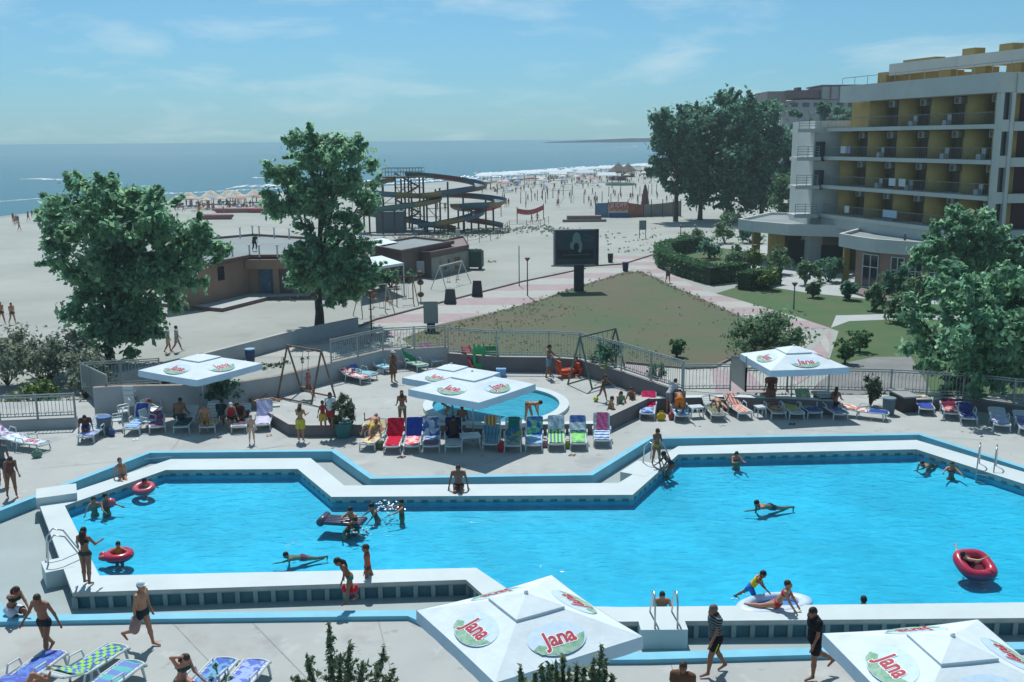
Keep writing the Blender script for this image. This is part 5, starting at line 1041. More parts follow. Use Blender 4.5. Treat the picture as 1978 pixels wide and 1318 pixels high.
mb = MB(); mb.beam((0, .5, 1.0), (0, .85, 0), .4, .06); mb.build('ladder', plain('b0283c'), root)
def boatrock(px, py, c, label):
    root = empty('rocking_toy', at(px, py, ZT), R(-6), label, 'toy'); mb = MB(); mb.path([(-.9, 0, .22), (-.5, 0, .10), (0, 0, .07), (.5, 0, .10), (.9, 0, .22)], [.10, .15, .17, .15, .08], 8); mb.build('rocker', plain(c), root); mb = MB(); mb.box((-.3, 0, .3), (.3, .3, .08)); mb.box((.3, 0, .3), (.3, .3, .08)); mb.build('seat', plain(c), root)
boatrock(983, 716, 'b0303f', 'red plastic seesaw toy lying by the green playhouse'); boatrock(1008, 712, '2f9a62', 'green plastic seesaw toy behind the red one')
root = empty('spring_rocker', at(1098, 728, ZT), R(20), 'orange plastic toddler rocker under the green swing frame', 'toy'); op = plain('cc4a22')
for s in (-1, 1): mb = MB(); mb.prism([(-.6, -.05), (.6, -.05), (.6, .05), (-.6, .05)], 0, .1); mb.v = []; mb.f = []; mb.m = []; mb.path([(-.55, s * .26, .5), (-.45, s * .26, .12), (0, s * .26, .03), (.5, s * .26, .12), (.62, s * .26, .45)], .05, 8); mb.build('rocker_rail', op, root)
mb = MB(); mb.box((-.1, 0, .34), (.75, .5, .12)); mb.build('seat', op, root); mb = MB(); mb.box((-.52, 0, .6), (.08, .5, .5)); mb.build('backrest', op, root); mb = MB(); mb.box((.5, 0, .5), (.1, .42, .35)); mb.build('handle_board', op, root)
mb = MB(); mb.box((0, 0, .2), (.5, .35, .4)); o = mb.build('cool_box', plain('6f9ccc')); o.location = at(968, 727, ZT); tag(o, 'light blue cool box between the parasol and the red seesaw', 'box')
mb = MB(); mb.ell((0, 0, .12), (.12, .12, .12), 12, 8); o = mb.build('ball', towelmat('c8d84a', '6f8f3a', 'n'), None, True); o.location = at(1151, 776, ZT); tag(o, 'yellow green ball at the feet of the girl on the terrace', 'ball')
# ================================================================ pool ladders and floats
def ladder(p, rz, label, top=.85, reach=.9, gap=.55):
    root = empty('pool_ladder', p, rz, label, 'ladder')
    for s in (-1, 1): mb = MB(); mb.path([(s * gap / 2, -reach * .55, 0), (s * gap / 2, -reach * .5, top * .75), (s * gap / 2, -reach * .3, top), (s * gap / 2, 0, top * .88), (s * gap / 2, reach * .42, .05), (s * gap / 2, reach * .5, -.6)], .024, 8); mb.build('handrail', M_steel, root, True)
    for z in (-.12, -.4): mb = MB(); mb.box((0, reach * .47, z), (gap, .08, .03)); mb.build('step', M_steel, root)
ladder(at(1281, 1196, ZC), 0, 'steel pool ladder on the white block at the near pool edge'); ladder(at(128, 1078, ZC), R(-62), 'steel pool ladder beside the long haired woman'); ladder(at(1272, 895, ZC), R(118 + 180 - 62 - 4), 'steel pool ladder where two girls climb'); ladder(at(1905, 905, ZC), R(150), 'steel pool ladder at the far pool corner with shaded water')
def torus(mb, c, Rr, r, m=0, n=24, k=10, sq_=1.0, flat=1.0):
    vs = []
    for i in range(n):
        a = 2 * math.pi * i / n; ca, sa = math.cos(a), math.sin(a); q = (abs(ca) ** sq_ + abs(sa) ** sq_) ** (-1 / sq_) if sq_ != 1 else 1
        for j in range(k):
            b = 2 * math.pi * j / k; w = Rr * q + r * math.cos(b); vs.append((c[0] + w * ca, c[1] + w * sa, c[2] + r * math.sin(b) * flat))
    mb.add(vs, [(i * k + j, ((i + 1) % n) * k + j, ((i + 1) % n) * k + (j + 1) % k, i * k + (j + 1) % k) for i in range(n) for j in range(k)], m); return mb
M_vinyl = plain('b8304e', .25, .5); M_vinyl2 = plain('c25a68', .25, .5)
def ring(px, py, Rr, r, m, label, rot=(0, 0, 0), z=ZW):
    mb = torus(MB(), (0, 0, r * .45), Rr, r); o = mb.build('swim_ring', m, None, True); o.location = at(px, py, z); o.rotation_euler = rot; return tag(o, label, 'swim ring')
ring(278, 946, .28, .12, M_vinyl2, 'pink red swim ring with a boy in it at the far pool edge', (R(12), 0, 0)); ring(230, 1076, .30, .13, M_vinyl, 'red swim ring round a child near the woman at the ladder')
mb = MB(); mb.ell((0, 0, .08), (.17, .17, .17), 10, 8); o = mb.build('beach_ball', M_vinyl2, None, True); o.location = at(214, 976, ZW); tag(o, 'pinkish beach ball floating beside two heads', 'ball')
mb = MB(); mb.ell((0, 0, .04), (.2, .13, .10), 10, 8); mb.ell((-.1, .12, .08), (.12, .1, .1), 8, 6); o = mb.build('arm_floats', M_vinyl2, None, True); o.location = at(203, 1080, ZW); tag(o, 'small pink arm floats drifting beside the red swim ring', 'float')
boat = empty('inflatable_boat', at(1880, 1098, ZW), R(8), 'big squarish red inflatable boat with a person lounging inside', 'inflatable boat')
mb = torus(MB(), (0, 0, .17), .52, .20, 0, 36, 12, 3.2); mb.build('tube', M_vinyl, boat, True); mb = MB(); mb.prism([(.42 * math.cos(i * .3), .42 * math.sin(i * .3)) for i in range(21)], .05, .1); mb.build('floor', plain('5a1830', .5), boat)
boat.scale = (.78, .78, .8); boat.rotation_euler = (R(22), R(3), R(8)); boat.location.z += .0
def mattress(px, py, w, l, m, label, rz, tilt=0):
    root = empty('air_mattress', at(px, py, ZW), rz, label, 'air mattress'); root.rotation_euler = (R(tilt), 0, rz); mb = MB()
    for i in range(5): x = (-.5 + (i + .5) / 5) * w; mb.path([(x, -l / 2, .07), (x, -l / 2 + .06, .08), (x, l / 2 - .45, .08), (x, l / 2 - .42, .08)], [w / 16, w / 9.5, w / 9.5, w / 12], 8)
    mb.build('tubes', m, root, True); mb = MB(); mb.path([(-w / 2, l / 2 - .34, .1), (w / 2, l / 2 - .34, .1)], .13, 10); mb.build('pillow', m, root, True)
mattress(655, 1010, .68, 1.7, plain('4a4a62', .3, .5), 'dark blue grey air mattress held by two swimmers', R(80))
lilo = empty('paddling_boat', at(1495, 1176, ZW), R(16), 'pale blue oval inflatable dinghy pressed against the near coping', 'inflatable boat')
mb = MB(); torus(mb, (0, 0, .10), .5, .12, 0, 30, 10); mb.v = [(x * 1.75, y * .9, z) for x, y, z in mb.v]; mb.build('tube', plain('c4d8ee', .3, .5), lilo, True); mb = MB(); mb.prism([(.8 * math.cos(i * .3), .4 * math.sin(i * .3)) for i in range(21)], .02, .06); mb.build('floor', plain('4a86cc', .4), lilo)
# splashes
mb = MB(); r = random.Random(8)
for cx, cy, n, s in ((752, 985, 60, .45), (1445, 1165, 14, .5), (560, 1058, 12, .4), (695, 1030, 16, .5)):
    for i in range(n): p = at(cx + r.gauss(0, 14), cy + r.gauss(0, 5), ZW); q = r.uniform(.012, .035); mb.ell((p.x, p.y, ZW + abs(r.gauss(0, .09))), (q * 1.4, q, q * .8), 6, 4)
tag(mb.build('splash_drops', mat('droplet', (.8, .88, .92), .1, .02, 1)), kind='stuff')

# small belongings left beside the loungers
def soft_bag(px, py, c, r, label, z=ZD):
    root = empty('beach_bag', at(px, py, z), random.uniform(0, 3), label, 'bag', 'bags beside the loungers'); mb = MB(); mb.ell((0, 0, r * .8), (r * 1.15, r * .7, r), 10, 7); mb.build('body', plain(c, .8), root, True); mb = MB(); mb.path([(-r * .6, 0, r * 1.4), (-r * .4, 0, r * 2.1), (r * .4, 0, r * 2.1), (r * .6, 0, r * 1.4)], .015, 5); mb.build('handle', plain(c, .8), root)
soft_bag(1277, 812, 'c8a82a', .2, 'yellow beach bag beside the crimson and blue lounger'); soft_bag(969, 872, 'a82a38', .22, 'red beach bag in shade between two loungers of the long row'); soft_bag(1097, 866, '8f9a3a', .17, 'olive bag between white cloth and grass green loungers'); soft_bag(735, 868, '5a6a4a', .18, 'dark green bag beside the bright red lounger'); soft_bag(1054, 864, 'b5848a', .15, 'pinkish bag near the striped green and yellow lounger'); soft_bag(1298, 810, 'a8485a', .2, 'rosy bag by the bending man in orange shorts'); soft_bag(216, 842, '3f5a8a', .2, 'blue bag against the grey litter bin'); soft_bag(72, 884, '6a8f7a', .18, 'greenish bag on the open deck beside the flowered towel'); soft_bag(735, 722, 'cfd4d6', .16, 'round pale bag on the terrace near the aqua lounger', ZT)
sm = MB(); sm.box((-.07, 0, .012), (.09, .25, .024)); sm.box((.07, .04, .012), (.09, .25, .024)); sme = None
for i, (x, y, c, lab) in enumerate(((775, 884, '3a2a2a', 'dark sandals before the blue and red lounger'), (1105, 880, '7a5a44', 'brown sandals before the grass green lounger'), (1395, 822, 'b5b0a8', 'pale sandals before the brown towel lounger'), (262, 850, 'c8d0d4', 'white sandals before the blue backed lounger'), (420, 846, '2a3038', 'black sandals at the parasol shade edge'), (1530, 820, '5a3a3a', 'maroon sandals before the red towel lounger'), (520, 842, '9a7a6a', 'tan sandals beside the lilac lounger'))):
    o = bpy.data.objects.new('sandals', sm.mesh('sandals', plain(c, .7))); COL.objects.link(o); o.location = at(x, y, ZD); o.rotation_euler = (0, 0, random.uniform(-.6, .6)); tag(o, lab, 'sandals', 'sandals beside the loungers')
# ================================================================ street furniture and the beach beyond
root = empty('billboard', at(1118, 562, ZG), 0, 'large dark billboard with a pale haired bust on one thick pillar over the dry lawn', 'billboard'); O = Vector(root.location); Yb = O.y
M_bb = plain('1c2f38', .6)
mb = MB(); mb.box((0, 0, 1.1), (.85, .7, 2.4)); mb.build('pillar', M_bb, root)
a, b = atY(1069, 443, Yb), atY(1156, 513, Yb); W, Hh = b.x - a.x, a.z - b.z; c = Vector(((a.x + b.x) / 2, Yb, (a.z + b.z) / 2)) - O; rzb = R(6)
mb = MB(); mb.box(c, (W, .5, Hh), rzb); mb.build('frame', mat('bb_frame', (.30, .27, .28), .6, .08, 1), root)
mb = MB(); MM = Matrix.Rotation(rzb, 4, 'Z'); mb.box(c + MM @ Vector((-.08, -.26, .02)), (W * .90, .03, Hh * .92), rzb); face = mb.build('poster', mat('bb_poster', (.018, .052, .075), .5, .2, .6), root)
def onb(x, z): return c + MM @ Vector((x, -.285, z))
mb = MB()
def disc(mb, x, z, rx, rz, m, d=0.0, n=20): P = [c + MM @ Vector((x + rx * math.cos(2 * math.pi * i / n), -.285 - d, z + rz * math.sin(2 * math.pi * i / n))) for i in range(n)]; mb.add(P, [tuple(range(n))], m)
disc(mb, .0, .72, .36, .62, 0); disc(mb, -.30, .2, .28, .36, 0, .002); disc(mb, .28, .12, .22, .55, 0, .002); disc(mb, 0, .52, .20, .26, 1, .006); disc(mb, -.02, .05, .24, .38, 2, .008)
mb.add([onb(-W * .44, -.15), onb(W * .38, -.15), onb(W * .38, -.95), onb(-W * .44, -.95)], [(0, 1, 2, 3)], 3); mb.build('portrait', [plain('6f8f98'), plain('7d8288'), plain('10161c'), plain('0f1a20')], face)
mb = MB(); r = random.Random(5)
for i in range(14): x = r.uniform(.5, 1.4); z = r.uniform(.5, 1.05); mb.beam(onb(x, z), onb(x + r.uniform(.05, .25), z + r.uniform(-.12, .12)), .02, .03)
for i in range(16): x = -1.2 + i * .15; mb.beam(onb(x, -.62), onb(x + .1, -.60), .02, .06)
mb.build('lettering', plain('4f7480'), face); mb = MB(); mb.box(c + MM @ Vector((W * .46, -.27, 0)), (W * .07, .05, Hh * .96), rzb); mb.build('side_strip', plain('3a1d2c'), root)
# info board, lamp posts, poles, signs
root = empty('notice_board', at(833, 640, ZG), 0, 'blank upright grey notice board standing beside the striped path', 'notice board'); k = at(833, 640, ZG).y / FPX
mb = MB(); mb.box((0, 0, .28), (.55, .35, .6)); mb.build('foot', plain('2c3a42'), root); mb = MB(); mb.box((0, 0, 1.33), (28 * k, .22, 1.55)); mb.build('frame', mat('nb_frame', (.36, .36, .34), .6), root); mb = MB(); mb.box((0, -.12, 1.33), (24 * k, .03, 1.4)); mb.build('panel', mat('nb_panel', (.29, .32, .33), .5, .05, 1), root)
def lamp(px, py, topy, label, m='7a6f6a'):
    p = at(px, py, ZG); h = atY(px, topy, p.y).z - ZG; root = empty('street_lamp', p, 0, label, 'street lamp'); mb = MB(); mb.tube((0, 0, 0), (0, 0, h - .3), .06, .045, 8); mb.build('pole', plain(m), root); mb = MB(); mb.lathe([(.05, h - .35), (.22, h - .12), (.24, h - .05), (.03, h)], n=10); mb.build('lamp_head', plain('6a4a44'), root)
lamp(1019, 572, 497, 'thin street lamp with bell head on the kerb side of the path'); lamp(1455, 560, 472, 'brown street lamp between the two clipped hedges', '4a3a36'); lamp(1314, 480, 435, 'street lamp at the corner of the curved hedge', '3f4a48'); lamp(1533, 598, 545, 'slim grey lamp post on the garden lawn beside the path', '5f6a68'); lamp(718, 650, 560, 'rusty brown lamp post at the start of the path near the playground', '5a3a3a')
mb = MB(); p = at(1003, 553, ZG); mb.tube((0, 0, 0), (0, 0, atY(1003, 475, p.y).z - ZG), .05, .04, 8); o = mb.build('flag_pole', plain('6f7674')); o.location = p; tag(o, 'bare grey pole standing in the sand near the billboard', 'pole')
def panel_sign(px, py, topy, w, c, label):
    p = at(px, py, ZG); h = atY(px, topy, p.y).z - ZG; root = empty('sign_board', p, R(8), label, 'sign'); 
    for s in (-1, 1): mb = MB(); mb.tube((s * w * .45, 0, 0), (s * w * .45, 0, h), .05, .05, 6); mb.build('post', plain('5c6a66'), root)
    mb = MB(); mb.box((0, -.06, h * .74), (w, .06, h * .52)); mb.build('panel', plain(c), root)
panel_sign(1241, 461, 426, .95, '5c6e74', 'grey sign board on two posts standing alone in the sand')
def aboard(px, py, c, label, w=.9, h=1.35):
    root = empty('display_stand', at(px, py, ZG), R(-8), label, 'stand'); mb = MB(); mb.prism([(-w / 2, -.25), (w / 2, -.25), (w / 2, .25), (-w / 2, .25)], 0, .1); mb.build('base', plain(c), root); mb = MB(); mb.add([(-w / 2, -.2, .1), (w / 2, -.2, .1), (w * .38, -.1, h), (-w * .38, -.1, h), (-w / 2, .2, .1), (w / 2, .2, .1), (w * .38, .1, h), (-w * .38, .1, h)], [(0, 1, 2, 3), (7, 6, 5, 4), (3, 2, 6, 7), (1, 5, 6, 2), (0, 3, 7, 4)]); mb.build('panel', plain(c), root)
aboard(922, 573, '33303c', 'dark tapered display stand at the kerb of the path'); aboard(870, 587, '3a4248', 'dark display stand beside the stacked planters', .95, 1.2)
# waste container with bags
root = empty('waste_container', at(915, 520, ZG), R(-10), 'green wheeled waste container next to the kiosk mural', 'container'); mb = MB(); mb.prism([(-.95, -.6), (.95, -.6), (.95, .6), (-.95, .6)], .25, 1.9); mb.build('body', plain('2b4a44'), root); mb = MB()
for i in range(7): mb.ell((-.75 + i * .25, random.uniform(-.3, .3), 1.95), (.2, .25, .18), 8, 5)
mb.build('rubbish_bags', plain('3f5f58'), root)
for s in (-1, 1): mb = MB(); mb.tube((s * .7, -.5, .12), (s * .7, .5, .12), .12, .12, 10); mb.build('wheel', plain('20242a'), root)
# white awning
root = empty('shade_awning', at(735, 560, ZG), 0, 'white square awning on posts in front of the brown kiosk', 'awning'); O = Vector(root.location); P = [at(x, y, 1.75) - O for x, y in ((696, 521), (779, 508), (737, 494), (690, 500))]; mb = MB(); cc = sum(P, Vector()) / 4 + Vector((0, 0, .22))
for i in range(4): mb.add([P[i], P[(i + 1) % 4], cc], [(0, 1, 2)]); q = [P[i], P[(i + 1) % 4]]; mb.quad(q[0] - Vector((0, 0, .22)), q[1] - Vector((0, 0, .22)), q[1], q[0])
mb.build('roof', M_canvas, root)
for p in P: mb = MB(); mb.tube((p.x, p.y, -.0), (p.x, p.y, p.z), .06, .06, 8); mb.build('post', M_frame, root)
for x, y, w, h, lab in ((718, 562, 2.6, 1.9, 'dark potted shrub under the white awning'), (755, 556, 2.4, 1.7, 'leafy shrub behind the awning post near the kiosk'), (785, 545, 1.8, 1.4, 'small bush against the kiosk rear wall')): shrub(x, y, w, h, 'dark', lab, 900, .2)
# second white canopy behind
p = at(735, 480, ZG); mb = MB(); P = [at(x, y, 1.9) for x, y in ((715, 478), (768, 468), (740, 460), (705, 466))]; mb.add([q - p for q in P] + [sum(P, Vector()) / 4 - p + Vector((0, 0, .3))], [(0, 1, 4), (1, 2, 4), (2, 3, 4), (3, 0, 4)]); 
for q in P: mb.tube(q - p - Vector((0, 0, 2.9)), q - p, .05, .05, 6)
o = mb.build('shade_canopy', M_canvas); o.location = p; tag(o, 'small white canopy behind the kiosk roof', 'canopy')
# swings, climbing frames and rides on the sand
def sandswing(p1, p2, label, m, h=2.3, ladder_=False):
    A, B = at(*p1, ZG), at(*p2, ZG); root = empty('sand_swing', A, 0, label, 'swing', 'playground frames on the sand'); d = B - A; n = Vector((d.y, -d.x, 0)).normalized(); up = Vector((0, 0, h))
    mb = MB(); mb.tube(up, d + up, .05, .05, 6); mb.build('top_beam', m, root)
    for P in (Vector(), d):
        for s in (-1, 1): mb = MB(); mb.tube(P + up, P + n * s * .8 + d.normalized() * (.25 if P.length else -.25), .04, .04, 6); mb.build('leg', m, root)
    mb = MB()
    for t in (.3, .7): mb.tube(d * t + up, d * t + n * .1 + Vector((0, 0, .5)), .015, .015, 4); mb.tube(d * t + d.normalized() * .35 + up, d * t + d.normalized() * .35 + n * .1 + Vector((0, 0, .5)), .015, .015, 4); mb.box(d * t + d.normalized() * .18 + n * .1 + Vector((0, 0, .5)), (.4, .2, .05))
    mb.build('seat', plain('6a4a44'), root); return root
sandswing((697, 612), (748, 606), 'pale swing frame with a child beside the rusty lamp post', plain('b6b0a6')); sandswing((768, 590), (798, 588), 'frame of the red beamed swing bench in the play area', plain('8a4a44'))
sandswing((850, 560), (893, 548), 'white goal like climbing frame nearest the kiosk mural', plain('c2cac8'), 2.1)
root = empty('hanging_planter', at(813, 583, ZG), 0, 'slim stand with two round flower pots one above the other', 'planter'); mb = MB(); mb.tube((0, 0, 0), (0, 0, 2.4), .04, .03, 6); mb.build('pole', plain('5f4a44'), root)
for z in (.6, 1.6, 2.35): mb = MB(); mb.ell((0, 0, z), (.28, .28, .24), 8, 6); mb.build('flower_pot', plain('5f4438'), root)
# tall spiral water slide
def waterslide():
    Y = 150.0; k = Y / FPX; base = at(800, 452, ZG); root = empty('water_slide', (base.x, Y, ZG), 0, 'tall spiral water slide tower with blue, yellow and red chutes on the beach', 'water slide'); O = Vector(root.location)
    def P(px, py, v): q = atY(px, py, Y); return Vector((q.x, Y + v, q.z)) - O
    def spl(K, n=8):
        K = [Vector(q) for q in K]; out = []
        for i in range(len(K) - 1):
            p0, p1, p2, p3 = K[max(i - 1, 0)], K[i], K[i + 1], K[min(i + 2, len(K) - 1)]
            for j in range(n): t = j / n; out.append(.5 * ((2 * p1) + (p2 - p0) * t + (2 * p0 - 5 * p1 + 4 * p2 - p3) * t * t + (3 * p1 - p0 - 3 * p2 + p3) * t ** 3))
        return out + [K[-1]]
    cols = [plain(h, .5) for h in ('365a72', '80724f', '3f6a68', '7a4248', '486c82', '84734e')]; cin = plain('3f8088', .4)
    def chute(K, nm, w=.95, h=.75):
        C = spl(K); n = len(C); seg = 9
        for s0 in range(0, n - 1, seg):
            mb = MB(); rows = []
            for i in range(s0, min(s0 + seg, n - 1) + 1):
                d = (C[min(i + 1, n - 1)] - C[max(i - 1, 0)]); d.z = 0; d.normalize(); s = Vector((d.y, -d.x, 0)); r = []
                for q in range(7): a = math.pi * (q / 6); r.append(C[i] + s * (w * math.cos(a)) + Vector((0, 0, h * .35 - h * math.sin(a) ** .7)))
                rows.append(r)
            for i in range(len(rows) - 1):
                for q in range(6): mb.quad(rows[i][q], rows[i][q + 1], rows[i + 1][q + 1], rows[i + 1][q], 0)
            mb.build('chute', [cols[(s0 // seg + len(nm)) % 6]], root, True)
        return C
    c1 = chute([P(780, 336, 2), P(830, 340, 2.5), P(885, 347, 2), P(920, 354, .5), P(928, 360, -2), P(890, 365, -4.5), P(840, 371, -5.5), P(828, 375, -3), P(870, 376, .5), P(920, 379, .5), P(965, 384, -2.5), P(955, 390, -5), P(910, 392, -5), P(884, 395, -3), P(890, 402, 0), P(918, 404, -.5), P(924, 410, -3.5), P(890, 418, -6), P(850, 424, -7), P(820, 428, -6)], 'aa')
    c2 = chute([P(760, 345, 0), P(730, 352, 0), P(706, 358, -1), P(700, 366, -3.5), P(740, 370, -5), P(800, 374, -4), P(838, 378, -2), P(842, 384, -4.5), P(800, 391, -6), P(740, 398, -6.5), P(708, 404, -4.5), P(720, 410, -2.5), P(780, 419, -3), P(830, 428, -4), P(880, 436, -3)], 'b')
    c3 = chute([P(900, 424, 1), P(940, 430, 1.5), P(970, 436, 2)], 'ccc', .8, .8)
    mb = MB(); zt = P(780, 340, 0).z
    st = plain('4a4440')
    mb.box((P(780, 340, 2).x, 2, zt - .2), (6.5, 4, .2)); mb.build('platform', st, root); mb = MB(); x0 = P(738, 330, 0).x; x1 = P(815, 330, 0).x
    for z in (.5, 1.1):
        for y in (0, 4): mb.beam((x0, y, zt + z), (x1, y, zt + z), .06, .06)
    for i in range(14): x = x0 + (x1 - x0) * i / 13; mb.beam((x, 0, zt - .2), (x, 0, zt + 1.1), .05, .05); mb.beam((x, 4, zt - .2), (x, 4, zt + 1.1), .05, .05)
    mb.build('platform_railing', plain('6f7472'), root)
    for px, v, top in ((741, -1, 352), (781, 0, 340), (817, 0, 340), (757, 4, 340), (783, 4, 340), (805, 4, 342), (828, -4, 372), (850, -1, 360), (866, -2, 348), (896, -3, 366), (912, -4, 392), (938, 0, 384), (953, -2, 386), (900, -6, 416), (828, -6, 428), (770, -6, 394), (722, -5, 404), (800, -4, 390), (790, 3, 345), (770, 3, 345), (812, 5, 350), (838, 3, 365), (845, -6, 426), (870, -6, 420), (748, -6, 398), (708, -3, 402), (885, 0, 400), (925, -2, 408), (735, 2, 352)):
        t = P(px, top, v); mb = MB(); mb.tube((t.x, v, 0), (t.x, v, t.z - .2), .14, .14, 6); mb.build('support_post', st, root)
    mb = MB()
    for i in range(30):                       # zigzag stair
        f = i / 29; fl = int(f * 4); u = f * 4 - fl; x = x0 + 1.2 + (u if fl % 2 == 0 else 1 - u) * 3.6; mb.box((x, 5 + (fl % 2) * 1.1, f * zt), (.32, 1.0, .06))
    for fl in range(4):
        a, b = (x0 + 1.2, x0 + 4.8) if fl % 2 == 0 else (x0 + 4.8, x0 + 1.2); y = 4.6 + (fl % 2) * 1.1; mb.beam((a, y, fl / 4 * zt + .2), (b, y, (fl + 1) / 4 * zt + .2), .08, .25); mb.beam((a, y, fl / 4 * zt + 1.1), (b, y, (fl + 1) / 4 * zt + 1.1), .05, .05)
    mb.build('stairs', st, root)
    for a, b in (((741, -1, 430), (781, 0, 400)), ((781, 0, 430), (817, 0, 395)), ((817, 0, 420), (781, 0, 365)), ((850, -1, 392), (866, -2, 392)), ((938, 0, 405), (953, -2, 405)), ((757, 4, 435), (783, 4, 395)), ((783, 4, 400), (757, 4, 360)), ((783, 4, 430), (805, 4, 390)), ((805, 4, 385), (783, 4, 355)), ((741, -1, 395), (781, 0, 365)), ((781, 0, 395), (817, 0, 430)), ((817, 0, 392), (850, -1, 425)), ((741, -1, 392), (817, 0, 392)), ((757, 4, 365), (812, 5, 365)), ((741, -1, 418), (850, -1, 418)), ((828, -4, 400), (866, -2, 400))): mb = MB(); mb.beam(P(a[0], a[2], a[1]), P(b[0], b[2], b[1]), .08, .08); mb.build('brace', st, root)
    q = P(760, 445, -3); mb = MB(); mb.box((q.x, -3, 1.5), (4.0, 3, 3.0)); mb.build('pump_hut', mat('hut', (.14, .19, .22), .8, .1, .5), root)
waterslide()
root = empty('sand_fence', at(1000, 440, ZG), 0, 'low wire fence on thin posts round the water slide', 'fence'); O = Vector(root.location); Ls = pts([(880, 478), (960, 462), (985, 440), (1040, 440), (1060, 432)], ZG); mb = MB()
for i in range(4): [mb.beam(Ls[i] - O + Vector((0, 0, z)), Ls[i + 1] - O + Vector((0, 0, z)), .03, .03) for z in (.5, 1.0)]
mb.build('wires', M_kerb, root)
for q in resample(Ls, 13): mb = MB(); mb.tube(q - O, q - O + Vector((0, 0, 1.15)), .04, .04, 5); mb.build('post', M_kerb, root)
# volleyball nets
def net(p1, p2, label, c='a8454a'):
    A, B = at(*p1, ZG), at(*p2, ZG); root = empty('volleyball_net', A, 0, label, 'net'); d = B - A; mb = MB(); n = 12
    for s in range(n): u, v = d * (s / n), d * ((s + 1) / n); f = lambda t: 2.4 - .5 * math.sin(math.pi * t); mb.quad(u + Vector((0, 0, f(s / n) - .8)), v + Vector((0, 0, f((s + 1) / n) - .8)), v + Vector((0, 0, f((s + 1) / n))), u + Vector((0, 0, f(s / n))))
    mb.build('net_band', plain(c), root)
    for q in (Vector(), d): mb = MB(); mb.tube(q, q + Vector((0, 0, 2.6)), .07, .07, 6); mb.build('post', plain('7a3f44'), root)
net((999, 432), (1050, 424), 'red volleyball net on the sand with two players beside it'); net((905, 425), (968, 418), 'red volleyball net directly behind the water slide')
def goal(px, label):
    A, B, C, D = [at(*q, ZG) for q in px]; root = empty('goal_frame', A, 0, label, 'goal'); m = plain('5f5a58'); h = 2.6
    for q in (A, B, C, D): mb = MB(); mb.tube(q - A, q - A + Vector((0, 0, h)), .08, .08, 6); mb.build('post', m, root)
    mb = MB(); [mb.beam(a - A + Vector((0, 0, h)), b - A + Vector((0, 0, h)), .07, .07) for a, b in ((A, B), (C, D), (A, C), (B, D))]; mb.build('crossbar', m, root)
goal(((1078, 393), (1103, 392), (1088, 379), (1106, 378)), 'bare tubular frame standing on the open sand among bathers')
# banner fence
Yk = at(1150, 421, ZG)
root = empty('banner_fence', Yk, 0, 'row of coloured advertising banners along the beach enclosure, one in red letters', 'banner'); O = Vector(root.location)
def bn(x0, x1, yb0, yb1, yt0, yt1, m, nm):
    a, b = at(x0, yb0, ZG), at(x1, yb1, ZG); za, zb = atY(x0, yt0, a.y).z, atY(x1, yt1, b.y).z; mb = MB(); u = Vector((0, .06, 0)); q = [a - O, b - O, Vector((b.x, b.y, zb)) - O, Vector((a.x, a.y, za)) - O]
    mb.add([p - u for p in q] + [p + u for p in q], [(0, 1, 2, 3), (7, 6, 5, 4), (3, 2, 6, 7), (0, 3, 7, 4), (1, 5, 6, 2)]); return mb.build(nm, m, root)
bn(1150, 1175, 420, 420, 393, 392, mat('banner_blue', (.05, .16, .30), .8, .3, .4, col2=(.12, .22, .28)), 'banner'); b_ = bn(1175, 1213, 420, 420, 390, 390, plain('c9c3bd'), 'banner'); bn(1213, 1243, 420, 419, 392, 396, mat('banner_orange', (.34, .13, .09), .8, .2, .4), 'banner'); bn(1243, 1280, 419, 418, 396, 393, mat('banner_grey', (.24, .26, .27), .8, .15, .4), 'banner'); bn(1280, 1315, 418, 417, 393, 388, mat('banner_beige', (.29, .27, .26), .8, .12, .4), 'banner')
bn(1176, 1213, 420, 420, 411.5, 411.5, plain('2f5f9a'), 'banner_strip').location += Vector((0, -.1, 0))
tx = text_mesh('YEGA', 1.3, 'lettering', 0, 0, 1.25); tx.materials.append(M_red); t = bpy.data.objects.new('lettering', tx); COL.objects.link(t); adopt(t, b_); pc = atY(1196, 397, O.y); t.matrix_local = Matrix.Translation(pc - O + Vector((0, -.16, 0))) @ Matrix.Rotation(R(90), 4, 'X')
mb = MB()
for i in range(9): q = atY(1180 + i * 3.8, 405 - (i % 3), O.y) - O; mb.ell((q.x, -.12, q.z), (.3, .03, .25), 8, 5)
mb.build('flower_print', plain('b0765a'), b_)
for x in (1150, 1175, 1213, 1243, 1258, 1280, 1300, 1315):
    q = at(x, 420, ZG); mb = MB(); mb.tube(q - O, q - O + Vector((0, .2, 3.0)), .07, .07, 6); mb.build('post', plain('4a3a38'), root)
mb = MB(); q = at(1246, 398, ZG); mb.lathe([(.9, 0), (.55, 2.2), (.45, 3.0), (.1, 4.2)], n=10); o = mb.build('closed_parasol', plain('6a3a40')); o.location = q; tag(o, 'folded dark red parasol standing behind the orange banner', 'parasol')
# stakes across the sand
stakes = [(x, y) for x, y in ((1006, 393), (1016, 391), (1027, 389), (1038, 388), (1048, 387), (1058, 385), (1068, 383), (1054, 393), (1128, 393), (1150, 392), (1163, 391), (1176, 380), (1199, 376), (1222, 378), (1236, 379), (1244, 377), (1252, 376), (1259, 375), (1268, 374), (1180, 396), (1194, 396), (1232, 397), (1240, 397), (1247, 396))]
mb = MB(); mb.tube((0, 0, 0), (0, 0, 2.3), .09, .07, 5); stk = None
for x, y in stakes:
    if stk is None: stk = mb.build('wooden_stake', plain('4f4844')); o = stk
    else: o = stk.copy(); COL.objects.link(o)
    o.location = at(x, y, ZG); tag(o, 'thin dark stake standing upright in the open sand', 'stake', 'stakes across the beach sand')
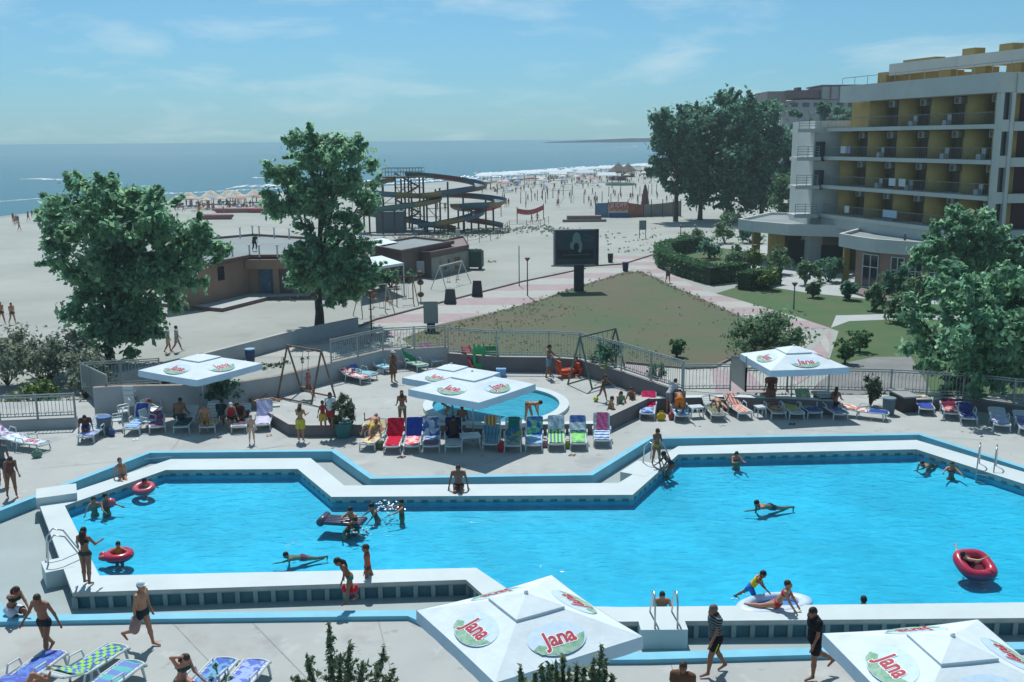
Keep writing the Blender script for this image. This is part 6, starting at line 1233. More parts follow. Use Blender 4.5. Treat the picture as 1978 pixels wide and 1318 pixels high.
# thatched gazebos, bar counter, pedal boats, low wall
def thatch(px, py, topy, w, label, posts=6, c='6a645c', group=None):
    p = at(px, py, ZG); k = p.y / FPX; r = w * k / 2; h = atY(px, topy, p.y).z - ZG; root = empty('thatched_gazebo', p, 0, label, 'gazebo', group); mb = MB(); mb.lathe([(r, h * .45), (r * .96, h * .5), (r * .55, h * .72), (r * .2, h * .92), (.12, h * .98), (.1, h * 1.06)], n=14); mb.build('thatch_roof', mat('thatch_' + c, lin(tuple(int(c[i:i + 2], 16) / 255 for i in (0, 2, 4))), .95, .2, .8), root)
    for i in range(posts): a = 2 * math.pi * i / posts; mb = MB(); mb.tube((r * .75 * math.cos(a), r * .75 * math.sin(a), 0), (r * .75 * math.cos(a), r * .75 * math.sin(a), h * .6), .1, .1, 5); mb.build('post', plain('4f403a'), root)
    if posts > 4: mb = MB(); mb.lathe([(r * .7, 0), (r * .7, 1.1), (.01, 1.1)], n=10); mb.build('counter', plain('6a4a44'), root)
thatch(1194, 348, 315, 44, 'grey thatched beach bar, the larger and nearer of two'); thatch(1213, 342, 316, 34, 'grey thatched gazebo right behind the larger one')
thatch(366, 398, 370, 46, 'straw beach shelter at the edge of the plane tree', 4, 'c8c3b6', 'straw shelters by the water'); thatch(408, 395, 367, 46, 'straw beach shelter between two others, rounder', 4, 'c8c3b6', 'straw shelters by the water'); thatch(441, 389, 366, 38, 'straw beach shelter half hidden behind a paler one', 4, 'c8c3b6', 'straw shelters by the water'); thatch(455, 395, 367, 46, 'pale straw shelter in front of the hidden one', 4, 'c8c3b6', 'straw shelters by the water'); thatch(492, 391, 366, 44, 'straw shelter beside the tall two tier tree', 4, 'c8c3b6', 'straw shelters by the water')
mb = MB(); mb.lathe([(5.2, 0), (5.4, .8), (5.0, .8), (4.9, .5), (.01, .5)], n=20); o = mb.build('sand_pool', plain('7f9a92')); o.location = at(1198, 358, ZG); o.scale = (.8, .6, .8); tag(o, 'round pale green play basin below the thatched beach bar', 'basin')
for i, (x, y, w, lab) in enumerate(((458, 411, 9, 'long dusky red canoe on the sand before the straw shelters'), (521, 411, 8, 'red canoe on the sand under the tall two tier tree'), (418, 424, 6, 'small reddish plank boat lying near the plane tree'))):
    mb = MB(); mb.path([(-w / 2, 0, .7), (-w / 2.4, 0, .45), (0, 0, .35), (w / 2.4, 0, .45), (w / 2, 0, .7)], [.15, .5, .62, .5, .15], 8); o = mb.build('canoe', plain(['8f6460', '9a4850', '8a5a58'][i]), None, True); o.location = at(x, y, ZG); tag(o, lab, 'canoe')
mb = MB(); mb.box((0, 0, .5), (5.5, 1.5, .9)); mb.box((0, -1.0, .2), (7, .6, .4)); o = mb.build('driftwood_pile', plain('7a6e6a')); o.location = at(1128, 428, ZG); tag(o, 'low heap of boards lying alone on the sand', 'heap')
# white beach parasols in rows at the water: each a thing
mb = MB(); mb.lathe([(1.35, 1.9), (1.3, 2.02), (.7, 2.4), (.05, 2.6)], n=8); mb.tube((0, 0, 0), (0, 0, 2.0), .05, .05, 4); mp0 = mb.mesh('beach_parasol', plain('d0dde2', .8))
mb = MB(); mb.lathe([(1.2, 1.8), (1.15, 1.9), (.6, 2.2), (.05, 2.4)], n=8); mb.tube((0, 0, 0), (0, 0, 1.9), .05, .05, 4); pcols = [mb.mesh('beach_parasol', plain(c, .8)) for c in ('b98a88', 'c9bda8', '8a9cb8', 'd6d2ca')]
r = random.Random(21)
for i in range(140):
    t = r.random(); x = 926 + t * 345; y = 348 - t * 25 + abs(r.gauss(0, 2.2)) + (0 if i % 3 else 1.5); o = bpy.data.objects.new('beach_parasol', mp0); COL.objects.link(o); o.location = at(x, y + 3, ZG); o.rotation_euler = (0, 0, r.random() * 3); o.scale = (1.35, 1.35, 1.1); tag(o, 'white beach parasol in the crowded rows along the waterline', 'parasol', 'white parasols along the waterline')
for i in range(36):
    if i < 26: t = r.random(); x = 935 + t * 310; y = 360 - t * 16 + abs(r.gauss(0, 6))
    else: x = 340 + r.random() * 200; y = 403 + r.gauss(0, 3) - (x - 340) * .02
    kk = r.randrange(4); o = bpy.data.objects.new('beach_parasol', pcols[kk]); COL.objects.link(o); o.location = at(x, y, ZG); tag(o, ['faded red', 'sandy beige', 'dull blue', 'off white'][kk] + ' beach parasol among sunbathers behind the waterline', 'parasol', ['red', 'beige', 'blue', 'off white'][kk] + ' parasols among the bathers')
for x, y, c, lab in ((1172, 346, 'dfe8ec', 'long white windbreak tent below the parasol rows'), (1078, 343, 'dfe8ec', 'white tent roof among the crowd, the bigger of two'), (1130, 340, 'd4dfe4', 'white tent roof nearer the thatched bar')):
    mb = MB(); mb.prism([(-3, -1.5), (3, -1.5), (3, 1.5), (-3, 1.5)], 1.9, 2.05); mb.add([(-3, -1.5, 2.05), (3, -1.5, 2.05), (3, 1.5, 2.05), (-3, 1.5, 2.05), (-2.6, 0, 3.0), (2.6, 0, 3.0)], [(0, 1, 5, 4), (2, 3, 4, 5), (1, 2, 5), (3, 0, 4)])
    for a, b in ((-1, -1), (1, -1), (1, 1), (-1, 1)): mb.tube((a * 2.8, b * 1.4, 0), (a * 2.8, b * 1.4, 1.9), .07, .07, 4)
    o = mb.build('beach_tent', plain(c, .8)); o.location = at(x, y + 6, ZG); tag(o, lab, 'tent')
# ================================================================ people
def surface_nets(F, o, h):
    s = F < 0; c = None
    def cn(i, j, k): return s[i:s.shape[0] - 1 + i, j:s.shape[1] - 1 + j, k:s.shape[2] - 1 + k]
    def cf(i, j, k): return F[i:F.shape[0] - 1 + i, j:F.shape[1] - 1 + j, k:F.shape[2] - 1 + k]
    tot = sum(cn(i, j, k).astype(np.int8) for i in (0, 1) for j in (0, 1) for k in (0, 1)); mask = (tot > 0) & (tot < 8)
    idx = -np.ones(mask.shape, int); n = mask.sum(); idx[mask] = np.arange(n); acc = np.zeros((n, 3)); cnt = np.zeros(n)
    C = [(i, j, k) for i in (0, 1) for j in (0, 1) for k in (0, 1)]
    for a in C:
        for ax in range(3):
            if a[ax] == 1: continue
            b = list(a); b[ax] = 1; fa, fb = cf(*a)[mask], cf(*b)[mask]; x = (fa < 0) != (fb < 0); t = fa / np.where(x, fa - fb, 1)
            p = np.array(a, float)[None].repeat(n, 0); p[:, ax] += t; acc[x] += p[x]; cnt[x] += 1
    V = np.argwhere(mask) + acc / cnt[:, None]; V = V * h + o; Q = []
    for ax in range(3):
        u, v = (ax + 1) % 3, (ax + 2) % 3; sl0 = [slice(1, -1)] * 3; sl1 = [slice(1, -1)] * 3; sl0[ax] = slice(0, -1); sl1[ax] = slice(1, None)
        A, B = s[tuple(sl0)], s[tuple(sl1)]; ch = np.argwhere(A != B)
        if not len(ch): continue
        flip = A[tuple(ch.T)]; base = ch.copy(); base[:, u] += 1; base[:, v] += 1
        e = np.eye(3, dtype=int); q = [base - e[u] - e[v], base - e[v], base, base - e[u]]; q = np.stack([idx[tuple(p.T)] for p in q], 1)
        q[~flip] = q[~flip][:, ::-1]; Q.append(q)
    return V, np.concatenate(Q)
def rx(a): return Matrix.Rotation(a, 3, 'X')
def rz_(a): return Matrix.Rotation(a, 3, 'Z')
def ik(S, Tt, l1, l2, pole):
    d = Tt - S; L = min(d.length, (l1 + l2) * .995); d = d.normalized(); a = math.acos(max(-1, min(1, (l1 * l1 + L * L - l2 * l2) / (2 * l1 * L))))
    p = pole - d * pole.dot(d); p = p.normalized() if p.length > 1e-5 else d.orthogonal().normalized(); E = S + d * (l1 * math.cos(a)) + p * (l1 * math.sin(a)); return E, S + d * L
def skeleton(H, lean=0, side=0, twist=0, la=(8, 10, 12), ra=(8, 10, 12), ll=(0, 3, 0), rl=(0, 3, 0), nod=0, turn=0, tilt=0, anchor='feet', hip_z=0, lh=None, rh=None, female=False, child=False, fat=1.0):
    """joint positions for a body facing +Y; la/ra = (forward swing, spread, elbow), ll/rl = (forward swing, spread, knee), degrees"""
    hs = 1.22 if child else 1.0; J = {}; T3 = rz_(R(twist)) @ Matrix.Rotation(R(side), 3, 'Y') @ rx(-R(lean)); hw = .054; sw = (.094 if female else .112) * (.92 if child else 1)
    J['pel'] = Vector((0, 0, .02)); J['waist'] = T3 @ Vector((0, 0, .10)); J['chest'] = T3 @ Vector((0, .006, .215)); J['neck'] = T3 @ Vector((0, -.004, .31)); J['tT'] = T3
    hd = T3 @ rz_(R(turn)) @ rx(-R(nod)); J['head'] = J['neck'] + hd @ Vector((0, .012, .078 * hs)); J['hR'] = hd; J['hs'] = hs
    def leg(s, q):
        f, ab, kn = map(R, q); hip = Vector((s * hw, 0, 0)); M = Matrix.Rotation(-s * ab, 3, 'Y'); a = hip + M @ Vector((0, math.sin(f) * .245, -math.cos(f) * .245)); g = f - kn; b = a + M @ Vector((0, math.sin(g) * .24, -math.cos(g) * .24)); 
        ft = max(-.9, min(.9, g * .7)) if anchor == 'feet' else g * .8 + .5; return hip, a, b, b + M @ Vector((0, math.cos(ft) * .105, -.035 + math.sin(ft) * .07))
    for s, n, q in ((1, 'r', rl), (-1, 'l', ll)): J[n + 'hip'], J[n + 'kn'], J[n + 'an'], J[n + 'to'] = leg(s, q)
    for s, n, q in ((1, 'r', ra), (-1, 'l', la)):
        f, ab, el = map(R, q); S = J['neck'] + T3 @ Vector((s * sw, 0, -.028)); M = T3 @ Matrix.Rotation(-s * ab, 3, 'Y'); E = S + M @ Vector((0, math.sin(f) * .165, -math.cos(f) * .165)); g = f + el; Wr = E + M @ Vector((0, math.sin(g) * .145, -math.cos(g) * .145)); J[n + 'sh'], J[n + 'el'], J[n + 'wr'] = S, E, Wr
    if tilt:
        M = rx(-R(tilt))
        for k in list(J):
            if isinstance(J[k], Vector): J[k] = M @ J[k]
        J['tT'] = M @ J['tT']; J['hR'] = M @ J['hR']
    if anchor == 'feet': z = min(J[k].z for k in ('rto', 'lto', 'ran', 'lan')) - .018
    elif anchor == 'seat': z = -.075
    elif anchor == 'lie': z = min(v.z for v in J.values() if isinstance(v, Vector)) - .05
    else: z = -hip_z / H
    for k in J:
        if isinstance(J[k], Vector): J[k] = J[k] - Vector((0, 0, z))
    for n, t, s in (('r', rh, 1), ('l', lh, -1)):
        if t is not None:
            t = Vector(t) / H; pole = J['tT'] @ Vector((s * .9, -.5, -.35)); J[n + 'el'], J[n + 'wr'] = ik(J[n + 'sh'], t, .165, .15, pole)
    for n in 'rl':
        d = (J[n + 'wr'] - J[n + 'el']).normalized(); J[n + 'ha'] = J[n + 'wr'] + d * .045
    for k in J:
        if isinstance(J[k], Vector): J[k] = J[k] * H
    return J
def body_prims(J, H, female, fat, child):
    """list of (kind, a, b, ra, rb, region); the blended surface of these is the body"""
    f = fat; P = []; c = lambda a, b, r0, r1, g: P.append(('c', J[a] if isinstance(a, str) else a, J[b] if isinstance(b, str) else b, r0 * H, r1 * H, g))
    T3 = J['tT']
    P.append(('e', J['chest'] + T3 @ Vector((0, 0, .01 * H)), T3, Vector(((.086 if female else .098) * f, .058 * f, .105)) * H, 0, 'torso')); P.append(('e', J['waist'], T3, Vector(((.066 if female else .078) * f, .053 * f * f, .10)) * H, 0, 'torso')); P.append(('e', J['pel'], T3, Vector(((.088 if female else .083) * f, .064 * f, .078)) * H, 0, 'pelvis'))
    if female and not child:
        for s in (-1, 1): P.append(('e', J['chest'] + T3 @ Vector((s * .042 * H, .048 * H, .02 * H)), T3, Vector((.034, .03, .034)) * H, 0, 'torso'))
    c('chest', 'neck', .05 * f, .032, 'torso'); c('neck', 'head', .031, .032, 'neck')
    hs = J['hs']; P.append(('e', J['head'], J['hR'], Vector((.044, .056, .066)) * H * hs, 0, 'head')); P.append(('e', J['head'] + J['hR'] @ Vector((0, .022 * H * hs, -.032 * H * hs)), J['hR'], Vector((.031, .034, .036)) * H * hs, 0, 'head'))
    P.append(('e', J['head'] + J['hR'] @ Vector((0, .058 * H * hs, -.010 * H * hs)), J['hR'], Vector((.008, .012, .015)) * H * hs, 0, 'face'))
    for s in (-1, 1): P.append(('e', J['head'] + J['hR'] @ Vector((s * .045 * H * hs, -.004 * H, -.006 * H)), J['hR'], Vector((.007, .012, .017)) * H * hs, 0, 'face'))
    for n in 'rl':
        c(n + 'hip', n + 'kn', (.056 if female else .053) * f, .034 * (1 + (f - 1) * .4), n + 'thigh'); c(n + 'kn', J[n + 'kn'].lerp(J[n + 'an'], .35), .033, .033, n + 'calf'); c(J[n + 'kn'].lerp(J[n + 'an'], .3), n + 'an', .033, .019, n + 'calf'); c(n + 'an', n + 'to', .022, .015, n + 'foot')
        c(J['neck'].lerp(J[n + 'sh'], .55), n + 'sh', .036, .031, 'torso'); c(n + 'sh', n + 'el', .030 * (1 + (f - 1) * .5), .021, n + 'uarm'); c(n + 'el', n + 'wr', .0215, .0145, n + 'farm'); c(n + 'wr', n + 'ha', .016, .017, n + 'hand')
    return P
def prim_d(p, X):
    if p[0] == 'c':
        a, b = np.array(p[1]), np.array(p[2]); d = b - a; L2 = max(1e-9, d @ d); t = np.clip(((X - a) @ d) / L2, 0, 1); return np.linalg.norm(X - a - t[..., None] * d, axis=-1) - (p[3] + (p[4] - p[3]) * t), t
    M = np.array(p[2]); q = (X - np.array(p[1])) @ M; r = np.array(p[3]); k = np.linalg.norm(q / r, axis=-1); k2 = np.linalg.norm(q / (r * r), axis=-1); return k * (k - 1) / np.maximum(k2, 1e-6), q[..., 2] / r[2]
def body_mesh(J, H, h, female, fat, child):
    P = body_prims(J, H, female, fat, child); pv = [v for k, v in J.items() if isinstance(v, Vector)]; lo = np.array([min(v[i] for v in pv) for i in range(3)]) - .13 * H; hi = np.array([max(v[i] for v in pv) for i in range(3)]) + .13 * H
    n = np.ceil((hi - lo) / h).astype(int) + 1; ax = [lo[i] + h * np.arange(n[i]) for i in range(3)]; F = np.full(n, 9.0); kk = .016 * H
    for p in P:
        if p[0] == 'c': m = max(p[3], p[4]); a = np.minimum(p[1], p[2]) - m - .05 * H; b = np.maximum(p[1], p[2]) + m + .05 * H
        else: m = max(p[3]); a = np.array(p[1]) - m - .05 * H; b = np.array(p[1]) + m + .05 * H
        i0 = np.maximum(((a - lo) / h).astype(int), 0); i1 = np.minimum(((b - lo) / h).astype(int) + 2, n)
        X = np.stack(np.meshgrid(*[ax[i][i0[i]:i1[i]] for i in range(3)], indexing='ij'), -1); d, _ = prim_d(p, X); S = tuple(slice(i0[i], i1[i]) for i in range(3)); G = F[S]; e = np.clip(.5 + .5 * (G - d) / kk, 0, 1); F[S] = np.where(G > 5, d, G * (1 - e) + d * e - kk * e * (1 - e))
    V, Q = surface_nets(F, lo, h); D = []; Tt = []
    for p in P: d, t = prim_d(p, V); D.append(d); Tt.append(t)
    k = np.argmin(np.array(D), 0); reg = np.array([p[5] for p in P])[k]; t = np.array(Tt)[k, np.arange(len(V))]; return V, Q, reg, t
SKIN = {k: mat('skin_' + k, lin(c), .55, .05, 6) for k, c in dict(tan=(.68, .49, .39), dark=(.54, .37, .29), fair=(.80, .63, .54)).items()}
HAIR = {k: plain(v, .6) for k, v in dict(black='1c1716', brown='3a2a22', grey='6a625c', blond='8a7350').items()}
M_eye = plain('17130f', .3); M_lip = plain('7a3f38', .6); MESH_P = {}
CL = {'trunks': ('swim_trunks', lambda J, r, t, v: (r == 'pelvis') | ((np.char.endswith(r, 'thigh')) & (t < .26))), 'briefs': ('swim_briefs', lambda J, r, t, v: ((r == 'pelvis') & (t < .45)) | ((np.char.endswith(r, 'thigh')) & (t < .06))),
      'shorts': ('shorts', lambda J, r, t, v: (r == 'pelvis') | ((np.char.endswith(r, 'thigh')) & (t < .72))), 'skirt': ('skirt', lambda J, r, t, v: (r == 'pelvis') | ((np.char.endswith(r, 'thigh')) & (t < .8))), 'trousers': ('trousers', lambda J, r, t, v: (r == 'pelvis') | np.char.endswith(r, 'thigh') | (np.char.endswith(r, 'calf'))),
      'shirt': ('shirt', lambda J, r, t, v: (r == 'torso') | ((r == 'pelvis') & (t > -.2)) | (np.char.endswith(r, 'uarm') & (t < .62))), 'vest': ('vest', lambda J, r, t, v: (r == 'torso')), 'top': ('bikini_top', None), 'suit': ('swimsuit', lambda J, r, t, v: (r == 'torso') | (r == 'pelvis')), 'dress': ('dress', lambda J, r, t, v: (r == 'torso') | (r == 'pelvis') | (np.char.endswith(r, 'thigh')))}
def person(pos, H, heading, pose, label, clothes=(), hair=('brown', 'short'), skin='tan', h=.024, female=False, child=False, fat=1.0, cap=None, fingers=True, group='bathers and walkers around the pool', rot=None):
    """one continuous body mesh, with clothing and hair as its children"""
    J = skeleton(H, female=female, child=child, fat=fat, **pose); V, Q, reg, t = body_mesh(J, H, h, female, fat, child)
    mb = MB(); mb.v = [tuple(v) for v in V]; mb.f = [tuple(q) for q in Q]; mb.m = [0] * len(Q)
    if fingers:
        for n, s in (('r', 1), ('l', -1)):
            d = (J[n + 'ha'] - J[n + 'wr']).normalized(); sd = d.cross(J['tT'] @ Vector((0, 1, 0))); sd = sd.normalized() if sd.length > .1 else d.orthogonal().normalized(); nn = sd.cross(d)
            for i in range(4):
                b0 = J[n + 'ha'] + sd * (i - 1.5) * .0095 * H; L = (.040, .046, .043, .034)[i] * H; m1 = b0 + d * L * .55; mb.path([b0, m1, m1 + (d * .8 + nn * .5 * -s) * L * .5], [.0055 * H, .005 * H, .0035 * H], 5)
            b0 = J[n + 'wr'].lerp(J[n + 'ha'], .35) - sd * .013 * H; mb.path([b0, b0 + (d * .6 - sd * .7) * .022 * H, b0 + (d * 1.3 - sd * .8) * .03 * H], [.0065 * H, .0055 * H, .004 * H], 5)
        hs = J['hs']
        for s in (-1, 1): mb.ell(J['head'] + J['hR'] @ Vector((s * .019 * H * hs, .051 * H * hs, .004 * H)), (.006 * H, .005 * H, .004 * H), 6, 4, 1)
        mb.ell(J['head'] + J['hR'] @ Vector((0, .053 * H * hs, -.036 * H * hs)), (.012 * H, .005 * H, .0035 * H), 6, 4, 2)
    o = mb.build('person', [SKIN[skin], M_eye, M_lip], None, True); o.location = pos; o.rotation_euler = rot or (0, 0, R(180 + heading)); tag(o, label, 'person', group)
    # normals for the cloth
    N = np.zeros_like(V); fn = np.cross(V[Q[:, 2]] - V[Q[:, 0]], V[Q[:, 3]] - V[Q[:, 1]]); [np.add.at(N, Q[:, i], fn) for i in range(4)]; N /= np.maximum(np.linalg.norm(N, axis=1)[:, None], 1e-9)
    loc = (V - np.array(J['chest'])) @ np.array(J['tT']) / H
    for kind, col, off in clothes:
        nm, fnc = CL[kind]
        if kind == 'top': sel = (reg == 'torso') & (np.abs(loc[:, 2] - .02) < .035)
        else: sel = fnc(J, reg, t, V)
        if kind in ('suit', 'dress', 'vest'): sel &= ~((reg == 'torso') & (loc[:, 2] > .085) & (np.abs(loc[:, 0]) > .055))
        fs = Q[sel[Q].all(1)]
        if not len(fs): continue
        W = V + N * off
        if kind in ('skirt', 'dress'): low = np.char.endswith(reg, 'thigh'); W = np.where(low[:, None], V + N * (off + .03 * t[:, None]), W)
        used_, inv = np.unique(fs, return_inverse=True); me = np_mesh(nm, W[used_], inv.reshape(fs.shape), col, True); c = bpy.data.objects.new(nm, me); COL.objects.link(c); adopt(c, o)
    hc, hl = hair; hs = J['hs']
    if hc:
        mb = MB(); hp = J['head'] + J['hR'] @ Vector((0, -.008 * H * hs, .013 * H * hs)); mb.ell(hp, Vector((.049, .060, .062)) * H * hs, 12, 9, 0, J['hR'].to_4x4())
        if hl != 'short':
            L = dict(bob=.07, long=.15, pony=.13)[hl] * H; w = (.045 if hl != 'pony' else .02) * H; b0 = J['head'] + J['hR'] @ Vector((0, -.035 * H, .01 * H)); b1 = J['neck'] + J['tT'] @ Vector((0, -.035 * H, .01 * H)); b2 = b1 + (J['tT'] @ Vector((0, -.012 * H, -L)) * .75 + Vector((0, 0, -L)) * .25)
            mb.path([b0, b1, b1.lerp(b2, .6), b2], [w, w * 1.15, w * .95, w * .4], 9)
        mb.build('hair', HAIR[hc], o, True)
    if cap:
        mb = MB(); mb.ell(J['head'] + J['hR'] @ Vector((0, -.004 * H, .026 * H)), Vector((.052, .062, .052)) * H * hs, 12, 8, 0, J['hR'].to_4x4()); q = J['head'] + J['hR'] @ Vector((0, .068 * H, .025 * H)); mb.ell(q, Vector((.042, .036, .006)) * H * hs, 10, 5, 0, J['hR'].to_4x4())
        if cap[1] == 'hat': mb.ell(J['head'] + J['hR'] @ Vector((0, 0, .022 * H)), Vector((.11, .12, .008)) * H, 14, 5, 0, J['hR'].to_4x4())
        mb.build('cap' if cap[1] == 'cap' else 'sun_hat', cap[0], o, True)
    return o, J
c_ = lambda h: plain(h, .85, .2)
STAND = dict(); A = at
def walkpose(k=1, **kw): d = dict(ll=(22 * k, 2, 6), rl=(-16 * k, 2, 22), la=(-16 * k, 9, 12), ra=(20 * k, 9, 18)); d.update(kw); return d
NEAR, MID = .020, .028
# ---- near the front
person(A(92, 1268), 1.74, -16, dict(ll=(16, 2, 8), rl=(-10, 1, 30), la=(-8, 22, 10), ra=(18, 26, 16), lean=8, nod=22, turn=12), 'barefoot man in dark trunks striding towards the loungers, arms held out', [('trunks', c_('20282f'), .012)], ('brown', 'short'), 'dark', NEAR, fat=1.0)
o, J = person(A(280, 1250), 1.75, 78, dict(ll=(12, 1, 2), rl=(-14, 1, 58), la=(6, 6, 10), ra=(-6, 12, 16), lean=2), 'man in white cap and dark trunks walking past with a shirt in hand', [('trunks', c_('1f3338'), .012)], ('grey', 'short'), 'tan', NEAR, cap=(c_('d8e2e8'), 'cap'), fat=1.08)
mb = MB(); mb.path([(0, 0, 0), (.02, -.02, -.12), (0, -.03, -.28), (.02, 0, -.42)], [.05, .10, .12, .07], 9); sh = mb.build('carried_shirt', c_('9a7f7c'), None, True); sh.location = o.matrix_basis @ (J['rwr'] + Vector((.02, -.02, .08))); tag(sh, 'pale pinkish shirt hanging from the hand of the man in a cap', 'shirt')
o, J = person(A(352, 1352), 1.66, 60, dict(anchor='seat', ll=(78, 6, 70), rl=(70, 8, 95), lean=16, nod=20, rh=(.06, .20, .78), la=(40, 10, 35)), 'woman sitting on a lounger end with one hand raised to her brow', [('top', c_('3a4a40'), .010), ('briefs', c_('3f6a5a'), .010)], ('brown', 'bob'), 'tan', NEAR, female=True); o.location.z = .33
person(A(42, 1375) + Vector((0, 0, .36)), 1.72, 150, dict(anchor='lie', tilt=-82, ll=(10, 5, 3), rl=(60, 8, 95), la=(0, 20, 10), ra=(0, 25, 20)), 'sunbather lying on a lounger, one knee up and one leg stretched', [('trunks', c_('b8303c'), .012)], ('black', 'short'), 'tan', NEAR)
o, J = person(A(22, 1184, .12), 1.66, 62, dict(anchor='seat', ll=(88, 6, 78), rl=(62, 6, 62), lean=26, nod=10, rh=(.02, .34, .58), lh=(-.08, .62, .2)), 'seated woman in white skirt on the blue kerb raising a hand to her mouth', [('skirt', c_('cfd6e2'), .02), ('top', c_('2a2f2c'), .010)], ('brown', 'bob'), 'dark', NEAR, female=True); o.location.z = .12
person(A(170, 1130, ZC), 1.66, 168, dict(ll=(3, 1, 4), rl=(-4, 1, 3), lh=(-.42, .30, .93), ra=(30, 22, 60), nod=10), 'long haired woman in dark bikini standing on the pool coping holding the ladder', [('top', c_('20262a'), .010), ('briefs', c_('2f4442'), .010)], ('black', 'long'), 'dark', NEAR, female=True)
person(A(677, 1166, .12), 1.40, -70, dict(ll=(12, 2, 6), rl=(-10, 2, 18), lean=24, nod=26, la=(26, 8, 20), ra=(10, 6, 18)), 'girl with wet dark hair stooping on the blue kerb, red cloth at her thighs', [('suit', c_('8a5a48'), .008), ('briefs', c_('2f7a72'), .014)], ('black', 'long'), 'dark', NEAR, female=True, child=True)
o, J = person(A(712, 1146, ZCH), 1.42, -84, dict(ll=(8, 2, 2), rl=(-22, 2, 20), la=(6, 8, 10), ra=(-4, 8, 10), nod=10), 'slim child in coral top standing in the shallow walkway', [('vest', c_('d2503c'), .010), ('briefs', c_('7a3f34'), .010)], ('brown', 'short'), 'dark', NEAR, child=True)
mb = MB(); mb.path([(-.17, 0, .52), (-.16, .02, .38), (.0, .05, .33), (.16, .02, .38), (.17, 0, .52)], [.04, .07, .09, .07, .04], 8); cl_ = mb.build('red_cloth', c_('d0303e'), None, True); cl_.location = A(677, 1166, .12); tag(cl_, 'red cloth the stooping girl holds round her thighs', 'cloth')
o, J = person(A(1380, 1302), 1.76, -78, dict(ll=(20, 1, 12), rl=(-12, 1, 20), la=(18, 7, 14), ra=(-6, 6, 16), nod=14, lean=3), 'heavy man in dark striped shirt and black shorts with a yellow stripe', [('shorts', c_('1c1a20'), .022), ('shirt', towelmat('20222c', '4f6470', 'band'), .026)], ('grey', 'short'), 'dark', NEAR, fat=1.2)
mt = bpy.data.materials.new('striped_shirt'); mt.use_nodes = True; N_, L_n = mt.node_tree.nodes, mt.node_tree.links; wv = N_.new('ShaderNodeTexWave'); wv.bands_direction = 'Z'; wv.inputs['Scale'].default_value = 5.2; tc_ = N_.new('ShaderNodeTexCoord'); L_n.new(tc_.outputs['Object'], wv.inputs['Vector']); rp_ = N_.new('ShaderNodeValToRGB'); rp_.color_ramp.elements[0].position = .62; rp_.color_ramp.elements[1].position = .70; rp_.color_ramp.elements[0].color = (.014, .016, .025, 1); rp_.color_ramp.elements[1].color = (.13, .19, .22, 1); L_n.new(wv.outputs['Fac'], rp_.inputs[0]); L_n.new(rp_.outputs[0], N_['Principled BSDF'].inputs['Base Color']); N_['Principled BSDF'].inputs['Roughness'].default_value = .85
for ch in KIDS[o.name]:
    if ch.name.startswith('shirt'): ch.data.materials[0] = mt
mb = MB(); k = J['lhip'].lerp(J['lkn'], .15); k2 = J['lhip'].lerp(J['lkn'], .68); off = Vector((-.122, 0, 0)); mb.beam(k + off, k2 + off * .85, .05, .02); mb.build('shorts_stripe', c_('c8c83a'), o)
person(A(1570, 1310), 1.76, -80, dict(ll=(6, 1, 4), rl=(-26, 1, 34), la=(10, 6, 20), ra=(-4, 8, 10), nod=16, lean=3), 'man in black shirt and long dark shorts walking beside the parasol edge', [('shorts', c_('14131a'), .022), ('shirt', c_('12141c'), .026)], ('black', 'short'), 'dark', NEAR, fat=1.16)
person(A(1316, 1425), 1.70, -20, dict(), 'person of whom only the brown haired head shows at the picture bottom', [('shirt', c_('6a4a3a'), .02)], ('brown', 'short'), 'dark', MID)
# ---- at the far left
person(A(24, 962), 1.66, 40, dict(ll=(4, 3, 4), rl=(-4, 3, 6), lean=22, nod=24, la=(20, 8, 50), ra=(24, 8, 50)), 'brown skinned woman in pinkish swimsuit standing with bent head by the blue kerb', [('suit', c_('6a4444'), .010)], ('brown', 'bob'), 'dark', MID, female=True, fat=1.12)
person(A(6, 938), 1.76, 20, walkpose(.8), 'tall man in grey shirt half cut off at the picture edge', [('shirt', c_('5f6a70'), .02), ('shorts', c_('3f4850'), .02)], ('black', 'short'), 'dark', MID)
o, J = person(A(236, 925, ZC), 1.36, 150 - 115, dict(anchor='seat', ll=(64, 4, 12), rl=(70, 4, 8), lean=-16, lh=(-.22, -.26, .02), rh=(.22, -.26, .02)), 'slim boy leaning back on his arms on the coping, feet at the swim ring', [('briefs', c_('3a5a6a'), .010)], ('brown', 'short'), 'tan', MID, child=True); o.location.z = ZC
# ---- swimmers
def wade(px, py, H, heading, depth, pose, label, clothes=(), hair=('black', 'short'), skin='tan', **kw):
    """upright in the water, so that depth metres of the body stand above the surface"""
    p = A(px, py, ZW); o, J = person(p, H, heading, dict(dict(anchor='hip', hip_z=0), **pose), label, clothes, hair, skin, kw.pop('h', MID), **kw)
    o.location.z = ZW + depth - J['head'].z - .07 * H; return o
def prone(px, py, H, heading, label, clothes, pose=None, hair=('black', 'short'), skin='tan', z=.0, tilt=78, **kw):
    p = A(px, py, ZW); o, J = person(p, H, heading, dict(dict(anchor='hip', hip_z=0, tilt=tilt, nod=-45, la=(150, 30, 10), ra=(60, 40, 20), ll=(-2, 4, 10), rl=(8, 4, 4)), **(pose or {})), label, clothes, hair, skin, MID, **kw); o.location.z = ZW + z - .15; return o
wade(182, 980, 1.3, 30, .36, dict(la=(30, 40, 20), ra=(30, 40, 20)), 'dark haired child with pale float, first of two heads near the white corner block', (), child=True); wade(205, 978, 1.5, 60, .44, dict(la=(40, 40, 30), ra=(40, 40, 30)), 'dark haired child beside the pinkish ball near the white corner block', [('vest', c_('8a5a50'), .01)], child=True)
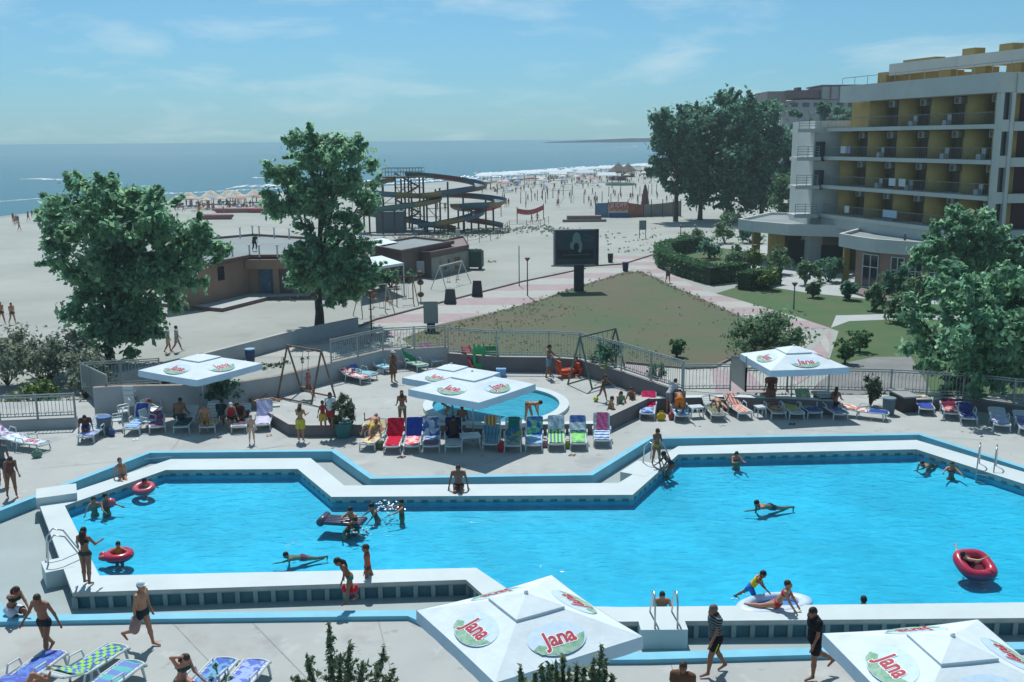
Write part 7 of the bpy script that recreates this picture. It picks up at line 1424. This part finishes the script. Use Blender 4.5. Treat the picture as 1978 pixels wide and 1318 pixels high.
wade(280, 942, 1.2, 120, .34, dict(la=(60, 60, 10), ra=(60, 60, 10)), 'small boy hanging in the pink red swim ring', (), child=True); wade(230, 1074, 1.2, 10, .44, dict(la=(30, 70, 20), ra=(30, 70, 20)), 'small child sitting upright in the red swim ring', [('vest', c_('b08a3a'), .01)], child=True)
prone(585, 1068, 1.45, -62, 'swimmer in red trunks reaching an arm forward through sparkling water', [('trunks', c_('d0485a'), .012)])
wade(668, 1020, 1.6, 70, .42, dict(la=(70, 20, 20), ra=(70, 30, 30), lean=30, nod=10), 'brown backed swimmer pushing the dark air mattress', [('shirt', c_('5a4438'), .01)], ('brown', 'short')); wade(686, 1012, 1.6, -40, .62, dict(la=(60, 50, 30), ra=(80, 60, 70), lean=16), 'boy leaning over the dark air mattress, one arm lifted', ())
wade(729, 990, 1.4, -60, .34, dict(la=(60, 50, 10), ra=(60, 50, 10), lean=20), 'splashing child whose face is turned from the second bather', [('suit', c_('b0504a'), .01)], child=True); wade(776, 990, 1.5, -80, .46, dict(la=(50, 60, 20), ra=(60, 50, 20)), 'splashing bather standing higher at the shaded pool wall', [('vest', c_('b0604a'), .01)])
o, J = person(A(886, 945, ZC) + Vector((0, 0, 0)), 1.74, 0, dict(anchor='seat', ll=(78, 9, 70), rl=(78, 9, 70), lean=6, nod=12, lh=(-.34, .12, .05), rh=(.34, .12, .05)), 'man in dark trunks sitting on the white coping with feet towards the water', [('trunks', c_('1c2420'), .012)], ('brown', 'short'), 'dark', NEAR); o.location.z = ZC
wade(1422, 892, 1.5, 10, .42, dict(la=(50, 30, 60), ra=(50, 30, 60), nod=14), 'reddish haired woman standing close under the far coping', [('top', c_('b04a3a'), .01)], ('brown', 'bob'), female=True)
person(A(1268, 900, ZC), 1.42, 10, dict(ll=(4, 3, 4), rl=(-6, 4, 8), la=(30, 6, 90), ra=(30, 6, 90), nod=26), 'girl in yellow bikini bottom standing on the coping by the curved ladder', [('briefs', c_('b89a3a'), .012), ('top', c_('8a7050'), .010)], ('brown', 'pony'), 'dark', MID, female=True, child=True)
o = wade(1298, 912, 1.5, -60, .84, dict(lean=40, la=(80, 10, 10), ra=(90, 10, 20), ll=(60, 4, 60), rl=(20, 4, 30)), 'girl in dark swimsuit climbing out of the water at the curved ladder', [('suit', c_('26343a'), .010)], ('black', 'short'), 'dark', female=True, child=True)
prone(1490, 972, 1.66, -68, 'swimmer in dark trunks gliding across the open water with an outstretched arm', [('trunks', c_('2a2440'), .014)], z=.02)
prone(1795, 893, 1.5, -50, 'far swimmer stretching one arm along the shaded pool corner', [('trunks', c_('5a3a34'), .012)], hair=('brown', 'short'), z=.03); wade(1838, 910, 1.5, -20, .36, dict(la=(50, 60, 10), ra=(60, 70, 20)), 'bather with reddish shoulders beside the far swimmer', [('top', c_('a8483c'), .01)], ('brown', 'bob'), female=True)
o, J = person(A(1878, 1092, ZW), 1.45, 100, dict(anchor='hip', hip_z=0, tilt=-62, ll=(40, 14, 60), rl=(30, 16, 50), la=(20, 60, 20), ra=(20, 60, 30), nod=30), 'person lounging in the big red inflatable boat, limbs over its sides', [('suit', c_('7a2a38'), .01)], ('black', 'short'), 'fair', MID); o.location.z = ZW + .12; o.rotation_euler.z += R(20)
o, J = person(A(1450, 1158, ZW), 1.25, 62, dict(anchor='hip', hip_z=0, lean=34, ll=(-44, 4, 10), rl=(30, 4, 80), la=(40, 30, 10), ra=(76, 20, 10), nod=4), 'boy in yellow swim vest and blue shorts leaping over the water', [('shorts', c_('2a6fc0'), .016), ('vest', c_('d8b82a'), .03)], ('black', 'short'), 'dark', NEAR, child=True); o.location.z = ZW + .36
o, J = person(A(1500, 1176, ZC), 1.62, 62, dict(anchor='hip', hip_z=0, tilt=66, nod=-40, ll=(6, 5, 6), rl=(-8, 5, 12), lean=-34, lh=(-.10, .58, -.14), rh=(.16, .56, -.16)), 'woman in red bikini propped on her arms across the near coping', [('briefs', c_('c02a38'), .012), ('top', c_('c02a38'), .012)], ('brown', 'short'), 'tan', NEAR, female=True); o.location.z = ZC + .16
wade(1668, 1166, 1.4, 180, .2, dict(), 'bather of whom just a black haired crown shows behind the near coping', (), child=True)
wade(1277, 1172, 1.6, 0, .50, dict(lean=14, la=(60, 26, 14), ra=(60, 26, 14)), 'dark haired swimmer holding both rails of the near ladder', ())
# ---- on the lounger deck
person(A(582, 853), 1.60, 170, dict(la=(30, 10, 80), ra=(30, 8, 60), ll=(2, 2, 3), rl=(-3, 2, 4), nod=10), 'woman in long yellow wrap standing by the dark terrace wall, seen from behind', [('skirt', c_('c8b84a'), .03), ('top', c_('9a8a5a'), .012)], ('brown', 'bob'), 'tan', MID, female=True)
person(A(640, 832, ZT), 1.66, -10, walkpose(.7, la=(40, 14, 60), ra=(10, 8, 20)), 'woman in white shirt over red shorts carrying bags beside the teal planter', [('shirt', c_('c8d2d6'), .026), ('shorts', c_('a8343a'), .022)], ('black', 'bob'), 'dark', MID, female=True)
person(A(625, 832, ZT), 1.25, 20, dict(la=(10, 20, 20), ra=(10, 20, 20)), 'child in red suit with yellow skirt close beside the woman in white shirt', [('suit', c_('b03a38'), .012), ('skirt', c_('c8a84a'), .03)], ('black', 'short'), 'dark', MID, child=True, female=True)
person(A(487, 857), 1.18, 20, dict(la=(10, 10, 40), ra=(10, 10, 40)), 'small fair child standing in front of the lilac towel', [('briefs', c_('c8c0b0'), .012)], ('blond', 'short'), 'fair', MID, child=True)
o, J = person(A(597, 770, ZT), 1.30, 40, dict(anchor='hip', hip_z=.60, ll=(50, 5, 30), rl=(62, 5, 14), lean=-4, la=(150, 18, 20), ra=(150, 18, 20)), 'pinkish child with one white cap flying on the rusty swing', [('shirt', c_('b07a78'), .016), ('shorts', c_('a8685a'), .016)], ('brown', 'short'), 'tan', MID, child=True)
person(A(760, 740, ZT), 1.64, 60, dict(la=(20, 8, 60), ra=(10, 8, 30)), 'woman in brown dress and white sun hat walking by the grey wall', [('dress', c_('6a4f40'), .03)], ('brown', 'short'), 'dark', MID, female=True, cap=(c_('d8dcd8'), 'cap'), fat=1.1)
person(A(778, 826, ZT), 1.60, 190, dict(la=(14, 10, 40), ra=(20, 8, 60), nod=16), 'woman in pale green bikini bottom standing behind the blue towel lounger', [('briefs', c_('9aa88a'), .012)], ('brown', 'bob'), 'dark', MID, female=True)
o, J = person(A(868, 806, ZT + .16), .95, -60, dict(anchor='feet', lean=50, ll=(60, 4, 80), rl=(50, 4, 90), la=(40, 10, 10), ra=(40, 10, 10)), 'small child crouching on the paddling pool rim under the parasol', (), ('brown', 'short'), 'tan', MID, child=True)
o, J = person(A(893, 820, ZT), 1.55, 180, dict(anchor='seat', ll=(80, 5, 20), rl=(80, 5, 20), lean=8), 'seated bather with bare back facing the paddling pool', [('trunks', c_('3a4a5a'), .012)], ('black', 'short'), 'dark', MID)
person(A(1020, 818, ZT), 1.55, 60, dict(lean=78, ll=(14, 5, 4), rl=(-4, 5, 4), la=(70, 4, 10), ra=(90, 4, 10), nod=-10), 'woman bending over with hands reaching down to the paddling pool rim', [('briefs', c_('8a6a50'), .010)], ('brown', 'short'), 'tan', MID, female=True)
person(A(1060, 732, ZT), 1.76, 74, dict(ll=(4, 2, 2), rl=(-5, 2, 6), la=(40, 8, 20), ra=(36, 8, 24), nod=14), 'bare chested man in pale blue shorts watching the swings', [('shorts', c_('6f8ca0'), .024)], ('black', 'short'), 'dark', MID)
o, J = person(A(1112, 724, ZT), .95, 90, dict(anchor='seat', ll=(80, 10, 50), rl=(80, 10, 50), la=(60, 10, 20), ra=(60, 10, 20), lean=6), 'toddler in pink riding the orange rocker', [('shirt', c_('b0605f'), .014)], ('brown', 'short'), 'tan', MID, child=True); o.location.z = ZT + .4
person(A(1164, 776, ZT), 1.28, 60, dict(ll=(18, 4, 8), rl=(-18, 4, 30), la=(70, 20, 10), ra=(-30, 60, 10), lean=14), 'running girl with outstretched arm beside the yellow green ball', [('suit', c_('5a4a3c'), .010)], ('brown', 'bob'), 'dark', MID, female=True, child=True)
for px, py, hd, lab, cc, hr in ((1197, 790, 20, 'dark haired woman in green top sitting on towels at the slanting wall', '5f8a70', ('black', 'bob')), (1221, 782, -30, 'bare backed person sitting beside the green topped woman', '7a5a48', ('brown', 'long')), (1176, 802, 100, 'tanned person lying back low against the slanting wall', '8a7a4a', ('brown', 'short'))):
    o, J = person(A(px, py, ZT), 1.6, hd, dict(anchor='seat', ll=(80, 10, 60), rl=(86, 12, 70), lean=12, la=(30, 14, 40), ra=(30, 14, 40)), lab, [('suit', c_(cc), .012)], hr, 'tan', MID, female=True)
person(A(1312, 812), 1.70, 170, dict(lean=72, ll=(10, 6, 2), rl=(-2, 6, 4), la=(80, 10, 6), ra=(84, 10, 10)), 'man in orange shorts bending down over a lounger, seen from behind', [('shorts', c_('c8702a'), .03)], ('brown', 'short'), 'dark', MID)
person(A(1292, 800), 1.68, 120, dict(lean=30, la=(40, 10, 20), ra=(40, 10, 20)), 'person in white shirt stooping behind the man in orange shorts', [('shirt', c_('c0c4ca'), .026), ('shorts', c_('8a8a90'), .02)], ('brown', 'short'), 'tan', MID)
o, J = person(A(1388, 800) + Vector((0, -.1, .38)), 1.66, 0, dict(anchor='lie', tilt=-84, ll=(6, 8, 6), rl=(16, 8, 24), la=(10, 40, 60), ra=(10, 40, 60)), 'sunbather lying flat on the brown towel lounger', [('trunks', c_('4f5a3a'), .012)], ('brown', 'short'), 'tan', MID)
person(A(1494, 800) + Vector((0, .6, 0)), 1.76, 175, dict(la=(10, 6, 20), ra=(10, 6, 20)), 'brown robed person standing under the parasol by the ornate railing', [('dress', c_('7a5448'), .03), ('shirt', c_('7a5448'), .03)], ('brown', 'short'), 'dark', MID)
def sitter(px, py, H, hd, lab, cl, hair=('brown', 'short'), skin='tan', z=.36, lean=12, **kw):
    o, J = person(A(px, py), H, hd, dict(anchor='seat', ll=(78, 8, 60), rl=(84, 10, 72), lean=lean, la=(24, 16, 40), ra=(30, 16, 50), nod=kw.pop('nod', 12)), lab, cl, hair, skin, MID, **kw); o.location.z = z; return o
sitter(1612, 800, 1.62, 150, 'long haired woman with tanned back sitting on the lounger by the dark table', [('briefs', c_('3a2a44'), .012)], ('brown', 'long'), 'dark', female=True)
o, J = person(A(716, 858) + Vector((0, .25, .40)), 1.6, -14, dict(anchor='lie', tilt=-66, ll=(24, 8, 30), rl=(34, 8, 60), la=(10, 30, 60), ra=(10, 40, 90)), 'reclining sunbather in yellow shorts at the end of the long row', [('shorts', c_('c8b050'), .016)], ('brown', 'short'), 'tan', MID)
sitter(876, 862, 1.66, 180, 'dark figure sitting in the parasol shade on the navy lounger, back turned', [('shirt', c_('3a3230'), .02), ('trunks', c_('2a2a34'), .012)], ('black', 'short'), 'dark')
sitter(346, 826, 1.80, 175, 'big broad man sitting with his bare back turned under the white canopy', [('trunks', c_('2f4a48'), .016)], ('black', 'short'), 'dark', fat=1.25, lean=22)
sitter(398, 832, 1.62, 10, 'person in yellow sitting in shade on the mustard towel lounger', [('shorts', c_('c09038'), .016)], ('grey', 'short'), 'tan'); sitter(428, 826, 1.66, 170, 'dark clothed person sitting in shade between two loungers', [('shirt', c_('1f3f42'), .02)], ('black', 'short'), 'dark')
sitter(448, 828, 1.60, 20, 'woman in red top with white cap sitting at the shade edge', [('vest', c_('a83038'), .014), ('shorts', c_('22303a'), .014)], ('brown', 'short'), 'tan', female=True, cap=(c_('c8ccc8'), 'cap')); sitter(470, 822, 1.66, -20, 'dark haired person leaning forward under the parasol rim', [('shirt', c_('4a3434'), .02)], ('black', 'short'), 'dark', lean=30)
sitter(168, 846, 1.62, 20, 'crouching person with dark skin on the lilac blue lounger by the bin', [('shirt', c_('4a3a3c'), .02), ('shorts', c_('3f5fb0'), .016)], ('black', 'short'), 'dark', lean=34)
o, J = person(A(512, 790), 1.55, 96, dict(anchor='lie', tilt=-84, ll=(10, 5, 10), rl=(30, 5, 50), la=(10, 20, 30), ra=(10, 20, 30)), 'sunbather in yellow lying on a low mat at the grey wall end', [('shorts', c_('c8a84a'), .016)], ('brown', 'short'), 'tan', MID); o.location.z = .28
# ---- beyond the pool
FAR = .035; GB = 'walkers on the sand and path'
for px, py, H, hd, k, lab, cl, hr in (
    (326, 682, 1.74, 110, .5, 'person in white shirt and pale shorts walking hand in hand on the sand', [('shirt', c_('b9c2c8'), .03), ('shorts', c_('c2b890'), .025)], 'grey'), (343, 680, 1.76, 110, 1.0, 'companion in white shirt stepping forward behind the first walker', [('shirt', c_('c4c8cc'), .03), ('shorts', c_('b0aaa0'), .025)], 'brown'),
    (4, 627, 1.74, 60, .8, 'tanned walker on the sand cut by the picture edge', [('trunks', c_('6a3a38'), .015)], 'brown'), (25, 627, 1.66, 60, .7, 'tanned walker in green trunks on the sand near the picture edge', [('trunks', c_('4a5a3a'), .015)], 'brown'),
    (1290, 547, 1.70, 20, .5, 'walker in patterned shirt and maroon shorts on the striped garden path', [('shirt', towelmat('4a5a5e', 'a8b4b4', 'n'), .025), ('shorts', c_('6a3a40'), .025)], 'brown'),
    (1027, 432, 1.75, 90, .6, 'player standing at the red volleyball net, the stiller one', [('trunks', c_('5a4440'), .02)], 'black'), (1038, 431, 1.75, -60, 1.2, 'player stepping with spread legs at the red volleyball net', [('trunks', c_('6a3034'), .02)], 'black'),
    (977, 401, 1.75, 30, .6, 'lone tanned man walking on the sand right of the water slide', [('trunks', c_('4a3a38'), .02)], 'black')):
    person(A(px, py, ZG), H, hd, walkpose(k), lab, cl, (hr, 'short'), 'tan', FAR, group=GB, fingers=False)
for px, py, z, lab in ((722, 592, ZG + .55, 'child in red sitting on the pale swing seat'), (747, 596, ZG + .5, 'dark haired child near the pale swing frame')):
    o, J = person(A(px, py, ZG), 1.25, 60, dict(anchor='seat', ll=(80, 5, 60), rl=(80, 5, 60), la=(100, 20, 60), ra=(100, 20, 60)), lab, [('shirt', c_('9a4a40' if px < 740 else '3a3a40'), .02)], ('black', 'short'), 'tan', FAR, child=True, fingers=False, group=GB); o.location.z = z
o, J = person(at(492, 485, 2.4), 1.6, 40, dict(lean=30, ll=(30, 5, 60), rl=(10, 5, 40)), 'dark clothed worker crouching on the flat roof of the beach house', [('shirt', c_('2a2f34'), .02), ('trousers', c_('23262c'), .02)], ('black', 'short'), 'dark', FAR, fingers=False, group=GB)
# ---- the crowd on the beach: a few bodies shared by many separate bathers
def crowd_mesh(nm, pose, cl, skin, H=1.7, hair='black', female=False):
    o, J = person((0, 0, 0), H, 180, pose, 'x', cl, (hair, 'short'), skin, .055, female=female, fingers=False)
    ch = KIDS.pop(o.name, []); vs = []; fs = []; ms = []; mats = []
    for q in [o] + ch:
        b = len(vs); vs += [tuple(v.co) for v in q.data.vertices]; i = len(mats); mats.append(q.data.materials[0])
        for p in q.data.polygons: fs.append(tuple(b + v for v in p.vertices)); ms.append(i)
    for q in ch + [o]: bpy.data.objects.remove(q)
    me = bpy.data.meshes.new(nm); me.from_pydata(vs, [], fs); [me.materials.append(m) for m in mats]; me.polygons.foreach_set('material_index', ms); me.update(); return me
UP = [crowd_mesh('bather', walkpose(.7), [('trunks', c_(c), .02)], s, H) for c, s, H in (('3a3440', 'dark', 1.75), ('8a3a3c', 'tan', 1.72), ('2f4f7a', 'tan', 1.7))] + [crowd_mesh('bather', dict(la=(10, 14, 30)), [('suit', c_(c), .015)], s, 1.62, 'brown', True) for c, s in (('8a4444', 'tan'), ('2a3038', 'dark'))]
SIT = [crowd_mesh('bather', dict(anchor='seat', ll=(80, 8, 70), rl=(80, 8, 70), lean=16), [('trunks', c_(c), .02)], s) for c, s in (('7a3a40', 'tan'), ('3a4a6a', 'dark'))]
LIE = [crowd_mesh('bather', dict(anchor='lie', tilt=-80, ll=(20, 6, 40), rl=(6, 6, 6)), [('trunks', c_(c), .02)], s) for c, s in (('9a4a4a', 'tan'), ('3f4f60', 'dark'))]
KINDS_ = (('standing', UP), ('sitting', SIT), ('lying', LIE)); r = random.Random(77); boat_t = crowdn = 0
mb = MB(); mb.box((0, 0, .30), (.6, 1.9, .06)); mb.box((0, 1.05, .5), (.6, .06, .5), M=Matrix.Rotation(R(-35), 4, 'X'))
for a, b in ((-1, -1), (1, -1), (1, 1), (-1, 1)): mb.box((a * .25, b * .8, .14), (.06, .06, .28))
BEDS = [mb.mesh('beach_bed', plain(c)) for c in ('c8d0d4', '9a4a50', '5a6f9a')]
def bather(x, y, kind):
    o = bpy.data.objects.new('bather', r.choice(KINDS_[kind][1])); COL.objects.link(o); o.location = at(x, y, ZG); o.rotation_euler = (0, 0, r.random() * 6.28); s = r.uniform(.85, 1.05); o.scale = (s, s, s)
    tag(o, 'tiny ' + KINDS_[kind][0] + ' bather in swimwear on the far crowded beach', 'person', KINDS_[kind][0] + ' bathers on the far beach')
for i in range(150):
    t = r.random() ** 1.0; x = 930 + t * 350; top = 352 - t * 22; y = top + abs(r.gauss(0, 13)) + 1
    bather(x, y, 0 if r.random() < .72 else 1)
for i in range(36): bather(r.uniform(960, 1400), r.uniform(372, 404), 0)
for i in range(58): x = r.uniform(338, 545); bather(x, 404 - (x - 340) * .02 + r.gauss(0, 4), r.choice((0, 0, 1, 1, 2)))
for i in range(16): x = r.uniform(0, 240); bather(x, 424 - x * .09 + r.uniform(0, 16), 0)
for x, y in ((38, 447), (432, 413), (845, 407), (860, 410), (1100, 383), (1130, 378), (1185, 378), (1345, 410), (1356, 408)): bather(x, y, 0)
for i in range(64):
    if i < 44: t = r.random(); x = 935 + t * 320; y = 358 - t * 20 + abs(r.gauss(0, 8))
    else: x = r.uniform(340, 540); y = 405 + r.gauss(0, 4) - (x - 340) * .02
    kk = r.randrange(3); o = bpy.data.objects.new('beach_bed', BEDS[kk]); COL.objects.link(o); o.location = at(x, y, ZG); o.rotation_euler = (0, 0, r.uniform(-.6, .6)); tag(o, ['white', 'dull red', 'greyish blue'][kk] + ' sunbed among the crowd on the far beach', 'sunbed', ['white', 'red', 'blue'][kk] + ' sunbeds on the far beach')
# ================================================================ thin air haze, added to lift the shadows like lens glare
mb = MB(); mb.box((0, 640, 24.5), (1500, 1400, 53)); hz = mb.build('haze', None); hz.data.materials.clear()
m = bpy.data.materials.new('haze'); m.use_nodes = True; N, L = m.node_tree.nodes, m.node_tree.links; N.remove(N['Principled BSDF']); v = N.new('ShaderNodeVolumePrincipled'); v.inputs['Color'].default_value = (.72, .90, .97, 1); v.inputs['Density'].default_value = .0004; v.inputs['Anisotropy'].default_value = .25
L.new(v.outputs[0], N['Material Output'].inputs['Volume']); hz.data.materials.append(m); tag(hz, kind='stuff')
